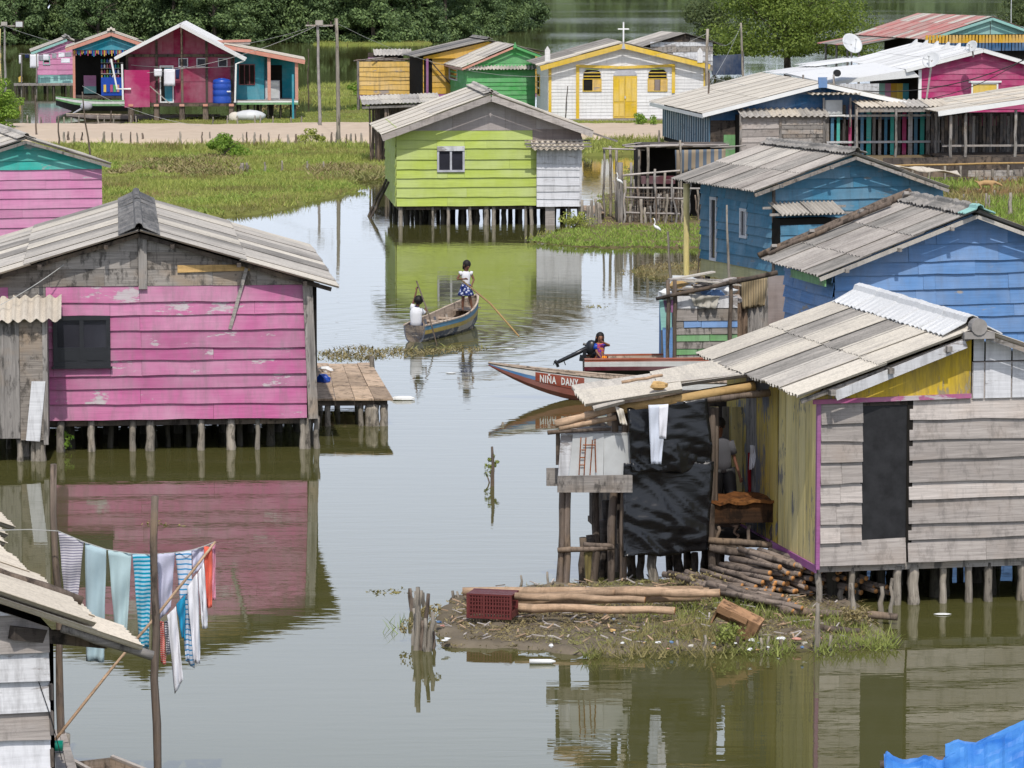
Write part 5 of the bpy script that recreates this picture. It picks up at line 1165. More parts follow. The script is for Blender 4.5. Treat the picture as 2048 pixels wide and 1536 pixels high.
# ---- church
h = House('church', 'white clapboard church with yellow double door, yellow trim and roof cross', 'church', 1097, 250, 0, 4)
zd = h.fr(1200, 237)[1]; W = h.fr(1412, 230)[0]; rx, zt = h.fr(1247, 88, -.5); xl, zl = h.fr(1081, 133, -.5); xr, zr = h.fr(1420, 130, -.5)
cuts = gable_cuts(rx, zt, xl, zl, xr, zr, .08); sl = (zt - zl) / (rx - xl); body(h, W, 7.5, zd, zt - sl * rx - .1, zt - sl * rx - .1, zt, rx)
q = lambda px, py: h.fr(px, py)
dr0, dr1 = q(1226, 234), q(1274, 152); wl0, wl1 = q(1165, 183), q(1203, 134); wr0, wr1 = q(1295, 183), q(1335, 134)
holes = [(dr0[0], dr1[0], zd, dr1[1]), (wl0[0], wl1[0], wl0[1], wl1[1]), (wr0[0], wr1[0], wr0[1], wr1[1])]
planks(h, F_, .12, W - .12, zd, zt, .165, M['church'], cuts, holes, joints=.5, tilt=.02, wob=.003, skew=.004)
planks(h, plane('L'), 0, 7.5, zd, zt - sl * rx, .165, M['church'], tilt=.02, joints=.3)
for u in (0, W - .14): bbox(h, 'corner_trim', M['yellow'], u, u + .14, -.07, .02, zd, zt - sl * rx - .05)
tz = q(1200, 131)[1]
for px, zb_ in ((1155, zd), (1347, q(1347, 186)[1])): x = q(px, 0)[0]; bbox(h, 'porch_trim', M['yellow'], x - .07, x + .09, -.1, -.04, zb_, tz)
beam(h, 'porch_trim', M['yellow'], (q(1152, 0)[0], -.075, tz - .02), (rx, -.075, tz - .1), .07, .14); beam(h, 'porch_trim', M['yellow'], (rx, -.07, tz - .1), (q(1350, 0)[0], -.07, tz), .07, .14)
# double door with raised curved panels
dc = (dr0[0] + dr1[0]) / 2; dd = None
for s_ in (-1, 1):
    a_, b_ = sorted((dc + s_ * .006, dc + s_ * (dr1[0] - dr0[0]) / 2)); dl = bbox(h, 'door_leaf', M['yellow'], a_, b_, -.05, .0, zd + .02, dr1[1])
    for z0, z1 in ((zd + .12, zd + .75), (zd + .85, dr1[1] - .12)):
        for e in (0, 1):
            c0 = a_ + .05 + e * (b_ - a_ - .06) / 2; c1 = c0 + (b_ - a_ - .12) / 2 - .01; MB().box(c0, c1, -.068, -.051, z0, z1).build('door_panel', M['yellow'], dl)
MB().box(dc - .03, dc + .03, -.1, -.07, zd + 1.0, zd + 1.12).build('door_handle', M['metal'], h.o)
def arc(cx, z0, r, y0, y1, n=10): return [(cx + r * math.cos(math.pi * k / n), y0, z0 + r * .62 * math.sin(math.pi * k / n)) for k in range(n + 1)]
r_ = (dr1[0] - dr0[0]) / 2 * .98; MB().prism(arc(dc, dr1[1] + .03, r_, -.06, 0), arc(dc, dr1[1] + .03, r_, .0, 0)).build('arch_panel', M['grey_frame'], h.o)
for w0, w1, op in ((wl0, wl1, 0), (wr0, wr1, 1)):
    cx = (w0[0] + w1[0]) / 2; zmid = q(0, 160)[1]; hw = (w1[0] - w0[0]) / 2 * .92
    panel(h, F_, [(w0[0], w0[1]), (w1[0], w0[1]), (w1[0], w1[1]), (w0[0], w1[1])], .0, M['church'], 'window_backboard')
    ar = arc(cx, zmid + .22, hw, -.03, 0); o = MB().prism([(cx - hw, -.03, zmid), *[]] + [(cx + hw, -.03, zmid)] + ar, [(cx - hw, .0, zmid), (cx + hw, .0, zmid)] + [(x, 0, z) for x, y, z in ar]).build('arched_window', M['darkgap'], h.o)
    for k in range(3): z = zmid + .1 + k * .17; hw2 = hw * (.98 if k < 2 else .75); MB().box(cx - hw2, cx + hw2, -.055, -.032, z, z + .045).build('louvre', M['yellow'] if k < 2 else M['lime'], o)
    fr_ = window(h, F_, w0[0], w1[0], w0[1], zmid, M['yellow'], M['darkgap'], 1, .04, .05)
    if op == 0: panel(h, F_, [(cx + .02, w0[1] + .04), (w1[0] - .04, w0[1] + .04), (w1[0] - .04, zmid - .04), (cx + .02, zmid - .04)], .06, M['yellow_old'], 'shutter')
    else:
        for a_, b_, m_ in ((w0[0] + .04, cx - .16, 'yellow_old'), (cx - .14, cx + .12, 'brown_board'), (cx + .14, w1[0] - .04, 'yellow_old')): panel(h, F_, [(a_, w0[1] + .04), (b_, w0[1] + .04), (b_, zmid - .04), (a_, zmid - .04)], .06, M[m_], 'shutter')
a, b = h.sd(1068, 185), h.sd(1073, 148)
for px0, px1 in ((1067, 1071), (1077, 1081)): a, b = h.sd(px0, 190), h.sd(px1, 150); window(h, plane('L'), min(a[0], b[0]), max(a[0], b[0]) + .3, a[1], b[1], M['yellow'], M['darkgap'], 1)
roof2(h, rx, zt, xl - .05, zl - .02, xr, zr, -.45, 8.2, [M['c_grey'], M['c_light']], rows=2, waves=6, ml=lambda r, c: M['c_cream'] if c < 3 else M['c_grey'], cap=None)
for x, z in ((xl, zl), (xr, zr)): beam(h, 'barge_board', M['yellow'], (rx, -.48, zt - .1), (x, -.48, z - .1), .04, .24)
for px, py in ((1095, 92), (1400, 95)):
    x = h.fr(px, 110, -.5)[0]; zt2 = h.fr(px, py, -.5)[1]; zb2 = zt2 - .75; MB().prism([(x - .13, -.54, zb2), (x + .13, -.54, zb2), (x + .13, -.54, zt2 - .2), (x, -.54, zt2), (x - .13, -.54, zt2 - .2)], [(x - .13, -.45, zb2), (x + .13, -.45, zb2), (x + .13, -.45, zt2 - .2), (x, -.45, zt2), (x - .13, -.45, zt2 - .2)]).build('finial', M['church'], h.o)
cz = h.fr(1248, 44, -.45)[1]; c0 = h.fr(1248, 95, -.45)[1]
MB().prism([(rx - .1, -.52, zt - .25), (rx + .1, -.52, zt - .25), (rx, -.52, zt + .18)], [(rx - .1, -.42, zt - .25), (rx + .1, -.42, zt - .25), (rx, -.42, zt + .18)]).build('cross_base', M['grey_frame'], h.o)
MB().box(rx - .035, rx + .035, -.5, -.44, zt + .05, cz).box(rx - .28, rx + .28, -.49, -.45, cz - .38, cz - .31).build('cross', M['white_pl'], h.o)
bbox(h, 'deck', M['raw_pale'], q(1140, 0)[0], W, -.7, 0, zd - .08, zd); piles(h, [(.3 + i * .62, -.55 + .3 * (i % 2)) for i in range(13)], zd - .08)
pilegrid(h, W, 6, zd, 8, 3, y0=.3)
t = h.fr(1135, 0, -.6)[0]; pole(h, 'dead_branch', M['raw_dark'], (t - .1, -.6, zd), (t + .02, -.6, h.fr(0, 175, -.6)[1]), .03); 
# ---- grey shack behind the church
h = House('grey_shack', 'old grey board shack with blue side behind the right end of the church', 'shed', 1300, 160, 0, 14)
rx, zt = h.fr(1372, 68, -.3); xl, zl = h.fr(1296, 92, -.3); W = h.fr(1425, 150)[0]; xr = 2 * rx - xl; cuts = gable_cuts(rx, zt, xl, zl, xr, zl, .04)
body(h, W, 5, .6, zl, zl, zt, rx); zw = h.fr(0, 92)[1]; planks(h, F_, 0, W, .6, zw, .3, M['white_dirty'], mats=[M['raw'], M['white_dirty'], M['raw']], joints=.6); planks(h, F_, 0, W, zw, zt, .3, M['raw_dark'], cuts, mats=[M['raw'], M['raw_dark'], M['brown_board']])
panel(h, F_, [(h.fr(1425, 0)[0], .3), (h.fr(1490, 0)[0], .3), (h.fr(1490, 0)[0], h.fr(0, 118)[1]), (h.fr(1425, 0)[0], h.fr(0, 122)[1])], -.1, paint('dusky_blue_paint', (.02, .04, .09), .2), 'blue_side_wall')
roof2(h, rx, zt, xl - .4, zl - .1, xr, zl, -.3, 5.5, [M['c_grey'], M['c_light']]); pilegrid(h, W, 4, .6, 6, 2, y0=.1)

# ---- long dark blue house with pale roof
h = House('long_blue_house', 'long deep-blue house with wide cream roof and blue ridge block', 'house', 1420, 322, 0, 8)
rx, zt = h.fr(1645, 168, -.5); xl, zl = h.fr(1405, 229, -.5); xr, zr = h.fr(1885, 220, -.5); W = h.fr(1880, 300)[0]; zb = .3
cuts = gable_cuts(rx, zt, xl, zl, xr, zr, .05); Dp = 11; sl = (zt - zl) / (rx - xl); body(h, W, Dp, zb, zt - sl * rx, zt - sl * rx, zt, rx)
zg = h.fr(1500, 240)[1]; planks(h, F_, 0, W, zg, zt, .5, M['navy'], cuts, joints=.8, tilt=.01, maxlen=2)
panel(h, F_, [(0, zb), (h.fr(1478, 0)[0], zb), (h.fr(1478, 0)[0], zg), (0, zg)], .01, M['raw_dark'], 'dark_lower_wall')
slope_roof(h, (rx, -.5, zt), (xl, -.5, zl), (rx, Dp + 1, zt), [M['c_cream']], rows=2, amp=.012, waves=6, jit=.004); slope_roof(h, (rx, -.5, zt), (xr, -.5, zr), (rx, Dp + 1, zt), [M['c_cream']], rows=2, amp=.012, waves=6)
for x, z in ((xl, zl), (xr, zr)): beam(h, 'barge_board', M['white_pl'], (rx, -.52, zt - .04), (x, -.52, z - .04), .04, .17)
beam(h, 'eave_board', M['white_pl'], (xl + .02, -.5, zl - .08), (xl + .02, Dp + 1, zl - .08), .03, .15)
bbox(h, 'ridge_block', M['peri'], rx - .18, rx + .18, -.6, -.45, zt - .15, zt + .28)
yl = h.sd(1326, 280)[0]; yl = min(max(yl, 6), 11); vboards(h, plane('L', 0), 0, Dp, zb + .2, zt - sl * rx - .25, .13, (M['blue_teal'], M['white_dirty'], M['blue_teal'], M['raw_dark']), gap=.03)
# plank annex
x0, x1 = h.fr(1478, 0, -.9)[0], h.fr(1648, 0, -.9)[0]; zt2 = h.fr(0, 240, -.9)[1]; zb2 = h.fr(0, 308, -.9)[1]; bbox(h, 'annex_inner_wall', M['darkgap'], x0 + .05, x1, -.85, 0, .15, zt2)
xm = h.fr(1560, 0, -.9)[0]; P9 = plane('F', -.9); planks(h, P9, x0 + .15, xm, .2, zt2, .28, M['raw_pale'], tilt=.03, mats=[M['raw_pale'], M['raw']]); planks(h, P9, xm, x1, .2, zt2, .2, M['raw'], tilt=.03, joints=.4)
for x in (x0 + .05, xm, x1): bbox(h, 'annex_post', M['raw_v'], x, x + .1, -.97, -.9, -.1, zt2 + .05)
a = h.fr(1472, 226); slope_roof(h, (a[0], 0, h.fr(0, 226)[1]), (a[0], -1.15, h.fr(0, 243, -1.1)[1]), (h.fr(1648, 0)[0], 0, h.fr(0, 226)[1]), [M['c_light'], M['c_tan']], cols=3, rows=1, amp=.035, lift=0)
bbox(h, 'green_corner_board', M['green_junk'], x0 - .5, x0 - .02, -.4, -.36, .1, 1.1)
# shuttered upper opening
a, b = h.fr(1650, 230, -.2), h.fr(1684, 200, -.2); bbox(h, 'window_shutter', M['metal'], a[0], b[0], -.26, -.2, a[1] + .05, b[1]); 
for x in (a[0] - .12, b[0] + .3): bbox(h, 'shutter_post', M['raw_v'], x, x + .07, -.35, -.25, a[1] - .5, b[1] + .1)
bbox(h, 'shutter_sill', M['white_pl'], a[0], b[0] + .1, -.35, -.27, a[1] - .05, a[1] + .02)
a = h.fr(1612, 186, -.0); b = h.fr(1712, 186); zz = h.fr(0, 197, -.8)[1]; slope_roof(h, (a[0], -.05, a[1]), (a[0], -.8, zz), (b[0], -.05, a[1]), [M['c_tan']], cols=2, rows=1, amp=.04, lift=.0)
# second awning over coloured upright boards
a = h.fr(1700, 212); b = h.fr(1890, 212, -1.6); zz = h.fr(0, 224, -1.8)[1]; zu = h.fr(0, 212)[1]
slope_roof(h, (a[0], .1, zu + .05), (a[0], -1.8, zz), (b[0] + .2, .1, zu + .05), [M['c_light'], M['c_tan']], cols=4, rows=1, amp=.035, lift=0)
beam(h, 'awning_beam', M['raw'], (h.fr(1716, 0, -1.7)[0], -1.7, zz - .12), (b[0], -1.7, zz - .12), .08, .2)
for px in (1716, 1795, 1875): x = h.fr(px, 0, -1.7)[0]; pole(h, 'awning_post', M['raw_v'], (x, -1.7, -.2), (x, -1.7, zz - .1), .06)
for i, px in enumerate(range(1656, 1882, 12)):
    x = h.fr(px, 0, -.5)[0]; m_ = (M['raw_v'], M['blue_teal'], M['teal'], M['dark_v'], M['magenta'], M['white_dirty'], M['blue_teal'], M['teal'], M['raw_v'])[i % 9]
    bbox(h, 'upright_board', m_, x, x + R.uniform(.12, .2), -.14, -.11, .1, zu - .15)
for z in (.75, zu - .6): beam(h, 'rail', M['white_dirty'], (h.fr(1656, 0, -.2)[0], -.2, z), (W, -.2, z), .04, .09)
pilegrid(h, W, 8, zb, 10, 3, y0=.2)

# ---- open dark shed at the right with tan roof
h = House('open_shed', 'open dark board shed under a wide tan roof at the right edge', 'shed', 1890, 330, 0, 5)
W = h.fr(2130, 300)[0]; zl = h.fr(1890, 226, -.3)[1]; zr = h.fr(2048, 212, -.3)[1]; yb = 7.0; zbk = h.fr(1970, 198, yb)[1]
xrr = h.fr(2140, 200, -.3)[0]; xll = h.fr(1886, 226, -.3)[0]
slope_roof(h, (xrr, -.3, zr + .5), (xll - .2, -.3, zl), (xrr, yb, zr + .5), [M['c_tan'], M['c_cream']], rows=3, amp=.012, waves=5)
beam(h, 'fascia', M['white_pl'], (xll - .2, -.32, zl - .03), (xrr, -.32, zr + .44), .04, .2)
for px in (1905, 1935, 2035): x = h.fr(px, 0)[0]; pole(h, 'post', M['raw_v'], (x, 0, -.2), (x, 0, zl + .1), .07)
for i in range(34):
    x = i * W / 34; bbox(h, 'upright_board', (M['dark_v'], M['dark_v'], M['raw_v'], M['dark_v'], M['raw_dark'])[i % 5], x, x + W / 34 * R.uniform(.6, .97), 3.0, 3.04, .2, zl - R.uniform(.1, .3))
for i in range(7): x = .4 + i * .5; bbox(h, 'pink_far_board', M['hotpink'], x, x + .22, 4.5, 4.52, zl - .75, zl - .35)
bbox(h, 'back_wall', M['raw_dark'], 0, W, 4.8, 4.9, .2, zl - .2); bbox(h, 'floor', M['raw_dark'], 0, W, .2, 3.0, .25, .35); beam(h, 'rail', M['raw_pale'], (0, .6, .75), (W, .6, .75), .05, .08)
# ---- magenta house with white roof
h = House('magenta_house', 'magenta plank house with brilliant white roof and yellow shuttered window', 'house', 1836, 248, 0, 9)
rx, zt = h.fr(1967, 100, -.4); xl, zl = h.fr(1812, 140, -.4); xr, zr = h.fr(2110, 142, -.4); W = h.fr(2095, 200)[0]; cuts = gable_cuts(rx, zt, xl, zl, xr, zr, .05)
body(h, W, 10, .4, zl, zr, zt, rx); a, b = h.fr(1942, 190), h.fr(1996, 165)
planks(h, F_, 0, W, .4, zt, .3, M['magenta'], cuts, [(a[0], b[0], a[1], b[1])], joints=.5, tilt=.03)
window(h, F_, a[0], b[0], a[1], b[1], M['white_pl'], M['yellow'], 1, .08, .05); bbox(h, 'window_head', M['white_pl'], a[0] - .15, b[0] + .15, -.12, -.02, b[1], b[1] + .09)
bbox(h, 'corner_trim', M['white_pl'], -.02, .14, -.07, .02, .4, zl)
roof2(h, rx, zt, xl, zl, xr, zr, -.4, 12.5, [M['c_white']], rows=2, amp=.01, waves=4)
for x, z in ((xl, zl), (xr, zr)): beam(h, 'barge_board', M['white_pl'], (rx, -.42, zt - .03), (x, -.42, z - .03), .04, .18)
for k_ in range(6):
    y_ = .6 + k_ * 2.1; MB().prism([(rx - .9, y_, zt - .25), (rx - .3, y_, zt - .02), (rx - .3, y_, zt + .28), (rx - .5, y_, zt + .1)], [(rx - .9, y_ + .35, zt - .25), (rx - .3, y_ + .35, zt - .02), (rx - .3, y_ + .35, zt + .28), (rx - .5, y_ + .35, zt + .1)]).build('roof_vent', M['c_white'], h.o)
# lower white porch roof on the left
q0 = h.fr(1655, 166, -.2); q1 = h.fr(1835, 150, -.2)
MB().prism([(q0[0], -.3, q0[1] - .08), (q1[0] + .1, -.3, q1[1] - .1), (xl + .3, -.3, zl + .05), (q0[0], -.3, q0[1])], [(q0[0] - .6, 7, q0[1] + .22), (q1[0] + .1, 7, q1[1]), (xl + .3, 7, zl + .15), (q0[0] - .6, 7, q0[1] + .3)]).build('porch_roof', M['c_white'], h.o)
vboards(h, plane('F', 1.5), q0[0] + .3, -.1, .3, q0[1] - .1, .32, (M['crimson'], M['yellow'], M['mint'], M['pink_old'], M['orange'], M['yellow'], M['cyan']))
pilegrid(h, W, 8, .4, 6, 2, y0=.2)
h = House('white_canopy', 'low white canopy roof with dark fan left of the brilliant white roof', 'shed', 1600, 262, 0, 6)
a, b = h.fr(1597, 150), h.fr(1765, 138); slope_roof(h, (b[0], 4, b[1] + .3), (a[0], 0, a[1]), (b[0] + .1, 7, b[1] + .35), [M['c_white']], cols=2, rows=2, amp=.01)
panel(h, plane('F', 2), [(h.fr(1640, 0, 2)[0], .2), (h.fr(1760, 0, 2)[0], .2), (h.fr(1760, 0, 2)[0], a[1] - .5), (h.fr(1640, 0, 2)[0], a[1] - .5)], 0, M['white_dirty'], 'white_wall')
MB().tube([(h.fr(1676, 0, 1.7)[0], 1.6, h.fr(0, 152, 1.7)[1]), (h.fr(1676, 0, 1.7)[0], 1.9, h.fr(0, 152, 1.7)[1])], .17, 14).build('dark_fan', M['black'], h.o)
for x in (a[0] + .3, a[0] + 1.8): pole(h, 'post', M['raw_v'], (x, .4, 0), (x, .4, a[1]), .06)
# ---- mint house, red-stained roof, yellow and blue fringe
h = House('mint_house', 'mint house with red-stained roof and yellow and blue bunting, top right', 'house', 1862, 178, 0, 14)
rx, zt = h.fr(1985, 36, -.4); xl, zl = h.fr(1850, 80, -.4); xr, zr = h.fr(2120, 84, -.4); W = h.fr(2110, 120)[0]; cuts = gable_cuts(rx, zt, xl, zl, xr, zr, .06)
zg = h.fr(0, 80)[1]; body(h, W, 9, .5, zl, zr, zt, rx); panel(h, F_, [(0, zg), (rx, zt - .1), (W, zg)], .03, M['mint'], 'gable_panel')
bbox(h, 'gable_post', M['raw_dark'], rx - .02, rx + .02, -.05, -.035, zg, zt - .2); beam(h, 'barge_board', M['mint'], (rx, -.42, zt - .05), (xl, -.42, zl - .05), .04, .16); beam(h, 'barge_board', M['mint'], (rx, -.42, zt - .05), (xr, -.42, zr - .05), .04, .16)
slope_roof(h, (rx, -.4, zt), (xl, -.4, zl), (rx, 13, zt), [M['c_red'], M['c_red'], M['c_light']], rows=3, waves=6); slope_roof(h, (rx, -.4, zt), (xr, -.4, zr), (rx, 13, zt), [M['c_red']], rows=2)
q0 = h.fr(1660, 100, 6); slope_roof(h, (xl + .5, 5, zl - .02), (xl - 2.6, 5, zl - .55), (xl + .5, 13, zl - .02), [M['c_grey'], M['c_red']], rows=1); 
for i in range(4): pole(h, 'porch_post', M['raw_v'], (xl - 2.3, 5.5 + i * 2.2, 0), (xl - 2.3, 5.5 + i * 2.2, zl - .5), .08)
mb = MB()
for rr in range(2):
    for i in range(40):
        x = -.6 + i * (W + .6) / 40; z0 = zg - .02 - rr * .5; mb.prism([(x + .02, -.5, z0), (x + .17, -.5, z0), (x + .14 + R.uniform(0, .1), -.5, z0 - .5), (x + .0, -.5, z0 - .5)], [(x + .02, -.47, z0), (x + .17, -.47, z0), (x + .14, -.47, z0 - .5), (x, -.47, z0 - .5)], rr)
tag(mb.build('bunting_fringe', [M['orange'], M['navy']], h.o), kind='stuff')

# ---- sheds and pens between lime and teal-blue houses
h = House('lean_to_shed', 'dark brushwood lean-to with flat pale roof behind the left of the lime house', 'shed', 740, 330, 0, 4)
a, b = h.fr(724, 211), h.fr(880, 200); W = h.fr(880, 0)[0]
slope_roof(h, (a[0], 3, b[1] + .0), (a[0], -.2, a[1]), (b[0], 3, b[1] + .1), [M['c_cream'], M['c_light']], cols=4, rows=2, amp=.015)
for i in range(9): x = h.fr(742 + i * 5, 0)[0]; y_ = R.uniform(0, 1.5); pole(h, 'brush_pole', M['bark'], (x, y_, -.1), (x + R.uniform(-.1, .1), y_, a[1] - .05), R.uniform(.03, .07))
bbox(h, 'dark_wall', M['raw_dark'], .25, W, 1.6, 1.7, .05, a[1]); beam(h, 'roof_edge', M['raw'], (a[0], -.1, a[1] - .08), (W, -.1, a[1] + .02), .06, .1)
h = House('pole_pen', 'rickety pole and net pen with open shelter right of the lime house', 'pen', 1215, 452, 0, 3)
f3 = lambda px, py, c=0: Vector((h.fr(px, py, c)[0], c, h.fr(px, py, c)[1]))
for i, (px, y0_, c) in enumerate(((1208, 296, 2.5), (1220, 292, 2.6), (1233, 300, 1), (1240, 325, 0), (1243, 348, .2), (1250, 360, .3), (1262, 325, .8), (1278, 300, 1.2), (1296, 292, .6), (1310, 338, .1), (1330, 345, .4), (1334, 388, 0), (1345, 355, .2), (1360, 280, .8), (1364, 400, .1), (1318, 388, .3), (1282, 398, -.1), (1262, 408, .1), (1300, 412, 0), (1290, 415, -.2), (1372, 330, 1.5), (1270, 410, .5))):
    b = f3(px, y0_, c); pole(h, 'pen_pole', M['pile' if i % 3 else 'raw_v'], (b.x + R.uniform(-.05, .08), c, -.2), b, R.uniform(.035, .06) * (1.8 if px == 1240 else 1), wob=.03)
for (x0, y0), (x1, y1), c in (((1205, 297), (1290, 300), 2.4), ((1245, 351), (1360, 341), .5), ((1240, 375), (1400, 377), .3), ((1240, 394), (1380, 398), .1), ((1240, 425), (1360, 428), .0), ((1250, 293), (1365, 291), .9), ((1300, 290), (1458, 290), 1.0), ((1228, 360), (1236, 410), .3)): pole(h, 'pen_rail', M['raw_pale'], f3(x0, y0, c), f3(x1, y1, c), .035)
for i in range(26): x = 1244 + i * 5; a = f3(x, 378, .35); b = f3(x, 448, .35); MB().tube([a, b], .008, 4).build('net_wire', M['bark'], h.o)
for i in range(10): a = f3(1244, 380 + i * 7, .35); b = f3(1372, 380 + i * 7, .35); MB().tube([a, b], .008, 4).build('net_wire', M['bark'], h.o)
for i in range(26):
    px = 1242 + i * 6.4 + R.uniform(-3, 3); c = R.uniform(-.2, 1.6); b = f3(px, R.uniform(345, 415), c); pole(h, 'pen_pole', M[('pile', 'raw_v', 'bark')[i % 3]], (b.x + R.uniform(-.15, .15), c, -.2), b, R.uniform(.022, .04), wob=.04)
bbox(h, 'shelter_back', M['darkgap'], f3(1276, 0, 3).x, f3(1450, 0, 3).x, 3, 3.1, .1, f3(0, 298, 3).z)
bbox(h, 'shelter_side', M['raw_dark'], f3(1276, 0, 1.6).x, f3(1280, 0, 1.6).x + .03, 1.4, 3, .1, f3(0, 300, 2).z); bbox(h, 'shelter_roof', M['raw_dark'], f3(1276, 0, 1.6).x, f3(1456, 0, 1.6).x, 1.4, 3, f3(0, 297, 1.6).z, f3(0, 292, 1.6).z)
for i in range(10): a = f3(1245 + i * 22, 292 + R.uniform(-2, 4), R.uniform(1.2, 2.8)); pole(h, 'roof_stick', M['raw_pale'], a, a + Vector((R.uniform(.5, 1.2), R.uniform(-.5, .5), R.uniform(-.02, .1))), .03)
bbox(h, 'red_crate', paint('faded_dark_red_paint', (.10, .02, .03), .3), f3(1284, 0, 1).x, f3(1352, 0, 1).x, 1.0, 1.3, f3(0, 372, 1).z, f3(0, 357, 1).z)
mk = fabric('striped_old_tarp', (.3, .24, .17), (.10, .13, .17), 1.3, 'X', .55)
c_ = [h.M @ f3(x, y, .9) for x, y in ((1350, 300), (1452, 298), (1450, 325), (1352, 350))]; cloth('hanging_tarp', 'old striped brown and blue tarp hanging on the pen shelter', c_, mk, 'tarp', amp=.06, nu=12, nv=6, folds=3, seed=4)
# paling stakes beside the white lean-to
for i in range(9):
    px = 1162 + i * 5; p = G(px, 458 - i * .6); tag(pole_mb((p.x, p.y, -.2), (p.x + R.uniform(-.05, .05), p.y, R.uniform(.7, .95)), .045, seg=6).build('paling_stake', M['pile'], None, True), ORD[i] + ' grey stake, counting from the white lean-to of the lime house', 'stake', 'stakes beside the lime house')
p = G(1185, 420, .25); wk = thing('plank_walkway', 'short plank walkway between the lime house lean-to and the pen', 'walkway', p); [MB().box(-.35 + .24 * i, -.13 + .24 * i, -1.8, 1.8, 0, .03).build('plank', M['dockwood'], wk) for i in range(3)]; [pole(wk, 'leg', M['pile'], (x, y, -.5), (x, y, 0), .04) for x in (-.3, .3) for y in (-1.5, 1.5)]
# ================================================================ BOTTOM-LEFT SHACK
h = House('stilt_house', 'white-painted rough plank shack with sagging cream sheet roof, bottom left', 'house', 105, 1819, 0, 16, ax=0)
W = 4.0; zt_ = 2.75; e0 = h.fr(285, 1308, -.35); zr = h.fr(0, 1213, -.35); sl = (zr[1] - e0[1]) / (e0[0] - zr[0]); zw = e0[1] + sl * e0[0] - .08
planks(h, F_, -W, 0, .7, 3.6, .30, M['white_dirty'], [under_line((0, zw), (-W, zw + sl * W))], joints=.9, tilt=.05, wob=.014, mats=[M['white'], M['white_dirty'], M['raw_pale'], M['white']], base=.02)
body(h, .1, 6, .7, zw, zw, zw, 0); MB().prism([(-W, .05, .7), (-.05, .05, .7), (-.05, .05, zw - .05), (-W, .05, zw + sl * W - .05)], [(-W, 6, .7), (-.05, 6, .7), (-.05, 6, zw - .05), (-W, 6, zw + sl * W - .05)]).build('inner_wall', M['darkgap'], h.o)
for i in range(int((zw - 1.05) / .29)): bbox(h, 'board_edge', M['dark_v'], -.01, .025, -.07, -.0, .75 + i * .29 + R.uniform(0, .05), .75 + i * .29 + R.uniform(.15, .25))
RL = 3.2
slope_roof(h, (e0[0] - RL, -.35, e0[1] + sl * RL), (e0[0], -.35, e0[1]), (e0[0] - RL, 7.6, e0[1] + sl * RL), [M['c_tan']], rows=2, cols=8, waves=7, amp=.028, jit=.02, lap=.25, shift=(0, .32, .52, .64, .66, .58, .4, .15))
slope_roof(h, (e0[0] - RL, -.4, e0[1] + sl * RL + .06), (e0[0] - .45, -.4, e0[1] + sl * .45 + .07), (e0[0] - RL, 1.2, e0[1] + sl * RL + .06), [M['c_tan'], M['c_cream']], rows=1, cols=1, waves=6, amp=.03)
pole(h, 'roof_pole', M['raw'], (e0[0] - .7, -.2, e0[1] + sl * .7 - .02), (e0[0] + .12, -.2, e0[1] - .05), .05, .045)
pole(h, 'roof_log', M['bark'], (e0[0] - 1.9, 1.3, e0[1] + sl * 1.9 + .16), (e0[0] - .3, 1.1, e0[1] + sl * .3 + .14), .05, .045, .04)
beam(h, 'eave_batten', M['raw_dark'], (-.35, -.1, zw - .02), (.55, .2, zw - .2), .1, .12); bbox(h, 'rafter_end', M['bark'], -.7, -.6, -.12, .0, zw + .02, zw + .22)
pilegrid(h, W, 5, .7, 5, 3, x0=-W, y0=.1)
MB().tube([(-.15, 0, e0[1] - .1), (.0, -.1, e0[1] - .6), (.1, -.05, e0[1] - 1.0)], .004, 4).build('hanging_wire', M['cableb'], h.o)
for i, (pts, z) in enumerate(((((92, 1620), (175, 1600), (130, 1460), (92, 1458)), .62),)):
    dk = thing('plank_landing', 'pale plank landing at the foot of the white shack, bottom left', 'landing', G(100, 1600, 0))
    o_ = Vector(dk.location); c_ = [G(x, y, z) - o_ for x, y in pts]
    for k_ in range(3):
        a, b = k_ / 3 + .01, (k_ + 1) / 3 - .01; q_ = [c_[0].lerp(c_[1], a), c_[0].lerp(c_[1], b), c_[3].lerp(c_[2], b), c_[3].lerp(c_[2], a)]
        MB().prism(q_, [v - Vector((0, 0, .04)) for v in q_]).build('deck_board', M['raw_pale'], dk)
    for v in c_: pole(dk, 'pile', M['pile'], (v.x, v.y, -.4), (v.x, v.y, z - .04), .06)
bt = thing('bottle', 'green and blue plastic bottle lying on the landing by the white shack', 'bottle', G(108, 1499, .66)); MB().tube([(-.09, 0, .04), (.09, 0, .04)], .055, 10).build('bottle_body', plain('green_bottle', (.0, .18, .12), .3), bt, True); MB().tube([(-.13, .05, .06), (-.02, .05, .07)], .05, 9).build('bottle_body', M['peri'], bt, True)
mb = MB(); 
a, b, c, d = G(178, 1530, .45), G(212, 1503, .45), G(262, 1560, .45), G(300, 1620, .45)
cb = thing('moored_canoe', 'weathered canoe end poking in at the bottom edge beside the washing pole', 'boat', G(230, 1600, 0))

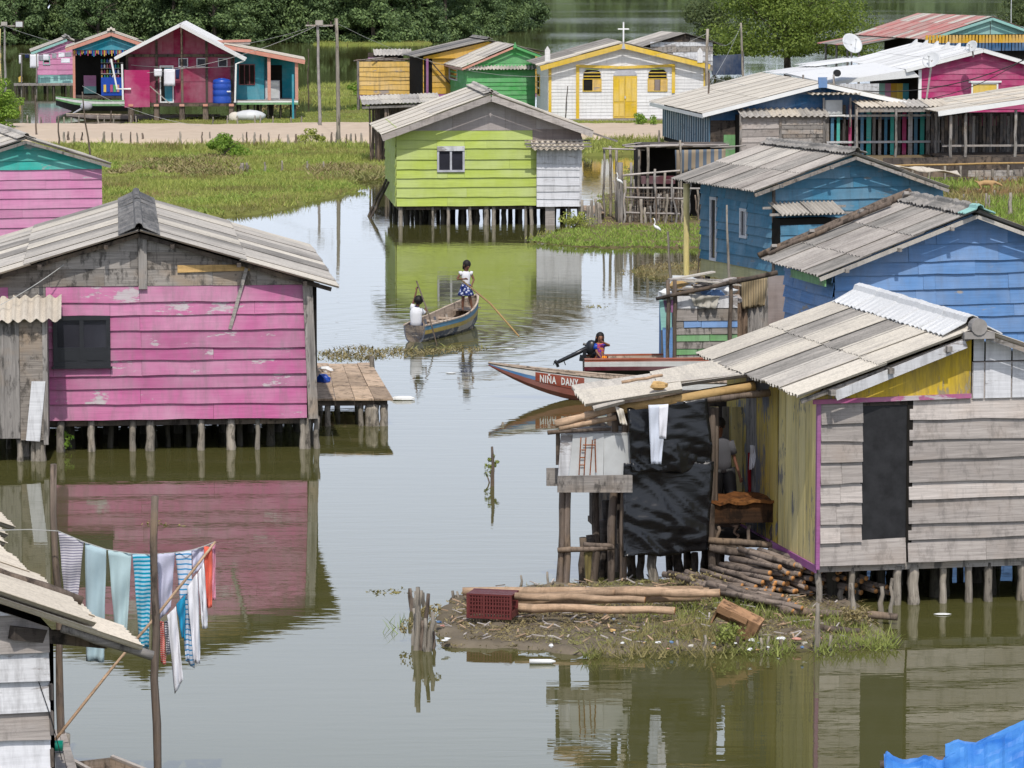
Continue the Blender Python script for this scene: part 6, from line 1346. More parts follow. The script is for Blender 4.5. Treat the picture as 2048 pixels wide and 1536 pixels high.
# ================================================================ BOATS
def hull(name, label, loc, yaw, L, beam_, sheer, keel, mats, rows, n=18, cat='boat', stern=.55, parent=None, rake=0.0, depth_=.45, wl_taper=1.0, thick=.03):
    """local x: stern 0 .. bow L. rows: list of (fraction of height from the top, material index)."""
    t = parent or thing(name, label, cat, loc, yaw)
    bf = lambda s_: beam_ / 2 * ((stern + (1 - stern) * math.sin(min(1, s_ / .5) * math.pi / 2)) if s_ < .5 else max(.03, math.cos((s_ - .5) / .5 * math.pi / 2) ** .75))
    def sec(s_, off=0):
        b = max(.012, bf(s_) - off); zs, zk = sheer(s_), keel(s_) + off; out = []
        for f, _ in rows: out.append((b * (1 - .42 * f ** 2.2) * (1 if f < 1 else .62), zs + (zk - zs) * f))
        return out
    mb = MB()
    for off, rv in ((0, 0), (thick, 1)):
        P = []
        for i in range(n + 1):
            s_ = i / n; q = sec(s_, off); x = s_ * L
            P.append([(x, -y, z) for y, z in q] + [(x, 0, q[-1][1])] + [(x, y, z) for y, z in reversed(q)])
        m = len(P[0]); b0 = len(mb.v)
        for r_ in P: mb.v += r_
        for i in range(n):
            for j in range(m - 1):
                k_ = j if j < len(rows) else m - 2 - j; mi = rows[min(k_, len(rows) - 1)][1] if not rv else len(mats) - 1
                mb.f.append((b0 + i * m + j, b0 + i * m + j + 1, b0 + (i + 1) * m + j + 1, b0 + (i + 1) * m + j)); mb.m.append(mi)
        mb.f.append(tuple(b0 + j for j in range(m))); mb.m.append(rows[-1][1] if not rv else len(mats) - 1)
    mb.build('hull', mats, t, False, fix=False)
    for sd_ in (-1, 1): MB().tube([(i / n * L, sd_ * (bf(i / n) - .01), sheer(i / n) + .005) for i in range(n + 1)], .028, 5, squash=.8).build('gunwale', mats[0], t)
    t['_'] = 0; del t['_']
    return t, bf
M['oldboat'] = paint('scuffed_navy_boat_paint', (.10, .11, .14), .5, (.42, .38, .33), .4); M['boatblue'] = paint('boat_stripe_blue', (.10, .24, .36), .2, (.35, .33, .3), .3)
M['boatyellow'] = paint('boat_stripe_yellow', (.50, .36, .10), .2, (.35, .33, .28), .4); M['boatwood'] = rawwood('boat_wood', (.40, .32, .25), HG, .6, (.4, .3, .22)); M['rim'] = rawwood('pale_rim_wood', (.46, .37, .29))
s0 = G(829, 684); b0_ = G(946, 650); dv = b0_ - s0; yw = math.atan2(dv.y, dv.x)
cn, bfc = hull('canoe', 'weathered wooden canoe with blue and yellow stripe carrying two children', s0, yw, dv.length + .3, .86, lambda s_: .37 + .05 * s_ + .32 * max(0, s_ - .45) ** 1.6 * 2.2, lambda s_: -.06 + .38 * max(0, s_ - .8) ** 1.5 * 5,
    [M['rim'], M['boatblue'], M['boatyellow'], M['oldboat'], M['boatwood']], [(0, 1), (.2, 1), (.24, 2), (.42, 2), (.46, 3), (.75, 3), (1, 3)], stern=.6)
CL = dv.length + .3
for s_ in (.14, .45, .62): y_ = bfc(s_) - .02; MB().box(s_ * CL - .06, s_ * CL + .06, -y_, y_, .27, .30).build('thwart', M['rim'], cn)
for s_ in (.2, .3, .4, .55, .7):
    for sg in (-1, 1): y_ = bfc(s_) - .05; MB().beam((s_ * CL, sg * y_ * .75, .02), (s_ * CL, sg * y_, .34), .05, .03, up=(1, 0, 0)).build('rib', M['oldboat'], cn)
MB().box(.4, CL * .8, -.2, .2, .0, .03).build('floor_board', M['boatwood'], cn)
# NIÑA DANY
M['hullred'] = paint('brick_red_boat_paint', (.30, .065, .035), .06, (.3, .2, .15), .2, var=.0); M['hullwhite'] = paint('white_boat_paint', (.66, .66, .64), .12, (.4, .38, .35), .2, var=.0); M['hullblue'] = paint('blue_boat_stripe', (.02, .17, .42), .06, (.3, .3, .3), .1, var=0)
tip = D(977, 729, 72.6); LB = 7.2 # metres
def nsheer(s_): return .36 + .35 * (max(0, s_ - .45) / .55) ** 1.6
def nkeel(s_): return -.06 + .72 * max(0, (s_ - .70) / .30) ** 1.8
zr_t = tip.z; dz_ = zr_t - nsheer(1.0)
nr = [(0, 1), (.3, 1), (.32, 2), (.5, 2), (.52, 3), (.8, 3), (1, 3)]
nb_, bfn = hull('long_boat', 'long red, white and blue boat lettered NIÑA DANY with raised bow', (tip.x + LB, 72.6, 0), math.pi, LB, .8, nsheer, nkeel, [M['rim'], M['hullwhite'], M['hullblue'], M['hullred'], M['boatwood']], nr, n=30, stern=.8)
# name block and letters follow the hull side (local +y side faces the camera because the boat is turned round)
def nside(x, z, off):
    s_ = x / LB; zs, zk = nsheer(s_), nkeel(s_); f = min(1, max(0, (zs - z) / (zs - zk))); return (bfn(s_) * (1 - .42 * f ** 2.2)) + off
px2s = lambda px: (LB - (D(px, 760, 72.1).x - tip.x))
xa, xb = px2s(1071), px2s(1169); P = []
for i in range(13):
    x = xa + (xb - xa) * i / 12; zs = nsheer(x / LB) - .035; zk_ = nsheer(x / LB) + (nkeel(x / LB) - nsheer(x / LB)) * .53
    P.append([Vector((x, nside(x, zs + (zk_ - zs) * j / 4, .006), zs + (zk_ - zs) * j / 4)) for j in range(5)])
MB().grid(P, th=.002).build('name_block', M['hullred'], nb_, fix=False)
def text_mesh(txt, size):
    cu = bpy.data.curves.new('t', 'FONT'); cu.body = txt; cu.size = size; cu.space_character = 1.15; cu.offset = .006; cu.resolution_u = 2
    o = bpy.data.objects.new('t', cu); COL.objects.link(o); dg = bpy.context.evaluated_depsgraph_get(); me = bpy.data.meshes.new_from_object(o.evaluated_get(dg)); bpy.data.objects.remove(o); return me
for w_, pa_, pb_ in (('NIÑA', 1080, 1113), ('DANY', 1123, 1157)):
    me = text_mesh(w_, .2); xs_ = [v.co.x for v in me.vertices]; x0_, x1_ = min(xs_), max(xs_); ys_ = [v.co.y for v in me.vertices]; xA, xB = px2s(pa_), px2s(pb_)
    for v in me.vertices:
        x = xA + (xB - xA) * (v.co.x - x0_) / (x1_ - x0_); zt0 = nsheer(x / LB) - .215 + (v.co.y) * 1.0; v.co = (x, nside(x, zt0, .012), zt0)
    me.materials.append(M['white_pl']); put('lettering', me, nb_)
for s_ in (.3, .55, .75): y_ = bfn(s_) - .03; MB().box(s_ * LB - .1, s_ * LB + .1, -y_, y_, nsheer(s_) - .1, nsheer(s_) - .07).build('thwart', M['rim'], nb_)
# motor boat
mp = G(1167, 750); ML = 5.2
M['hullblack'] = plain('black_hull_paint', (.02, .02, .022), .5, .3, .2); M['maroon'] = paint('maroon_boat_paint', (.14, .015, .03), .06, (.3, .2, .2), .2, var=0); M['rimred'] = paint('rust_red_rim_paint', (.36, .08, .03), .1, (.3, .2, .15), .2)
mbt, bfm = hull('motor_boat', 'black, maroon and white boat with rust-red rim and raised outboard motor', mp, rad(2), ML, .85, lambda s_: .36 + .03 * s_, lambda s_: -.1, [M['rimred'], M['hullwhite'], M['maroon'], M['hullblack'], M['boatwood']], [(0, 0), (.1, 1), (.3, 1), (.33, 2), (.48, 2), (.5, 3), (1, 3)], stern=.9)
for s_ in (.15, .4, .7): y_ = bfm(s_) - .02; MB().box(s_ * ML - .1, s_ * ML + .1, -y_, y_, .24, .27).build('thwart', M['rim'], mbt)
om = thing('outboard_motor', 'black outboard motor tilted up off the stern beside the seated girl', 'motor', mp + Vector((.05, .25, .36)), rad(2))
f4 = lambda px, py: D(px, py, mp.y + .25) - Vector(om.location)
blk = plain('black_motor_plastic', (.015, .016, .02), .35, .5, .2)
MB().ball(f4(1183, 696), .17, 10, 7, 0, (.8, .6, 1.0), .08).ball(f4(1190, 708), .13, 9, 6, 0, (.8, .7, 1.0), .06).build('cowling', blk, om, True)
MB().tube([f4(1178, 694), f4(1150, 708), f4(1120, 722), f4(1110, 727)], [.05, .045, .04, .03], 8).build('shaft_leg', blk, om, True)
MB().tube([f4(1109, 721), f4(1117, 728)], [.03, .04], 8).beam(f4(1110, 722), f4(1107, 729), .05, .02).beam(f4(1114, 726), f4(1116, 734), .06, .02).build('propeller', blk, om)
MB().beam(f4(1128, 722), f4(1131, 730), .05, .02).build('skeg_fin', blk, om); MB().beam(f4(1170, 700), f4(1168, 715), .07, .12).build('clamp_bracket', blk, om); MB().beam(f4(1165, 710), f4(1163, 722), .1, .1).build('fuel_box', blk, om)
MB().tube([f4(1176, 690), f4(1166, 688)], .03, 6).build('tiller_handle', blk, om)
# far boats by the crimson house
fb = G(256, 222); hull('green_boat', 'long dark boat with green and white rim left of the crimson house', fb, math.pi + .05, 3.9, .9, lambda s_: .55 + .35 * max(0, s_ - .4) ** 1.5 * 1.5, lambda s_: -.1 + .7 * max(0, s_ - .7) * 2, [M['green_junk'], M['hullwhite'], M['hullblack'], M['hullblack'], M['boatwood']], [(0, 1), (.2, 1), (.22, 0), (.36, 0), (.4, 2), (1, 2)], stern=.9)
fb = G(440, 240); hull('plank_boat', 'low brown plank boat moored under the crimson house posts', fb, math.pi + .02, 7.9, .8, lambda s_: .26 + .2 * max(0, s_ - .5) ** 1.5, lambda s_: -.08 + .3 * max(0, s_ - .8) * 4, [M['rim'], M['brown_board'], M['raw_dark'], M['raw_dark'], M['boatwood']], [(0, 1), (.3, 1), (.6, 2), (1, 2)], stern=.8)
cv = thing('covered_motor', 'motor under a grey and white cover beside the crimson house', 'motor', G(500, 240, .25)); MB().ball((0, 0, .2), .75, 12, 7, 0, (1.1, .6, .42), .05).build('cover', M['dish'], cv, True); MB().ball((-.75, 0, .1), .35, 9, 6, 0, (1, .8, .9), .08).build('cover_flap', M['c_cream'], cv, True); MB().tube([(-1, 0, -.3), (-.9, 0, .2)], .05).build('shaft', M['raw_dark'], cv)
cv = thing('outboard_motor', 'grey outboard motor tilted on the green and white boat', 'motor', G(165, 222, .25)); MB().ball((.2, 0, .25), .28, 9, 6, 0, (1.2, .6, .8), .05).build('cowling', M['grey_frame'], cv, True); MB().tube([(.1, 0, .2), (-.35, 0, -.05), (-.5, 0, -.12)], [.06, .05, .03]).build('shaft_leg', M['grey_frame'], cv)
cb.location = G(215, 1640, 0); hull('moored_canoe', '', None, 0, 3.2, .55, lambda s_: .42, lambda s_: -.05, [M['raw_pale'], M['raw_pale'], M['raw'], M['boatwood']], [(0, 1), (.3, 1), (1, 2)], stern=.8, parent=cb); cb.rotation_euler = (0, 0, rad(-60)); cb.location = G(188, 1600, .1)

# ================================================================ PEOPLE
def skin_body(name, pts, edges, mat, root=0, parent=None, sub=2):
    me = bpy.data.meshes.new('b'); me.from_pydata([p[:3] for p in pts], edges, []); o = bpy.data.objects.new('b', me); COL.objects.link(o)
    o.modifiers.new('s', 'SKIN'); sm = o.modifiers.new('u', 'SUBSURF'); sm.levels = sm.render_levels = sub
    for i, v in enumerate(me.skin_vertices[0].data):
        r_ = pts[i][3]; v.radius = (r_, r_ * (pts[i][4] if len(pts[i]) > 4 else 1)); v.use_root = (i == root)
    dg = bpy.context.evaluated_depsgraph_get(); m2 = bpy.data.meshes.new_from_object(o.evaluated_get(dg)); bpy.data.objects.remove(o)
    m2.materials.clear(); m2.materials.append(mat); m2.polygons.foreach_set('use_smooth', [True] * len(m2.polygons)); m2.name = name
    return put(name, m2, parent)
def person(label, loc, yaw, J, skin, scale=1.0):
    """J: joint positions in metres. One continuous body: pelvis, chest, neck, head, arms, hands with fingers, legs, feet."""
    t = thing('person', label, 'person', loc, yaw); t.scale = (scale,) * 3; pts = []; ed = []
    def add(p, r_, frm=None, fl=1):
        pts.append((*p, r_, fl)); 
        if frm is not None: ed.append((frm, len(pts) - 1))
        return len(pts) - 1
    V = {k_: Vector(v) for k_, v in J.items()}
    pel = add(V['pelvis'], .085, None, .8); wst = add(V['pelvis'].lerp(V['chest'], .5), .072, pel, .8); ch = add(V['chest'], .085, wst, .75)
    nk = add(V['chest'].lerp(V['head'], .45), .034, ch); hd1 = add(V['chest'].lerp(V['head'], .72), .055, nk); hd = add(V['head'], .078, hd1); add(V['head'] + (V['head'] - V['chest']).normalized() * .06, .06, hd)
    fwd = Vector(J.get('face', (0, -1, 0))).normalized(); add(V['head'] + fwd * .085 - Vector((0, 0, .02)), .012, hd)
    for s_ in ('L', 'R'):
        sh = add(V['sh' + s_], .036, ch); el = add(V['el' + s_], .026, sh); wr = add(V['wr' + s_], .019, el); d = (V['wr' + s_] - V['el' + s_]).normalized()
        hp = add(V['wr' + s_] + d * .045, .023, wr, .6)
        sv = d.cross(Vector((0, 1, .3))).normalized()
        for k_, ln in enumerate((.05, .056, .052, .042)):
            b_ = V['wr' + s_] + d * .07 + sv * (.012 * (k_ - 1.5)); f1 = add(b_, .0075, hp); add(b_ + d * ln * .4 + fwd * ln * .35, .0065, f1)
        add(V['wr' + s_] + d * .045 + sv * .035, .008, hp)
        hp_ = add(V['hip' + s_], .062, pel); kn = add(V['kn' + s_], .042, hp_); ca = add(V['kn' + s_].lerp(V['an' + s_], .35), .04, kn); an_ = add(V['an' + s_], .024, ca); add(V['an' + s_] + Vector(J.get('toe', (0, -.12, -.03))), .024, an_, .7)
    skin_body('body', pts, ed, skin, 0, t); 
    for sx in (-1, 1):
        e = V['head'] + fwd * .066 + fwd.cross(Vector((0, 0, 1))) * .03 * sx + Vector((0, 0, .008)); MB().ball(e, .011, 6, 5).build('eye', M['black'], t, True)
        MB().ball(V['head'] + fwd.cross(Vector((0, 0, 1))) * .08 * sx, .018, 6, 5, 0, (.6, 1, 1.4)).build('ear', skin, t, True)
    MB().ball(V['head'] + fwd * .068 - Vector((0, 0, .042)), .016, 6, 5, 0, (1.2, .6, .4)).build('mouth', M['maroon'], t, True)
    return t, V, fwd
def tubes(name, mat, parent, segs, seg=12, smooth=True):
    mb = MB()
    for pts, rr, sq in segs: mb.tube(pts, rr, seg, squash=sq)
    return mb.build(name, mat, parent, smooth)
skinm = plain('brown_skin', (.16, .07, .04), .55, .35, .1, 8); skinl = plain('light_brown_skin', (.26, .12, .07), .55, .35, .1, 8); hairm = plain('black_hair', (.014, .011, .01), .6, .3, .3, 20)
shirtW = fabric('white_shirt_cloth', (.70, .70, .72)); 
def floral():
    s = NT('blue_floral_cloth'); v = s.n('TexVoronoi', {'Vector': s.coord((1, 1, 1), False), 'Scale': 16}).outputs['Distance']
    return s.done(s.mix(s.ramp(v, (.32, 1), (.4, 0)), (.03, .045, .16), (.5, .53, .62)), .9, .1)
# standing girl with the long pole (local -y faces the camera)
gx = D(932, 620, 86.2); gz = .05
gz = gx.z
MB().box(CL * .74, CL * .93, -.2, .2, gz - .035, gz - .005).build('bow_deck', M['rim'], cn)
g, V, fw = person('girl standing in the canoe in white top and blue floral skirt, holding a pole', (gx.x, 86.2, gz), rad(6),
    dict(pelvis=(0, 0, .56), chest=(0, 0, .80), head=(.02, -.02, 1.03), face=(.55, -1, -.25), shL=(.115, 0, .86), elL=(.18, -.03, .70), wrL=(.13, -.12, .60), shR=(-.115, 0, .86), elR=(-.21, -.03, .72), wrR=(-.06, -.13, .73),
         hipL=(.06, 0, .50), knL=(.09, -.02, .28), anL=(.14, 0, .05), hipR=(-.06, 0, .50), knR=(-.07, -.02, .28), anR=(-.08, 0, .04)), skinm)
tubes('top', shirtW, g, [([(0, 0, .52), (0, 0, .64), (0, 0, .78), (0, 0, .87), (0, 0, .90)], [.098, .088, .108, .10, .06], .78), ([(.09, 0, .86), (.15, -.01, .84)], [.05, .055], 1), ([(-.09, 0, .86), (-.15, -.01, .84)], [.05, .055], 1)])
mb = MB(); rings = []
for j in range(6):
    zz = .60 - j * .052; rr = .10 + j * .017; rings.append([Vector((math.cos(a_ * .2618) * (rr + (.012 * j / 5) * math.sin(a_ * .2618 * 9)), math.sin(a_ * .2618) * rr * .85, zz)) for a_ in range(25)])
mb.grid(rings, th=.006); mb.build('skirt', floral(), g, True, fix=False)
MB().ball((.02, .0, 1.06), .098, 12, 8, 0, (.95, 1, 1.05), .07).ball((-.0, .05, 1.0), .075, 10, 6, 0, (1.1, .8, 1.2), .1).build('hair', hairm, g, True)
pa_, pb_ = D(925, 562, 86.02), D(1038, 650, 81.5); tag(MB().tube([pa_, pa_.lerp(pb_, .5) - Vector((0, 0, .02)), pb_ - Vector((0, 0, .25))], [.022, .022, .018], 7).build('punting_pole', M['bamboo'], None, True), 'long bamboo pole held by the standing girl, dipping into the water', 'pole')
# paddling boy, seen from behind
bx = D(832, 652, 83.6)
g, V, fw = person('child seen from behind at the canoe stern, white shirt, one arm raised', (bx.x, 83.6, .32), 0,
    dict(pelvis=(0, 0, .06), chest=(.0, .0, .33), head=(.06, .03, .57), face=(.2, 1, -.1), shL=(.12, 0, .38), elL=(.22, .03, .27), wrL=(.22, .1, .35), shR=(-.11, 0, .38), elR=(-.03, .03, .62), wrR=(.01, .05, .80),
         hipL=(.07, .03, .03), knL=(.11, .32, .0), anL=(.1, .1, -.1), hipR=(-.07, .03, .03), knR=(-.11, .32, .0), anR=(-.1, .1, -.1), toe=(0, -.12, -.03)), skinm)
tubes('shirt', shirtW, g, [([(0, 0, -.02), (0, 0, .12), (0, 0, .28), (.0, 0, .40), (.01, 0, .45)], [.135, .125, .14, .125, .05], .8), ([(.09, 0, .38), (.19, .02, .29)], [.06, .062], 1), ([(-.09, 0, .38), (-.055, .02, .5)], [.06, .055], 1)])
MB().tube([(.01, 0, .43), (.02, 0, .46)], [.06, .055], 10, squash=.9).build('navy_collar', fabN, g, True)
MB().ball((.06, .01, .60), .108, 12, 8, 0, (1, 1, .98), .05).build('hair', hairm, g, True)
tubes('shorts', fabN, g, [([(.05, .0, .03), (.1, .25, .02)], [.085, .06], 1), ([(-.05, .0, .03), (-.1, .25, .02)], [.085, .06], 1)])
pa_, pb_ = D(833, 562, 83.65), D(879, 692, 82.6); tag(MB().tube([pa_, pa_.lerp(pb_, .5) + Vector((.01, 0, 0)), pb_ - Vector((0, 0, .2))], [.016, .016, .013], 6).build('punting_pole', M['bark'], None, True), 'thin dark pole held upright by the child at the canoe stern', 'pole')
# seated girl on the motor boat
sx_ = D(1200, 717, mp.y + .15)
g, V, fw = person('long-haired girl sitting on the motor boat with one hand at her mouth', (sx_.x, mp.y + .1, sx_.z - .02), 0,
    dict(pelvis=(0, 0, .05), chest=(-.01, 0, .27), head=(.0, -.02, .46), face=(.25, -1, -.05), shL=(.09, 0, .31), elL=(.2, -.05, .30), wrL=(.07, -.12, .37), shR=(-.09, 0, .31), elR=(-.07, -.07, .16), wrR=(.04, -.12, .03),
         hipL=(.06, .0, .03), knL=(.14, .24, .05), anL=(.14, .26, -.15), hipR=(-.05, 0, .03), knR=(.0, .24, .05), anR=(.0, .26, -.15)), skinl)
def tiedye():
    s = NT('bright_print_cloth'); v = s.noise(s.coord((1, 1, 1), False), 14, 2)
    m_ = s.ramp(v, (.42, (.02, .07, .35)), (.5, (.4, .03, .18)), (.58, (.5, .2, .05))); return s.done(m_, .9, .1)
tubes('shirt', tiedye(), g, [([(0, 0, .02), (0, 0, .14), (0, 0, .26), (0, 0, .33), (0, 0, .36)], [.092, .085, .10, .088, .045], .78), ([(.07, 0, .31), (.13, -.02, .31)], [.045, .042], 1)]); tubes('blue_sleeve', M['tank'], g, [([(-.07, 0, .32), (-.1, -.04, .22)], [.05, .046], 1)])
tubes('red_yellow_shorts', fabric('red_yellow_cloth', (.6, .03, .02), (.75, .45, .02), 9, 'X', .6), g, [([(.04, -.02, .03), (.14, -.03, .02)], [.07, .055], 1), ([(-.04, 0, .03), (.0, .22, .04)], [.07, .05], 1)])
MB().ball((0, .01, .49), .087, 12, 8, 0, (1, 1, 1.02), .03).tube([(-.05, .05, .48), (-.075, .04, .38), (-.085, .03, .28)], [.04, .035, .015], 8).tube([(.05, .04, .48), (.07, .03, .36)], [.03, .015], 7).build('hair', hairm, g, True)
# adult in the dark kitchen
kp = KIT.M @ Vector((KIT.fr(1445, 940, .9)[0], .9, .58))
g, V, fw = person('adult in grey shirt and dark trousers standing in the shade of the open kitchen', kp, rad(8),
    dict(pelvis=(0, 0, .88), chest=(-.04, 0, 1.2), head=(-.06, -.02, 1.5), face=(-.3, -1, -.2), shL=(.12, 0, 1.28), elL=(.17, -.02, 1.02), wrL=(.23, -.08, .8), shR=(-.19, 0, 1.28), elR=(-.26, -.02, 1.02), wrR=(-.2, -.12, .85),
         hipL=(.09, 0, .82), knL=(.14, 0, .45), anL=(.2, 0, .08), hipR=(-.09, 0, .82), knR=(-.08, 0, .45), anR=(-.08, 0, .08)), skinm)
tubes('shirt', fabric('dark_grey_shirt', (.09, .09, .1)), g, [([(0, 0, .85), (-.01, 0, 1.0), (-.03, 0, 1.15), (-.04, 0, 1.28), (-.04, 0, 1.36)], [.14, .13, .16, .15, .05], .7), ([(.09, 0, 1.28), (.15, -.01, 1.1)], [.07, .06], 1)])
tubes('trousers', M['black'], g, [([(.07, 0, .9), (.13, 0, .5), (.18, 0, .1)], [.11, .085, .06], .9), ([(-.07, 0, .9), (-.08, 0, .5), (-.08, 0, .1)], [.11, .085, .06], .9)])
MB().ball((-.06, 0, 1.54), .1, 10, 7, 0, (1, 1, 1), .04).build('hair', hairm, g, True)

# ================================================================ TARP, CLOTHS AND THE WASHING LINE
tarpm = NT('black_plastic_sheet'); nn_ = tarpm.noise(tarpm.coord((2, 2, 6), False), 1.2, 4, .5, .8); tarpm.bump(nn_, .35, .03); M['tarp'] = tarpm.done((.006, .0065, .008), .27, .5)
def tarpgrid(c, tl, tr, br, bl, nu, nv, seed):
    P = []
    for j in range(nv + 1):
        row = []
        for i in range(nu + 1):
            u, v = i / nu, j / nv; px = (tl[0] * (1 - u) + tr[0] * u) * (1 - v) + (bl[0] * (1 - u) + br[0] * u) * v; py = (tl[1] * (1 - u) + tr[1] * u) * (1 - v) + (bl[1] * (1 - u) + br[1] * u) * v
            q = KIT.fr(px, py, c); n_ = noise.noise(Vector((u * 1.6 + seed, v * 2 - u * .9, seed))); n2 = 1 - abs(noise.noise(Vector((u * 1.8 + v * 1.2, v * 7 - u * 3.2 + seed, 1.7)))) * 2.2; n2 = max(0, n2) ** 3 * (.3 + v * .6)
            row.append(Vector((q[0] + .01 * n_, c - .05 - .10 * n_ - .085 * n2, q[1] + (.02 * math.sin(u * 9) if j == nv else 0))))
        P.append(row)
    return P
tp = thing('black_plastic_sheet', 'large torn black plastic sheet hanging as the wall of the open kitchen', 'tarp', KIT.o.location, KIT.o.rotation_euler.z)
MB().grid(tarpgrid(-.16, (1252, 815), (1412, 795), (1426, 942), (1262, 944), 26, 22, 2.0), th=.006).build('upper_sheet', M['tarp'], tp, True, fix=False)
MB().grid(tarpgrid(-.13, (1246, 925), (1427, 922), (1414, 1104), (1244, 1112), 28, 26, 7.0), th=.006).build('lower_sheet', M['tarp'], tp, True, fix=False)
kf = lambda px, py, c: KIT.M @ Vector((KIT.fr(px, py, c)[0], c, KIT.fr(px, py, c)[1]))
cloth('hanging_trousers', 'long white trousers hanging over the black plastic sheet', [kf(1297, 810, -.36), kf(1336, 808, -.36), kf(1322, 928, -.36), kf(1302, 928, -.36)], fabric('pale_blue_white_cloth', (.58, .62, .70)), folds=2, nv=16, amp=.02, seed=3)
cloth('hanging_cloth', 'short white cloth leg hanging beside the long white trousers', [kf(1318, 812, -.38), kf(1337, 808, -.38), kf(1332, 878, -.38), kf(1318, 875, -.38)], fabW, folds=1, seed=9, amp=.015)
cloth('hanging_rag', 'small cream rag tied at the corner of the black plastic sheet', [kf(1230, 812, -.35), kf(1246, 818, -.35), kf(1254, 850, -.35), kf(1240, 848, -.35)], fabric('cream_rag', (.6, .55, .47)), folds=2, seed=5)
cloth('hanging_rag', 'white rag hanging on a post inside the open kitchen', [kf(1500, 890, .9), kf(1514, 890, .9), kf(1508, 935, .9), kf(1498, 940, .9)], fabW, seed=6)
cloth('red_cloth', 'dark red cloth hanging inside the open kitchen', [kf(1496, 905, 1.1), kf(1516, 905, 1.1), kf(1516, 985, 1.1), kf(1496, 985, 1.1)], fabric('red_cloth', (.25, .01, .015)), seed=7)
cloth('hanging_rag', 'olive rag hanging among the kitchen stilts', [kf(1168, 1105, -.02), kf(1186, 1100, -.02), kf(1180, 1165, -.02), kf(1172, 1170, -.02)], fabric('olive_rag', (.16, .13, .05)), seed=8)
YL = 38.0; w3 = lambda px, py, dy=0: D(px, py, YL + dy)
for name, lab, a, b, m_, r0 in (('washing_post', 'tall bare pole carrying the left end of the washing line', (107, 928), (131, 1617), 'bark', .045), ('washing_post', 'tall thick pole standing in the water in the middle of the washing line', (310, 992), (312, 1640), 'bark', .045)):
    dy = .25 if a[0] < 200 else -.6; P0 = w3(*b, dy); P1 = w3(*a, dy); tag(pole_mb(P0 - Vector((0, 0, .4)), P1, r0, r0 * .75, .02, 8, 8).build(name, M[m_], None, True), lab, 'pole')
tag(pole_mb(w3(100, 1493, -.35), w3(431, 1083, -.05), .017, .013, .012, 6, 8).build('washing_prop', M['logbark'], None, True), 'thin slanting pole propping up the right end of the washing line', 'pole')
tag(MB().tube([w3(-20, 1061), w3(60, 1059), w3(116, 1062), w3(168, 1084), w3(213, 1099), w3(263, 1107), w3(304, 1109), w3(350, 1105), w3(384, 1100), w3(410, 1092), w3(431, 1083)], .005, 5).build('washing_line', M['cable'], None), 'sagging washing line full of clothes at the lower left', 'line')
lav = fabric('lavender_cloth', (.50, .50, .62)); 
gar = [('striped_leggings', 'grey and white striped leggings, leftmost on the washing line', (117, 1063), (167, 1084), (153, 1231), (130, 1218), fabric('grey_striped_cloth', (.55, .53, .56), (.2, .19, .25), 11.5, 'Z', .62), 0),
 ('pale_trousers', 'long pale blue trousers, second on the washing line', (170, 1086), (213, 1099), (208, 1324), (173, 1322), fabric('pale_blue_cloth', (.38, .50, .54)), 0),
 ('pale_trousers', 'pale mint trousers, third on the washing line', (216, 1100), (263, 1107), (253, 1296), (232, 1293), fabric('pale_mint_cloth', (.42, .55, .57)), 0),
 ('striped_leggings', 'bright blue striped leggings left of the tall pole on the washing line', (265, 1108), (303, 1109), (298, 1300), (279, 1296), fabric('blue_striped_cloth', (.0, .27, .45), (.36, .53, .60), 7.5, 'Z', .5), 0),
 ('lavender_cloth', 'plain lavender cloth just right of the tall pole on the washing line', (315, 1108), (349, 1105), (342, 1215), (319, 1240), lav, 0),
 ('striped_leggings', 'white leggings with thin blue stripes on the washing line', (351, 1105), (383, 1100), (388, 1338), (372, 1320), fabric('thin_blue_striped_cloth', (.60, .64, .72), (.05, .26, .5), 6, 'Z', .8), .04),
 ('lavender_cloth', 'wide lavender cloth near the right end of the washing line', (384, 1100), (409, 1091), (407, 1130), (386, 1150), lav, .03),
 ('coral_trousers', 'coral trousers at the right end of the washing line', (408, 1093), (424, 1094), (424, 1214), (413, 1217), fabric('coral_cloth', (.72, .14, .09)), -.02),
 ('pink_print_trousers', 'pale pink printed trousers, last on the washing line', (421, 1090), (431, 1084), (431, 1199), (426, 1200), fabric('pink_print_cloth', (.65, .28, .38)), .02),
 ('white_trousers', 'white trousers hanging just left of the coral trousers', (396, 1145), (408, 1125), (415, 1256), (405, 1258), fabW, -.06),
 ('white_trousers', 'long narrow white trousers over the middle of the slanting prop', (374, 1175), (395, 1146), (400, 1328), (388, 1326), fabW, -.08),
 ('white_sheet', 'large white twisted cloth hanging lowest from the slanting prop', (334, 1231), (352, 1213), (367, 1358), (350, 1388), fabW, -.1),
 ('blue_shirt', 'small bright blue shirt between the white cloths', (352, 1209), (371, 1190), (371, 1278), (364, 1275), fabric('bright_blue_cloth', (.02, .26, .45)), -.05),
 ('red_print_shorts', 'red printed garment beside the tall pole under the prop', (319, 1243), (327, 1241), (332, 1330), (322, 1326), fabric('red_print_cloth', (.55, .06, .04), (.65, .5, .45), 16, 'Z', .75), -.03),
 ('dark_print_shirt', 'small dark printed garment next to the red one under the prop', (329, 1243), (338, 1240), (341, 1307), (334, 1310), fabric('dark_print_cloth', (.12, .12, .16), (.5, .5, .52), 13, 'Z', .6), -.01)]
for i, (n_, lab, a, b, c, d, m_, dy) in enumerate(gar): cloth(n_, lab, [w3(*a, dy), w3(*b, dy), w3(*c, dy), w3(*d, dy)], m_, 'garment', 'clothes on the washing line', nu=8, nv=18, folds=1.4, amp=.03, seed=i + 20)

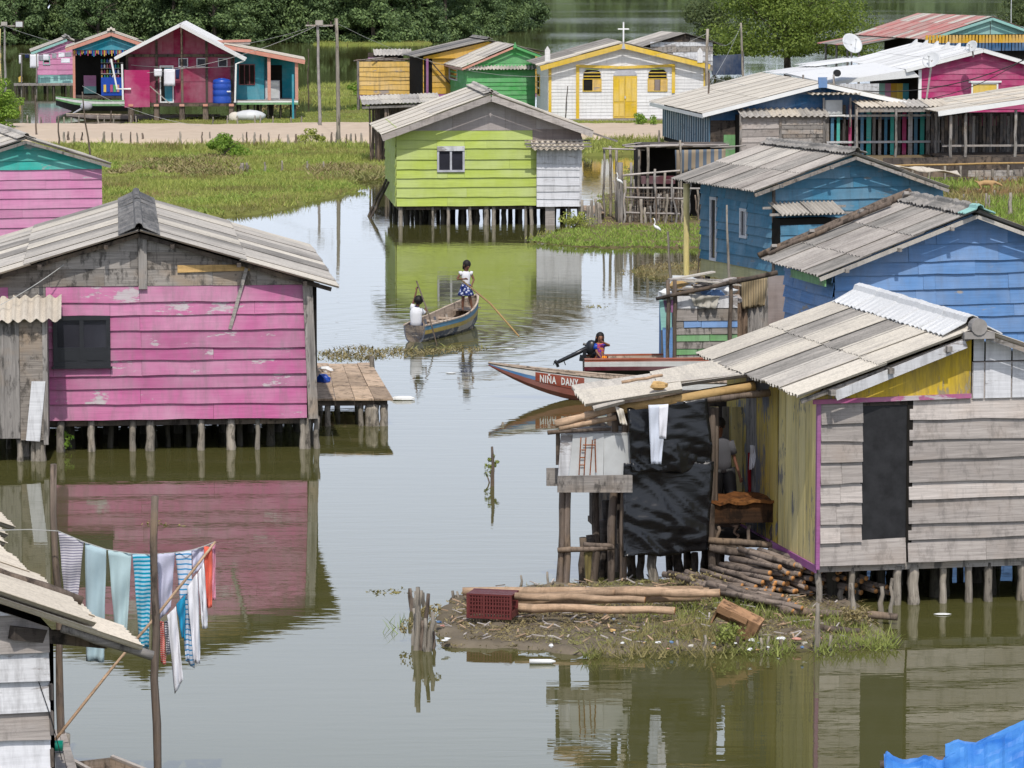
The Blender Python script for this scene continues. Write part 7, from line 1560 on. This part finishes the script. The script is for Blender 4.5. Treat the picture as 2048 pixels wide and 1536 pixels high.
# ================================================================ ISLET: STAKES, CRATE, LOGS, FIREWOOD, LITTER
def stake(px, py, top, r_, lab, m_='pile', grp=None, lean=0, z0=-.3, cat='stake', name='wooden_stake'):
    zx = .32 if name == 'post_stub' else 0
    p = G(px, py, 0); s_ = (py + 100) / 8.7; hz = (py - top) / s_; o = pole_mb((p.x, p.y, z0), (p.x + lean / s_, p.y, hz + zx), r_, r_ * .5, .02, 7, 6).build(name, M[m_], None, True); return tag(o, lab, cat, grp)
for i, (px, py, top, r_) in enumerate(((826, 1222, 1176, .05), (832, 1300, 1172, .055), (840, 1298, 1180, .05), (848, 1295, 1185, .045), (856, 1302, 1222, .05), (836, 1240, 1180, .04), (862, 1298, 1262, .035), (852, 1230, 1184, .05), (829, 1290, 1215, .06), (845, 1300, 1240, .065), (852, 1303, 1235, .04), (837, 1265, 1195, .045))): stake(px, py, top, r_, ORD[i] + ' rotting stake of the tight cluster at the left tip of the islet', grp='stake cluster at the islet tip', lean=R.uniform(-9, 9), m_='pile' if i % 3 else 'bark')
for px, py, top, r_, lab in ((907, 1205, 1181, .035, 'short stake stub left of the red crate on the islet'), (917, 1205, 1182, .03, 'thin stub just left of the red crate'), (1041, 1174, 1150, .03, 'lone thin stub in the water behind the long logs'), (1096, 1172, 1143, .03, 'pointed stub in the water left of the kitchen stilts'), (985, 972, 892, .04, 'weed-grown snag standing alone in the open water'), (1007, 850, 844, .05, 'tiny dark stub in open water below the raised bow'),
     (1711, 1247, 1165, .05, 'leaning grey post at the right end of the islet'), (1634, 1300, 1205, .05, 'upright grey stake right of the broken wooden box'), (1760, 1225, 1172, .055, 'thick pointed stump under the weathered house'), (1783, 1228, 1155, .04, 'thin pointed post beside the thick stump under the house'), (1665, 1190, 1140, .07, 'square-topped post at the right end of the firewood'), (1680, 1205, 1178, .07, 'low broken stump beside the firewood'), (1478, 1304, 1272, .045, 'rotten stub at the islet front edge below the broken box'), (1407, 1300, 1270, .04, 'stub at the front edge left of the broken box'), (1355, 1305, 1280, .03, 'small stub at the front edge below the grass'), (1519, 1302, 1275, .035, 'left stub of a pair right of the broken box'), (1535, 1303, 1272, .03, 'right stub of a pair right of the broken box'), (1562, 1300, 1278, .045, 'dark stub among the litter at the islet front'), (1662, 1300, 1270, .035, 'thin stub near the right end of the islet front'), (1345, 588, 462, .05, 'tall bare pole rising behind the junk-covered plank shack'), (1462, 640, 408, .045, 'tall leaning pole at the right of the junk-covered plank shack'), (1396, 560, 470, .02, 'dark slanting stick beside the yellow bamboo post')):
    stake(px, py, top, r_, lab, lean=-10 if px in (1711, 1462, 1345) else R.uniform(-3, 3), m_='pile' if px not in (1478, 1562, 1396, 985) else 'bark')
# crate: open slatted plastic box lying on its side
M['crate'] = plain('red_crate_plastic', (.13, .03, .028), .45, .4, .1)
ct = thing('plastic_crate', 'dark red slatted plastic crate lying on its side on the islet', 'crate', G(933, 1234, .14), rad(-14))
cw, cdp, chh = .60, .36, .30
for z in (0, chh): [MB().box(0, cw, y, y + .03, z - .012, z + .012).build('rim_bar', M['crate'], ct) for y in (0, cdp)]
for x in (0, cw - .03, cw * .36): MB().box(x, x + .03, -.002, .03, 0, chh).build('corner_bar', M['crate'], ct)
for i in range(14): x = .03 + i * (cw - .06) / 14; MB().box(x, x + .02, .005, .018, .012, chh - .012).build('slat', M['crate'], ct)
for i in range(5): z = .05 + i * .05; MB().box(0, cw, .003, .012, z, z + .014).build('cross_slat', M['crate'], ct)
for i in range(7): y = .03 + i * .05; MB().box(-.002, .014, y, y + .025, 0, chh).build('end_slat', M['crate'], ct); MB().box(0, cw, y, y + .03, chh - .01, chh + .008).build('side_slat', M['crate'], ct)
MB().box(0, cw, cdp - .01, cdp, 0, chh).build('bottom_panel', M['crate'], ct); MB().box(cw - .014, cw, 0, cdp, 0, chh * .3).build('end_panel', M['crate'], ct)
zi = .2
for i, (a, b, r_, lab) in enumerate((((925, 1183), (1418, 1182), .062, 'long peeled log at the back of the islet, behind the crate'), ((1010, 1195), (1405, 1178), .058, 'peeled log lying second from the back of the islet'), ((1015, 1203), (1400, 1196), .055, 'peeled log in the middle of the long log pile'), ((1018, 1214), (1350, 1222), .06, 'front log whose right end sinks into the grass'), ((1030, 1192), (1290, 1200), .05, 'short crossing log on the long log pile'), ((1230, 1183), (1440, 1186), .065, 'thick log with pale cut end at the right of the long pile'))):
    z = zi + .1 * (i % 3 == 1) + (.12 if i in (4, 5) else 0); tag(pole_mb(G(*a, z), G(*b, z), r_, r_ * .85, .03, 8, 7).build('long_log', [M['logbark'], M['logend']], None, True), lab, 'log', 'long logs on the islet')
    COL.objects[-1].data.polygons[-1].material_index = 1; COL.objects[-1].data.polygons[-2].material_index = 1
lm = [pole_mb((-.62, 0, 0), (.62, 0, 0), .043, .034, .014, 8, 4, 1).mesh('firewood_log', [M['firebark'], M['logend']], True) for _ in range(5)]
c0 = G(1535, 1205, .0); n = 0
for L_i in range(6):
    cnt = 16 - L_i * 2
    for i in range(cnt):
        o = put('firewood_log', lm[n % 5]); t_ = (i - cnt / 2) * .105; n += 1
        o.location = (c0.x + .42 + t_ * 1.25 + R.uniform(-.03, .03), c0.y + .7 - abs(t_) * .1 + R.uniform(-.1, .1), .14 + L_i * .07 + R.uniform(-.015, .015))
        o.rotation_euler = (R.uniform(0, 6), R.uniform(-.06, .06), rad(-58 + R.uniform(-10, 10))); tag(o, ORD[i] + ' firewood log from the left in the ' + ('bottom', 'second', 'third', 'fourth', 'fifth', 'top')[L_i] + ' layer of the islet pile', 'log', 'firewood logs in the islet pile')
for i in range(20):
    o = put('firewood_log', lm[i % 5]); p = G(1405 + i * 6.5, 1160 + i * 2 + R.uniform(-4, 4), .2); o.location = p; o.rotation_euler = (R.uniform(0, 6), R.uniform(-.05, .12), rad(-50 + R.uniform(-12, 12))); o.scale = (1.1, 1, 1); tag(o, ORD[i] + ' slanting log from the left on the left shoulder of the firewood pile', 'log', 'firewood logs sliding off the pile')
for a, b, r_, lab in (((1560, 1222), (1795, 1234), .06, 'floating log reaching from the islet to the house piles'), ((1640, 1256), (1720, 1262), .05, 'short dark log at the right end of the islet')): tag(pole_mb(G(*a, .12), G(*b, .1), r_, r_ * .8, .03).build('driftwood_log', M['bark'], None, True), lab, 'log')
bxw = thing('broken_box', 'broken brown wooden box tipped over in the islet grass', 'box', G(1470, 1268, .13), rad(-20)); bm_ = rawwood('brown_box_wood', (.30, .17, .09), HG, .6, (.35, .2, .1))
bxw.rotation_euler = (rad(8), rad(24), rad(-14)); bxw.location.z = .2
for q_ in ((-.28, .28, -.15, -.13, -.02, .24), (-.28, .28, .13, .15, -.02, .24), (-.3, -.28, -.15, .15, -.02, .24), (-.28, .28, -.13, .13, .22, .24), (.26, .28, -.13, .13, .02, .22)):
    if q_[2] == -.15 and q_[0] == -.28: MB().box(-.28, .28, -.15, -.13, .15, .24).box(.05, .28, -.15, -.13, -.02, .15).build('front_board', bm_, bxw)
    else: MB().box(*q_).build('side_board', bm_, bxw)
MB().box(-.1, .12, -.2, -.16, .19, .27).build('lip_board', bm_, bxw)
lit = [M['white_pl'], M['white_pl'], M['salmon'], plain('blue_litter', (.12, .2, .34), .6), M['c_cream'], M['white_pl'], M['bamboo'], plain('teal_litter', (.2, .24, .2), .6)]
lp = [(880, 1278), (905, 1283), (895, 1248), (890, 1250), (1200, 1235), (1225, 1240), (1215, 1268), (1240, 1246), (1095, 1290), (1310, 1292), (1330, 1296), (1355, 1290), (1370, 1296), (1500, 1288), (1515, 1300), (1530, 1294), (1560, 1285), (1575, 1278), (1590, 1284), (1605, 1292), (1620, 1288), (1255, 1282), (1290, 1288), (1440, 1292), (1490, 1296), (1545, 1298), (1650, 1284), (1180, 1224), (1090, 1272), (1470, 1290), (1425, 1300)]
for i, (x, y) in enumerate(lp):
    p = G(x, y, .12); x += R.uniform(-14, 14); y += R.uniform(-9, 4); p = G(x, y, .12); sc_ = R.uniform(.02, .045); o = MB().ball((0, 0, 0), sc_, 6, 4, 0, (R.uniform(.8, 1.8), R.uniform(.6, 1), R.uniform(.25, .6)), .3).build('litter_scrap', lit[i % 8], None); p.z = .12; o.location = p; o.rotation_euler = (0, 0, R.uniform(0, 6)); tag(o, 'crumpled ' + ('white', 'white', 'pink', 'blue', 'cream', 'white', 'tan', 'teal')[i % 8] + ' litter scrap, ' + ORD[sorted(range(len(lp)), key=lambda q: lp[q][0]).index(i)] + ' from the left on the islet', 'litter', 'litter on the islet')
o = MB().tube([(-.16, 0, 0), (.1, 0, 0), (.16, 0, 0)], [.03, .03, .01], 9).build('floating_bottle', M['white_pl'], None, True); o.location = G(1085, 1323, .03); tag(o, 'white plastic bottle floating just off the islet front', 'bottle')
for i, (x, y, lab) in enumerate(((902, 746, 'small white scrap floating in mid channel below the canoe'), (1020, 698, 'flat white scrap floating right of the canoe'), (1885, 1228, 'dark leaf scrap floating by the house piles'))): o = MB().ball((0, 0, 0), .06, 6, 4, 0, (2, 1, .2)).build('litter_scrap', M['white_pl'], None); o.location = G(x, y, .01); tag(o, lab, 'litter')

# ================================================================ JUNK-COVERED PLANK SHACK
h = House('junk_shack', 'patchwork plank shack heaped with junk, green and blue boards, beside the motor boat', 'shed', 1350, 752, 0, 6)
W = h.fr(1474, 700)[0]; zt = h.fr(1400, 607)[1]
bbox(h, 'inner_wall', M['raw_dark'], .03, W, .05, 2.2, -.1, zt - .05); r_ = 0; z = h.fr(1400, 738)[1]
for i, (m_, hh_) in enumerate((('raw', .3), ('green_junk', .13), ('raw', .15), ('green_junk', .14), ('raw', .14), ('peri', .14), ('raw_pale', .26), ('white_dirty', .25))):
    z1 = z + hh_; u = h.fr(1370, 0)[0] if m_ == 'peri' else 0
    if u: piece(h.o, F_, [(0, z), (u, z), (u, z1), (0, z1)], .03, .02, M['raw'], 'plank')
    um = W * R.uniform(.35, .6); piece(h.o, F_, [(u + .01, z), (um, z + R.uniform(-.01, .01)), (um, z1), (u + .01, z1)], .04, .02, M[m_], 'plank'); piece(h.o, F_, [(um + .01, z), (W, z), (W, z1), (um + .01, z1)], .04, .02, M[m_ if i % 2 else 'raw'], 'plank'); z = z1
vboards(h, plane('L'), 0, 2.2, .1, zt - .1, .3, (M['raw_v'], M['peri'], M['mint'], M['purple'], M['raw_v']), jag=.12)
for (px, py0, py1, m_) in ((1338, 735, 655, 'peri'), (1332, 660, 600, 'mint'), (1340, 625, 600, 'purple')): a = h.fr(px, py0, -.1); b = h.fr(px, py1, -.1); panel(h, plane('F', -.1), [(a[0] - .1, a[1]), (a[0] + .12, a[1]), (a[0] + .1, b[1]), (a[0] - .14, b[1])], 0, M[m_], 'loose_board')
for i in range(14): x = R.uniform(0, 1.2); MB().ball((x, R.uniform(.2, 1.8), zt + R.uniform(0, .3)), R.uniform(.12, .28), 7, 5, 0, (1.4, 1, .6), .3).build('junk_bundle', (M['dish'], M['white_pl'], M['bamboo'], M['raw_pale'], M['peri'], M['metal'])[i % 6], h.o)
for i in range(9): x = R.uniform(-.3, .6); beam(h, 'loose_board', (M['c_cream'], M['raw'], M['raw_pale'])[i % 3], (x, R.uniform(0, 1.5), zt + .25 + R.uniform(0, .25)), (x + R.uniform(.6, 1.3), R.uniform(0, 1.5), zt + .3 + R.uniform(0, .25)), .15, .03)
a, b = h.fr(1312, 598, -.2), h.fr(1555, 545, -.2); pole(h, 'long_dark_pole', M['raw_dark'], (a[0], -.2, a[1]), (b[0], -.2, b[1]), .04, .05, .01)
for px in (1338, 1352, 1465): x = h.fr(px, 0, -.1)[0]; pole(h, 'post', M['bark'], (x, -.1, -.3), (x, -.1, zt + .5), .05)
pw0, pw1 = h.fr(1455, 700, 1.5)[0], h.fr(1575, 700, 1.5)[0]; zz0 = zt - .6; zz1 = h.fr(1500, 556, 1.5)[1]
vboards(h, plane('F', 1.5), pw0, pw1, zz0 - 1.0, zz1, .45, (rawwood('brown_tarp_board', (.20, .14, .10), VG), M['raw_v'], M['brown_board'], M['raw_pale']), jag=.05)
mn = fabric('fishing_net_cord', (.32, .25, .15), (.2, .16, .1), 6, 'X', .5)
hm = lambda px, py, c: h.M @ Vector((h.fr(px, py, c)[0], c, h.fr(px, py, c)[1]))
cloth('fishing_net', 'brown fishing net draped over the board wall behind the junk shack', [hm(1480, 556, 1.4), hm(1535, 556, 1.4), hm(1530, 612, 1.4), hm(1484, 618, 1.4)], mn, 'net', amp=.06, folds=4, seed=3, nu=14)
cloth('fishing_net', 'pale bundled net hanging at the front of the junk shack', [hm(1378, 588, -.12), hm(1440, 592, -.12), hm(1430, 618, -.12), hm(1388, 612, -.12)], fabric('pale_net', (.4, .38, .33)), 'net', amp=.07, folds=3, seed=5, nu=12)

# ================================================================ POSTS, POLES, WIRES, DISHES, ANIMALS
def upole(name, lab, px, top, bot, r_, m_, lean=0, arm=False):
    p = G(px, bot, .2); s_ = (bot + 100) / 8.7; hz = (bot - top) / s_; t = thing(name, lab, 'utility pole', (p.x, p.y, 0)); pole_mb((0, 0, -.2), (lean / s_, 0, hz + .2), r_, r_ * .7, .02, 8, 6).build('shaft', M[m_], t, True)
    if arm:
        MB().box(-.66, .66, -.04, .04, hz - .035, hz + .035).build('crossarm', M['raw'], t); MB().box(-.18, .18, -.22, -.06, hz + .02, hz + .25).build('junction_box', M['c_light'], t)
        for x in (-.55, .55): MB().tube([(x, 0, hz + .05), (x, 0, hz + .18)], .04, 6).build('insulator', M['raw_dark'], t)
    return t, Vector((p.x + lean / s_, p.y, hz))
_, A1 = upole('utility_pole', 'grey utility pole with crossarm standing right behind the dirt road', 640, 47, 255, .085, 'concrete', -4, True)
_, A2 = upole('utility_pole', 'slightly crooked bare wooden pole at the near edge of the dirt road', 678, 42, 286, .10, 'pile', -4)
_, A3 = upole('utility_pole', 'pale pole with crossarm at the far left edge of the picture', 11, 48, 182, .075, 'concrete', 0, True)
_, A4 = upole('utility_pole', 'bare pole at the right corner of the white church', 1411, 62, 262, .09, 'pile', 3)
_, A5 = upole('utility_pole', 'knotty pole in front of the bright green tree', 1487, 48, 165, .09, 'pile', -6)
_, A6 = upole('thin_pole', 'thin pole with a small box in front of the long blue house roof', 1410, 148, 292, .05, 'bark', 8)
_, A7 = upole('thin_mast', 'thin metal mast at the top right corner', 2021, -30, 116, .045, 'metal', 0)
_, A8 = upole('thin_mast', 'thin antenna mast in front of the red-stained roof', 1893, 40, 84, .04, 'metal', 0)
for px, top, bot, r_, lab, ln in ((170, 186, 316, .045, 'slim leaning branch pole between the turquoise gable and the road', -12), (72, 192, 275, .045, 'dark bare post left of the dirt road', 0), (118, 233, 290, .05, 'short bare post at the left end of the road', 0), (2, 60, 175, .06, 'yellow post at the far left edge behind the pale pole', 0), (617, 100, 205, .04, 'thin crooked pole in the water behind the grass strip', 0), (222, 222, 246, .05, 'pale post stub in the water beside the crimson house', 3)):
    p = G(px, bot, .2); s_ = (bot + 100) / 8.7; tag(pole_mb((p.x - ln / s_, p.y, -.2) if ln else (p.x, p.y, -.2), (p.x + (0 if not ln else ln / s_ * .3), p.y, (bot - top) / s_ + .2), r_, r_ * .6, .03).build('bare_pole', M['yellow_v' if px == 2 else 'bark'], None, True), lab, 'pole')
flp = Vector(A3) + Vector((.9, 0, .1)); t = thing('floodlight', 'floodlight on the crossarm of the far left pole', 'lamp', flp); MB().box(-.25, .25, -.1, .1, -.2, .2).build('lamp_housing', M['raw_dark'], t); MB().box(-.2, .2, -.12, -.102, -.15, .15).build('lamp_glass', M['dish'], t)
for (a, b, sg, lab) in ((A1, A2, .1, 'short wire between the two poles by the road'), (A1, A3, 1.5, 'long wire from the crossarm pole to the far left pole'), (A2, A4, 2.2, 'long wire from the crooked pole to the church pole'), (A4, A5, .9, 'slack wire between the church pole and the knotty pole'), (A1, A1 + Vector((-8, -2, -2.2)), .4, 'wire sagging down to the teal porch roof'), (A5, A4 - Vector((0, 0, 2.6)), .2, 'pale wire slanting down from the knotty pole'), (A6, A6 + Vector((15, -6, -1.5)), .5, 'pale wire across the long blue house gable'), (G(165, 172, 2), G(430, 254, .3), .4, 'pale mooring rope from the leaning pole down to the grass')):
    wire('overhead_wire', lab, a, b, sg, .009, M['cable'])
# black cables over the magenta house
wire('black_cable', 'upper black cable sagging across the magenta house gable', D(1650, 172, 180), D(2080, 105, 182), .9, .025, M['cableb']); wire('black_cable', 'lower black cable sagging across the magenta house gable', D(1660, 178, 180), D(2080, 96, 182), 1.4, .018, M['cableb'])
# road posts
for i, px in enumerate((128, 136, 148, 163, 207, 225, 243, 262, 275, 286, 361, 403, 420, 438, 487, 493, 508, 521, 537, 557, 576, 592, 646, 662, 672, 692, 700, 712, 724)): stake(px, 293 + R.uniform(-2, 2), 280 + R.uniform(-3, 3), R.uniform(.05, .09), ORD[i] + ' dark stub from the left along the near edge of the dirt road', grp='stubs along the near road edge', z0=0, lean=R.uniform(-2, 2), m_='bark' if i % 2 else 'pile', name='post_stub', cat='post')
for i, px in enumerate((55, 82, 128, 143, 158, 196, 209, 228, 262, 272, 426, 455, 475, 510, 521, 546, 582, 603)): stake(px, 257, 246 + R.uniform(-3, 2), .06, ORD[i] + ' pale stub from the left along the far edge of the dirt road', grp='stubs along the far road edge', z0=0, m_='pile', name='post_stub', cat='post')
for px, py, top, r_, lab in ((530, 350, 324, .07, 'first of four spaced posts on the meadow shore'), (564, 347, 321, .055, 'second of four spaced posts on the meadow shore'), (615, 345, 322, .06, 'third of four spaced posts on the meadow shore'), (647, 343, 323, .055, 'fourth of four spaced posts on the meadow shore'), (484, 349, 326, .14, 'thick grey tree stump on the meadow'), (494, 349, 325, .1, 'split tree stump beside the thick one on the meadow')): stake(px, py, top, r_, lab, z0=0)
for px, py, top, r_, lab in ((1927, 410, 388, .06, 'short post left of the others in the right pasture'), (1953, 428, 402, .07, 'stocky post in front of the right pasture'), (1972, 430, 386, .07, 'left of a close pair of pasture posts'), (1978, 428, 390, .05, 'right of a close pair of pasture posts'), (1989, 405, 380, .05, 'thin post just behind the tan dog'), (2007, 415, 390, .05, 'thin post between pasture pair and forked post'), (2020, 440, 385, .09, 'tall forked post at the right end of the pasture'), (1318, 308, 260, .08, 'dark post by the road right of the lime house'), (1233, 280, 266, .06, 'left road stub behind the lime house roof end'), (1248, 282, 268, .06, 'middle road stub behind the lime house roof end'), (1287, 282, 267, .07, 'right road stub behind the lime house roof end')): stake(px, py, top, r_, lab, z0=0)
# low board fence
fp = G(1760, 366, .2); fe = G(2110, 362, .2); dd_ = fe - fp; fn = thing('board_fence', 'low grey board and netting fence behind the right pasture', 'fence', (fp.x, fp.y, .1), math.atan2(dd_.y, dd_.x)); FLn = dd_.length
for r_ in range(2):
    u = 0
    while u < FLn: l_ = R.uniform(1.2, 2.4); MB().box(u, min(FLn, u + l_ - .02), -.03, 0, .02 + r_ * .27, .27 + r_ * .27 + R.uniform(-.02, .01)).build('board', M['raw' if R.random() < .6 else 'raw_dark'], fn); u += l_
for i in range(12): pole(fn, 'fence_post', M['pile'], (i * FLn / 11, -.08, -.2), (i * FLn / 11, -.08, R.uniform(.5, .75)), .05)
pole(fn, 'top_rail', M['bamboo'], (0, 0, .72), (FLn, 0, .8), .04, .04, .03)
MB().box(.2, FLn, .3, .34, .5, 1.0).build('netting_strip', M['raw_dark'], fn)
p = G(1850, 345, .9); wt = thing('woven_mat', 'pale ragged mat lying over poles behind the teal-blue roof', 'mat', p); MB().grid([[Vector((-1.2 + i * .3, -.6 + j * .4, .1 * math.sin(i * 1.3 + j) * .6 + (8 - i) * .03)) for i in range(9)] for j in range(4)], th=.03).build('mat_sheet', M['c_tan'], wt, fix=False)
# dishes
def dish(lab, c, r_, d, foot):
    c = Vector(c); d = Vector(d).normalized(); t = thing('satellite_dish', lab, 'satellite dish', (foot[0], foot[1], foot[2])); o = c - Vector(foot); u = d.cross(Vector((0, 0, 1))).normalized(); v = u.cross(d); P = []
    for j in range(7): q = j / 6; P.append([o + (u * math.cos(a_ * math.pi / 12) + v * math.sin(a_ * math.pi / 12)) * r_ * max(q, .01) + d * (.28 * r_ * q * q) for a_ in range(25)])
    MB().grid(P, th=.02).build('reflector', M['dish'], t, True, fix=False)
    MB().tube([o, (0, 0, 0)], .045, 7).build('mast', M['raw_pale'], t); MB().tube([o - v * r_ * .9 + d * .2 * r_, o + d * r_ * .95], .02, 5).build('feed_arm', M['metal'], t); MB().ball(o + d * r_ * .95, .06, 7, 5).build('feed_horn', M['dish'], t, True)
c = D(1702, 89, 196); dish('large grey satellite dish left of the brilliant white roof', c, .58, (.45, -.8, .55), (c.x + .1, c.y + .4, c.z - 1.6))
c = D(1864, 121, 160); ft = D(1853, 203, 160); dish('grey satellite dish on a pale post above the tan roof', c, .40, (-.5, -.8, .6), (ft.x, ft.y + .1, ft.z))
c = D(1944, 94, 188); dish('small dish at the ridge of the brilliant white roof', c, .32, (-.6, -.7, .5), (c.x + .1, c.y + .2, c.z - .5))
# birds and dog
def egret(lab, px, py, top, turn=0):
    p = G(px, py, .1); s_ = (py + 100) / 8.7; hh_ = (py - top) / s_; t = thing('egret', lab, 'bird', (p.x, p.y, .1), turn); k_ = hh_ / .8
    MB().tube([Vector(q) * k_ for q in ((.19, 0, .26), (.12, 0, .33), (.02, 0, .40), (-.07, 0, .45), (-.10, 0, .52), (-.06, 0, .60), (-.07, 0, .68), (-.10, 0, .76), (-.14, 0, .77))], [v * k_ for v in (.012, .055, .075, .055, .028, .02, .018, .028, .016)], 8).build('body', M['white_pl'], t, True)
    MB().tube([Vector((-.14, 0, .77)) * k_, Vector((-.24, 0, .755)) * k_], [.01, .003], 5).build('bill', M['yellow'], t)
    for y_ in (-.02, .02): MB().tube([(0, y_, 0), (.01, y_, .17 * k_), (.0, y_, .36 * k_)], .008, 5).build('leg', M['black'], t)
    return t
egret('white egret standing in the grass at the water edge by the pen', 1313, 474, 436); e2 = egret('white egret perched on the thick pen post', 1238, 452, 418, rad(10)); e2.location.z = 1.25
dp = G(1972, 386, .2); dg_ = thing('dog', 'tan dog walking in the right pasture with its head down', 'dog', (dp.x, dp.y, .2), 0)
tan = plain('tan_fur', (.42, .27, .13), .9, .1, .1, 10)
P_ = [(0, 0, .36, .10), (.18, 0, .37, .105, .9), (-.2, 0, .35, .09, .9), (.3, 0, .38, .06), (.42, 0, .33, .045), (.50, 0, .28, .05), (.58, 0, .25, .025), (-.3, 0, .38, .025), (-.42, 0, .44, .014)]; E_ = [(0, 1), (0, 2), (1, 3), (3, 4), (4, 5), (5, 6), (2, 7), (7, 8)]
for sx in (-1, 1):
    for i0, x, kx, ax_ in ((1, .2, .19, .21), (2, -.22, -.17, -.28)):
        b_ = len(P_); P_ += [(x, sx * .07, .28, .045), (kx, sx * .075, .16, .028), (ax_, sx * .075, .07, .02), (ax_ + .04, sx * .075, .02, .022)]; E_ += [(i0, b_), (b_, b_ + 1), (b_ + 1, b_ + 2), (b_ + 2, b_ + 3)]
    b_ = len(P_); P_ += [(.47, sx * .045, .34, .015)]; E_ += [(5, b_)]
skin_body('body', P_, E_, tan, 0, dg_)
dk_ = KIT.M @ Vector((KIT.fr(1455, 1080, .05)[0], .12, .60)); dg2 = thing('dog', 'dark dog with pale legs standing under the wooden counter in the open kitchen', 'dog', dk_, rad(170)); dg2.scale = (.62,) * 3
skin_body('body', P_, E_, plain('dark_fur', (.05, .035, .028), .9, .1, .3, 9), 0, dg2)

# ================================================================ BLUE TARP ROOF CORNER (near, bottom right)
Yt = 24.0; tm = NT('blue_tarpaulin'); n_ = tm.noise(tm.coord((4, 4, 4), False), 1, 4, .6, .5); tm.bump(n_, .3, .02); tmm = tm.done(tm.mix(tm.ramp(n_, (.3, 0), (.7, 1)), (.02, .13, .45), (.08, .26, .58)), .5, .3)
top = [(1768, 1500), (1774, 1494), (1790, 1506), (1812, 1512), (1834, 1507), (1852, 1500), (1866, 1506), (1884, 1512), (1893, 1500), (1912, 1492), (1935, 1480), (1952, 1484), (1975, 1478), (1998, 1470), (2015, 1458), (2040, 1448), (2060, 1436), (2085, 1425), (2120, 1405)]
tb_ = thing('tarp_roof', 'torn bright blue tarpaulin roof corner at the bottom right', 'tarp', (D(1940, 1500, Yt).x, Yt, 0)); o0 = Vector(tb_.location)
def crease(x, y, s_=0): return abs(noise.noise(Vector((x * 1.7 + y * 3 + s_, y * 9 - x * 1.5, 3 + s_)))) * .075 + abs(noise.noise(Vector((x * 5 - y * 6, y * 19, 8 + s_)))) * .02
def tarppiece(top, nj, dy0, step, s_, name):
    fine = []
    for (x0, y0), (x1, y1) in zip(top, top[1:]):
        for q in (0, .33, .66): fine.append((x0 + (x1 - x0) * q, y0 + (y1 - y0) * q + R.uniform(-1.5, 1.5)))
    P = []
    for j in range(nj):
        row = []
        for i, (px, py) in enumerate(fine):
            b = D(px + (0 if j else R.uniform(-1, 1)), py + 8 + j * step, Yt + dy0 - j * .035); row.append(b + Vector((0, -crease(b.x, j * .06, s_), crease(b.x + 3, j * .06, s_) * .3)) - o0)
        P.append(row)
    MB().grid(P, th=.004).build(name, tmm, tb_, False, fix=False)
tarppiece(top, 14, 0, 10, 0, 'tarp_sheet')
tarppiece([(1890, 1478), (1915, 1470), (1950, 1474), (1980, 1462), (2010, 1452), (2035, 1440), (2070, 1424), (2120, 1396)], 5, .12, 7, 4, 'tarp_fold')
for px in (1840, 2060): a = D(px, 1545, Yt + .05) - o0; pole_mb((a.x, a.y, -.3), a, .05).build('post', M['bark'], tb_, True)
pole_mb(D(1760, 1530, Yt + .1) - o0, D(2140, 1500, Yt + .1) - o0, .035).build('roof_pole', M['bark'], tb_, True)
# ================================================================ SMALL SHORE CLUTTER NEAR THE TEAL-BLUE HOUSE
for i, (a, b, lab) in enumerate((((1345, 575), (1420, 562), 'dark timber lying on the weeds below the cream-footed wall'), ((1368, 552), (1405, 556), 'short dark timber beside the yellow bamboo post'), ((1375, 560), (1455, 575), 'lower dark timber of the small landing by the blue house'))): tag(pole_mb(G(*a, .35), G(*b, .4), .05, .045).build('landing_timber', M['raw_dark'], None, True), lab, 'timber')
# weeds and ragged growth on the stakes and snags
for i, (px, py, lab, w_, h_) in enumerate(((846, 1285, 'dark weedy growth round the stake cluster at the islet tip', .5, .55), (986, 965, 'small weeds growing on the lone snag in open water', .22, .45), (1710, 1262, 'dry weeds round the leaning post at the islet right end', .45, .3), (1450, 1296, 'dry weedy tuft at the islet front below the broken box', .5, .18), (1395, 1190, 'grassy tangle at the left foot of the firewood pile', .7, .25))):
    tree('weed_clump', lab, px, py, w_, h_, .0, 12, 40, .045, M['deadleaf'] if i % 2 == 0 else M['islet_green'], 90 + i, .15, .012, 3)
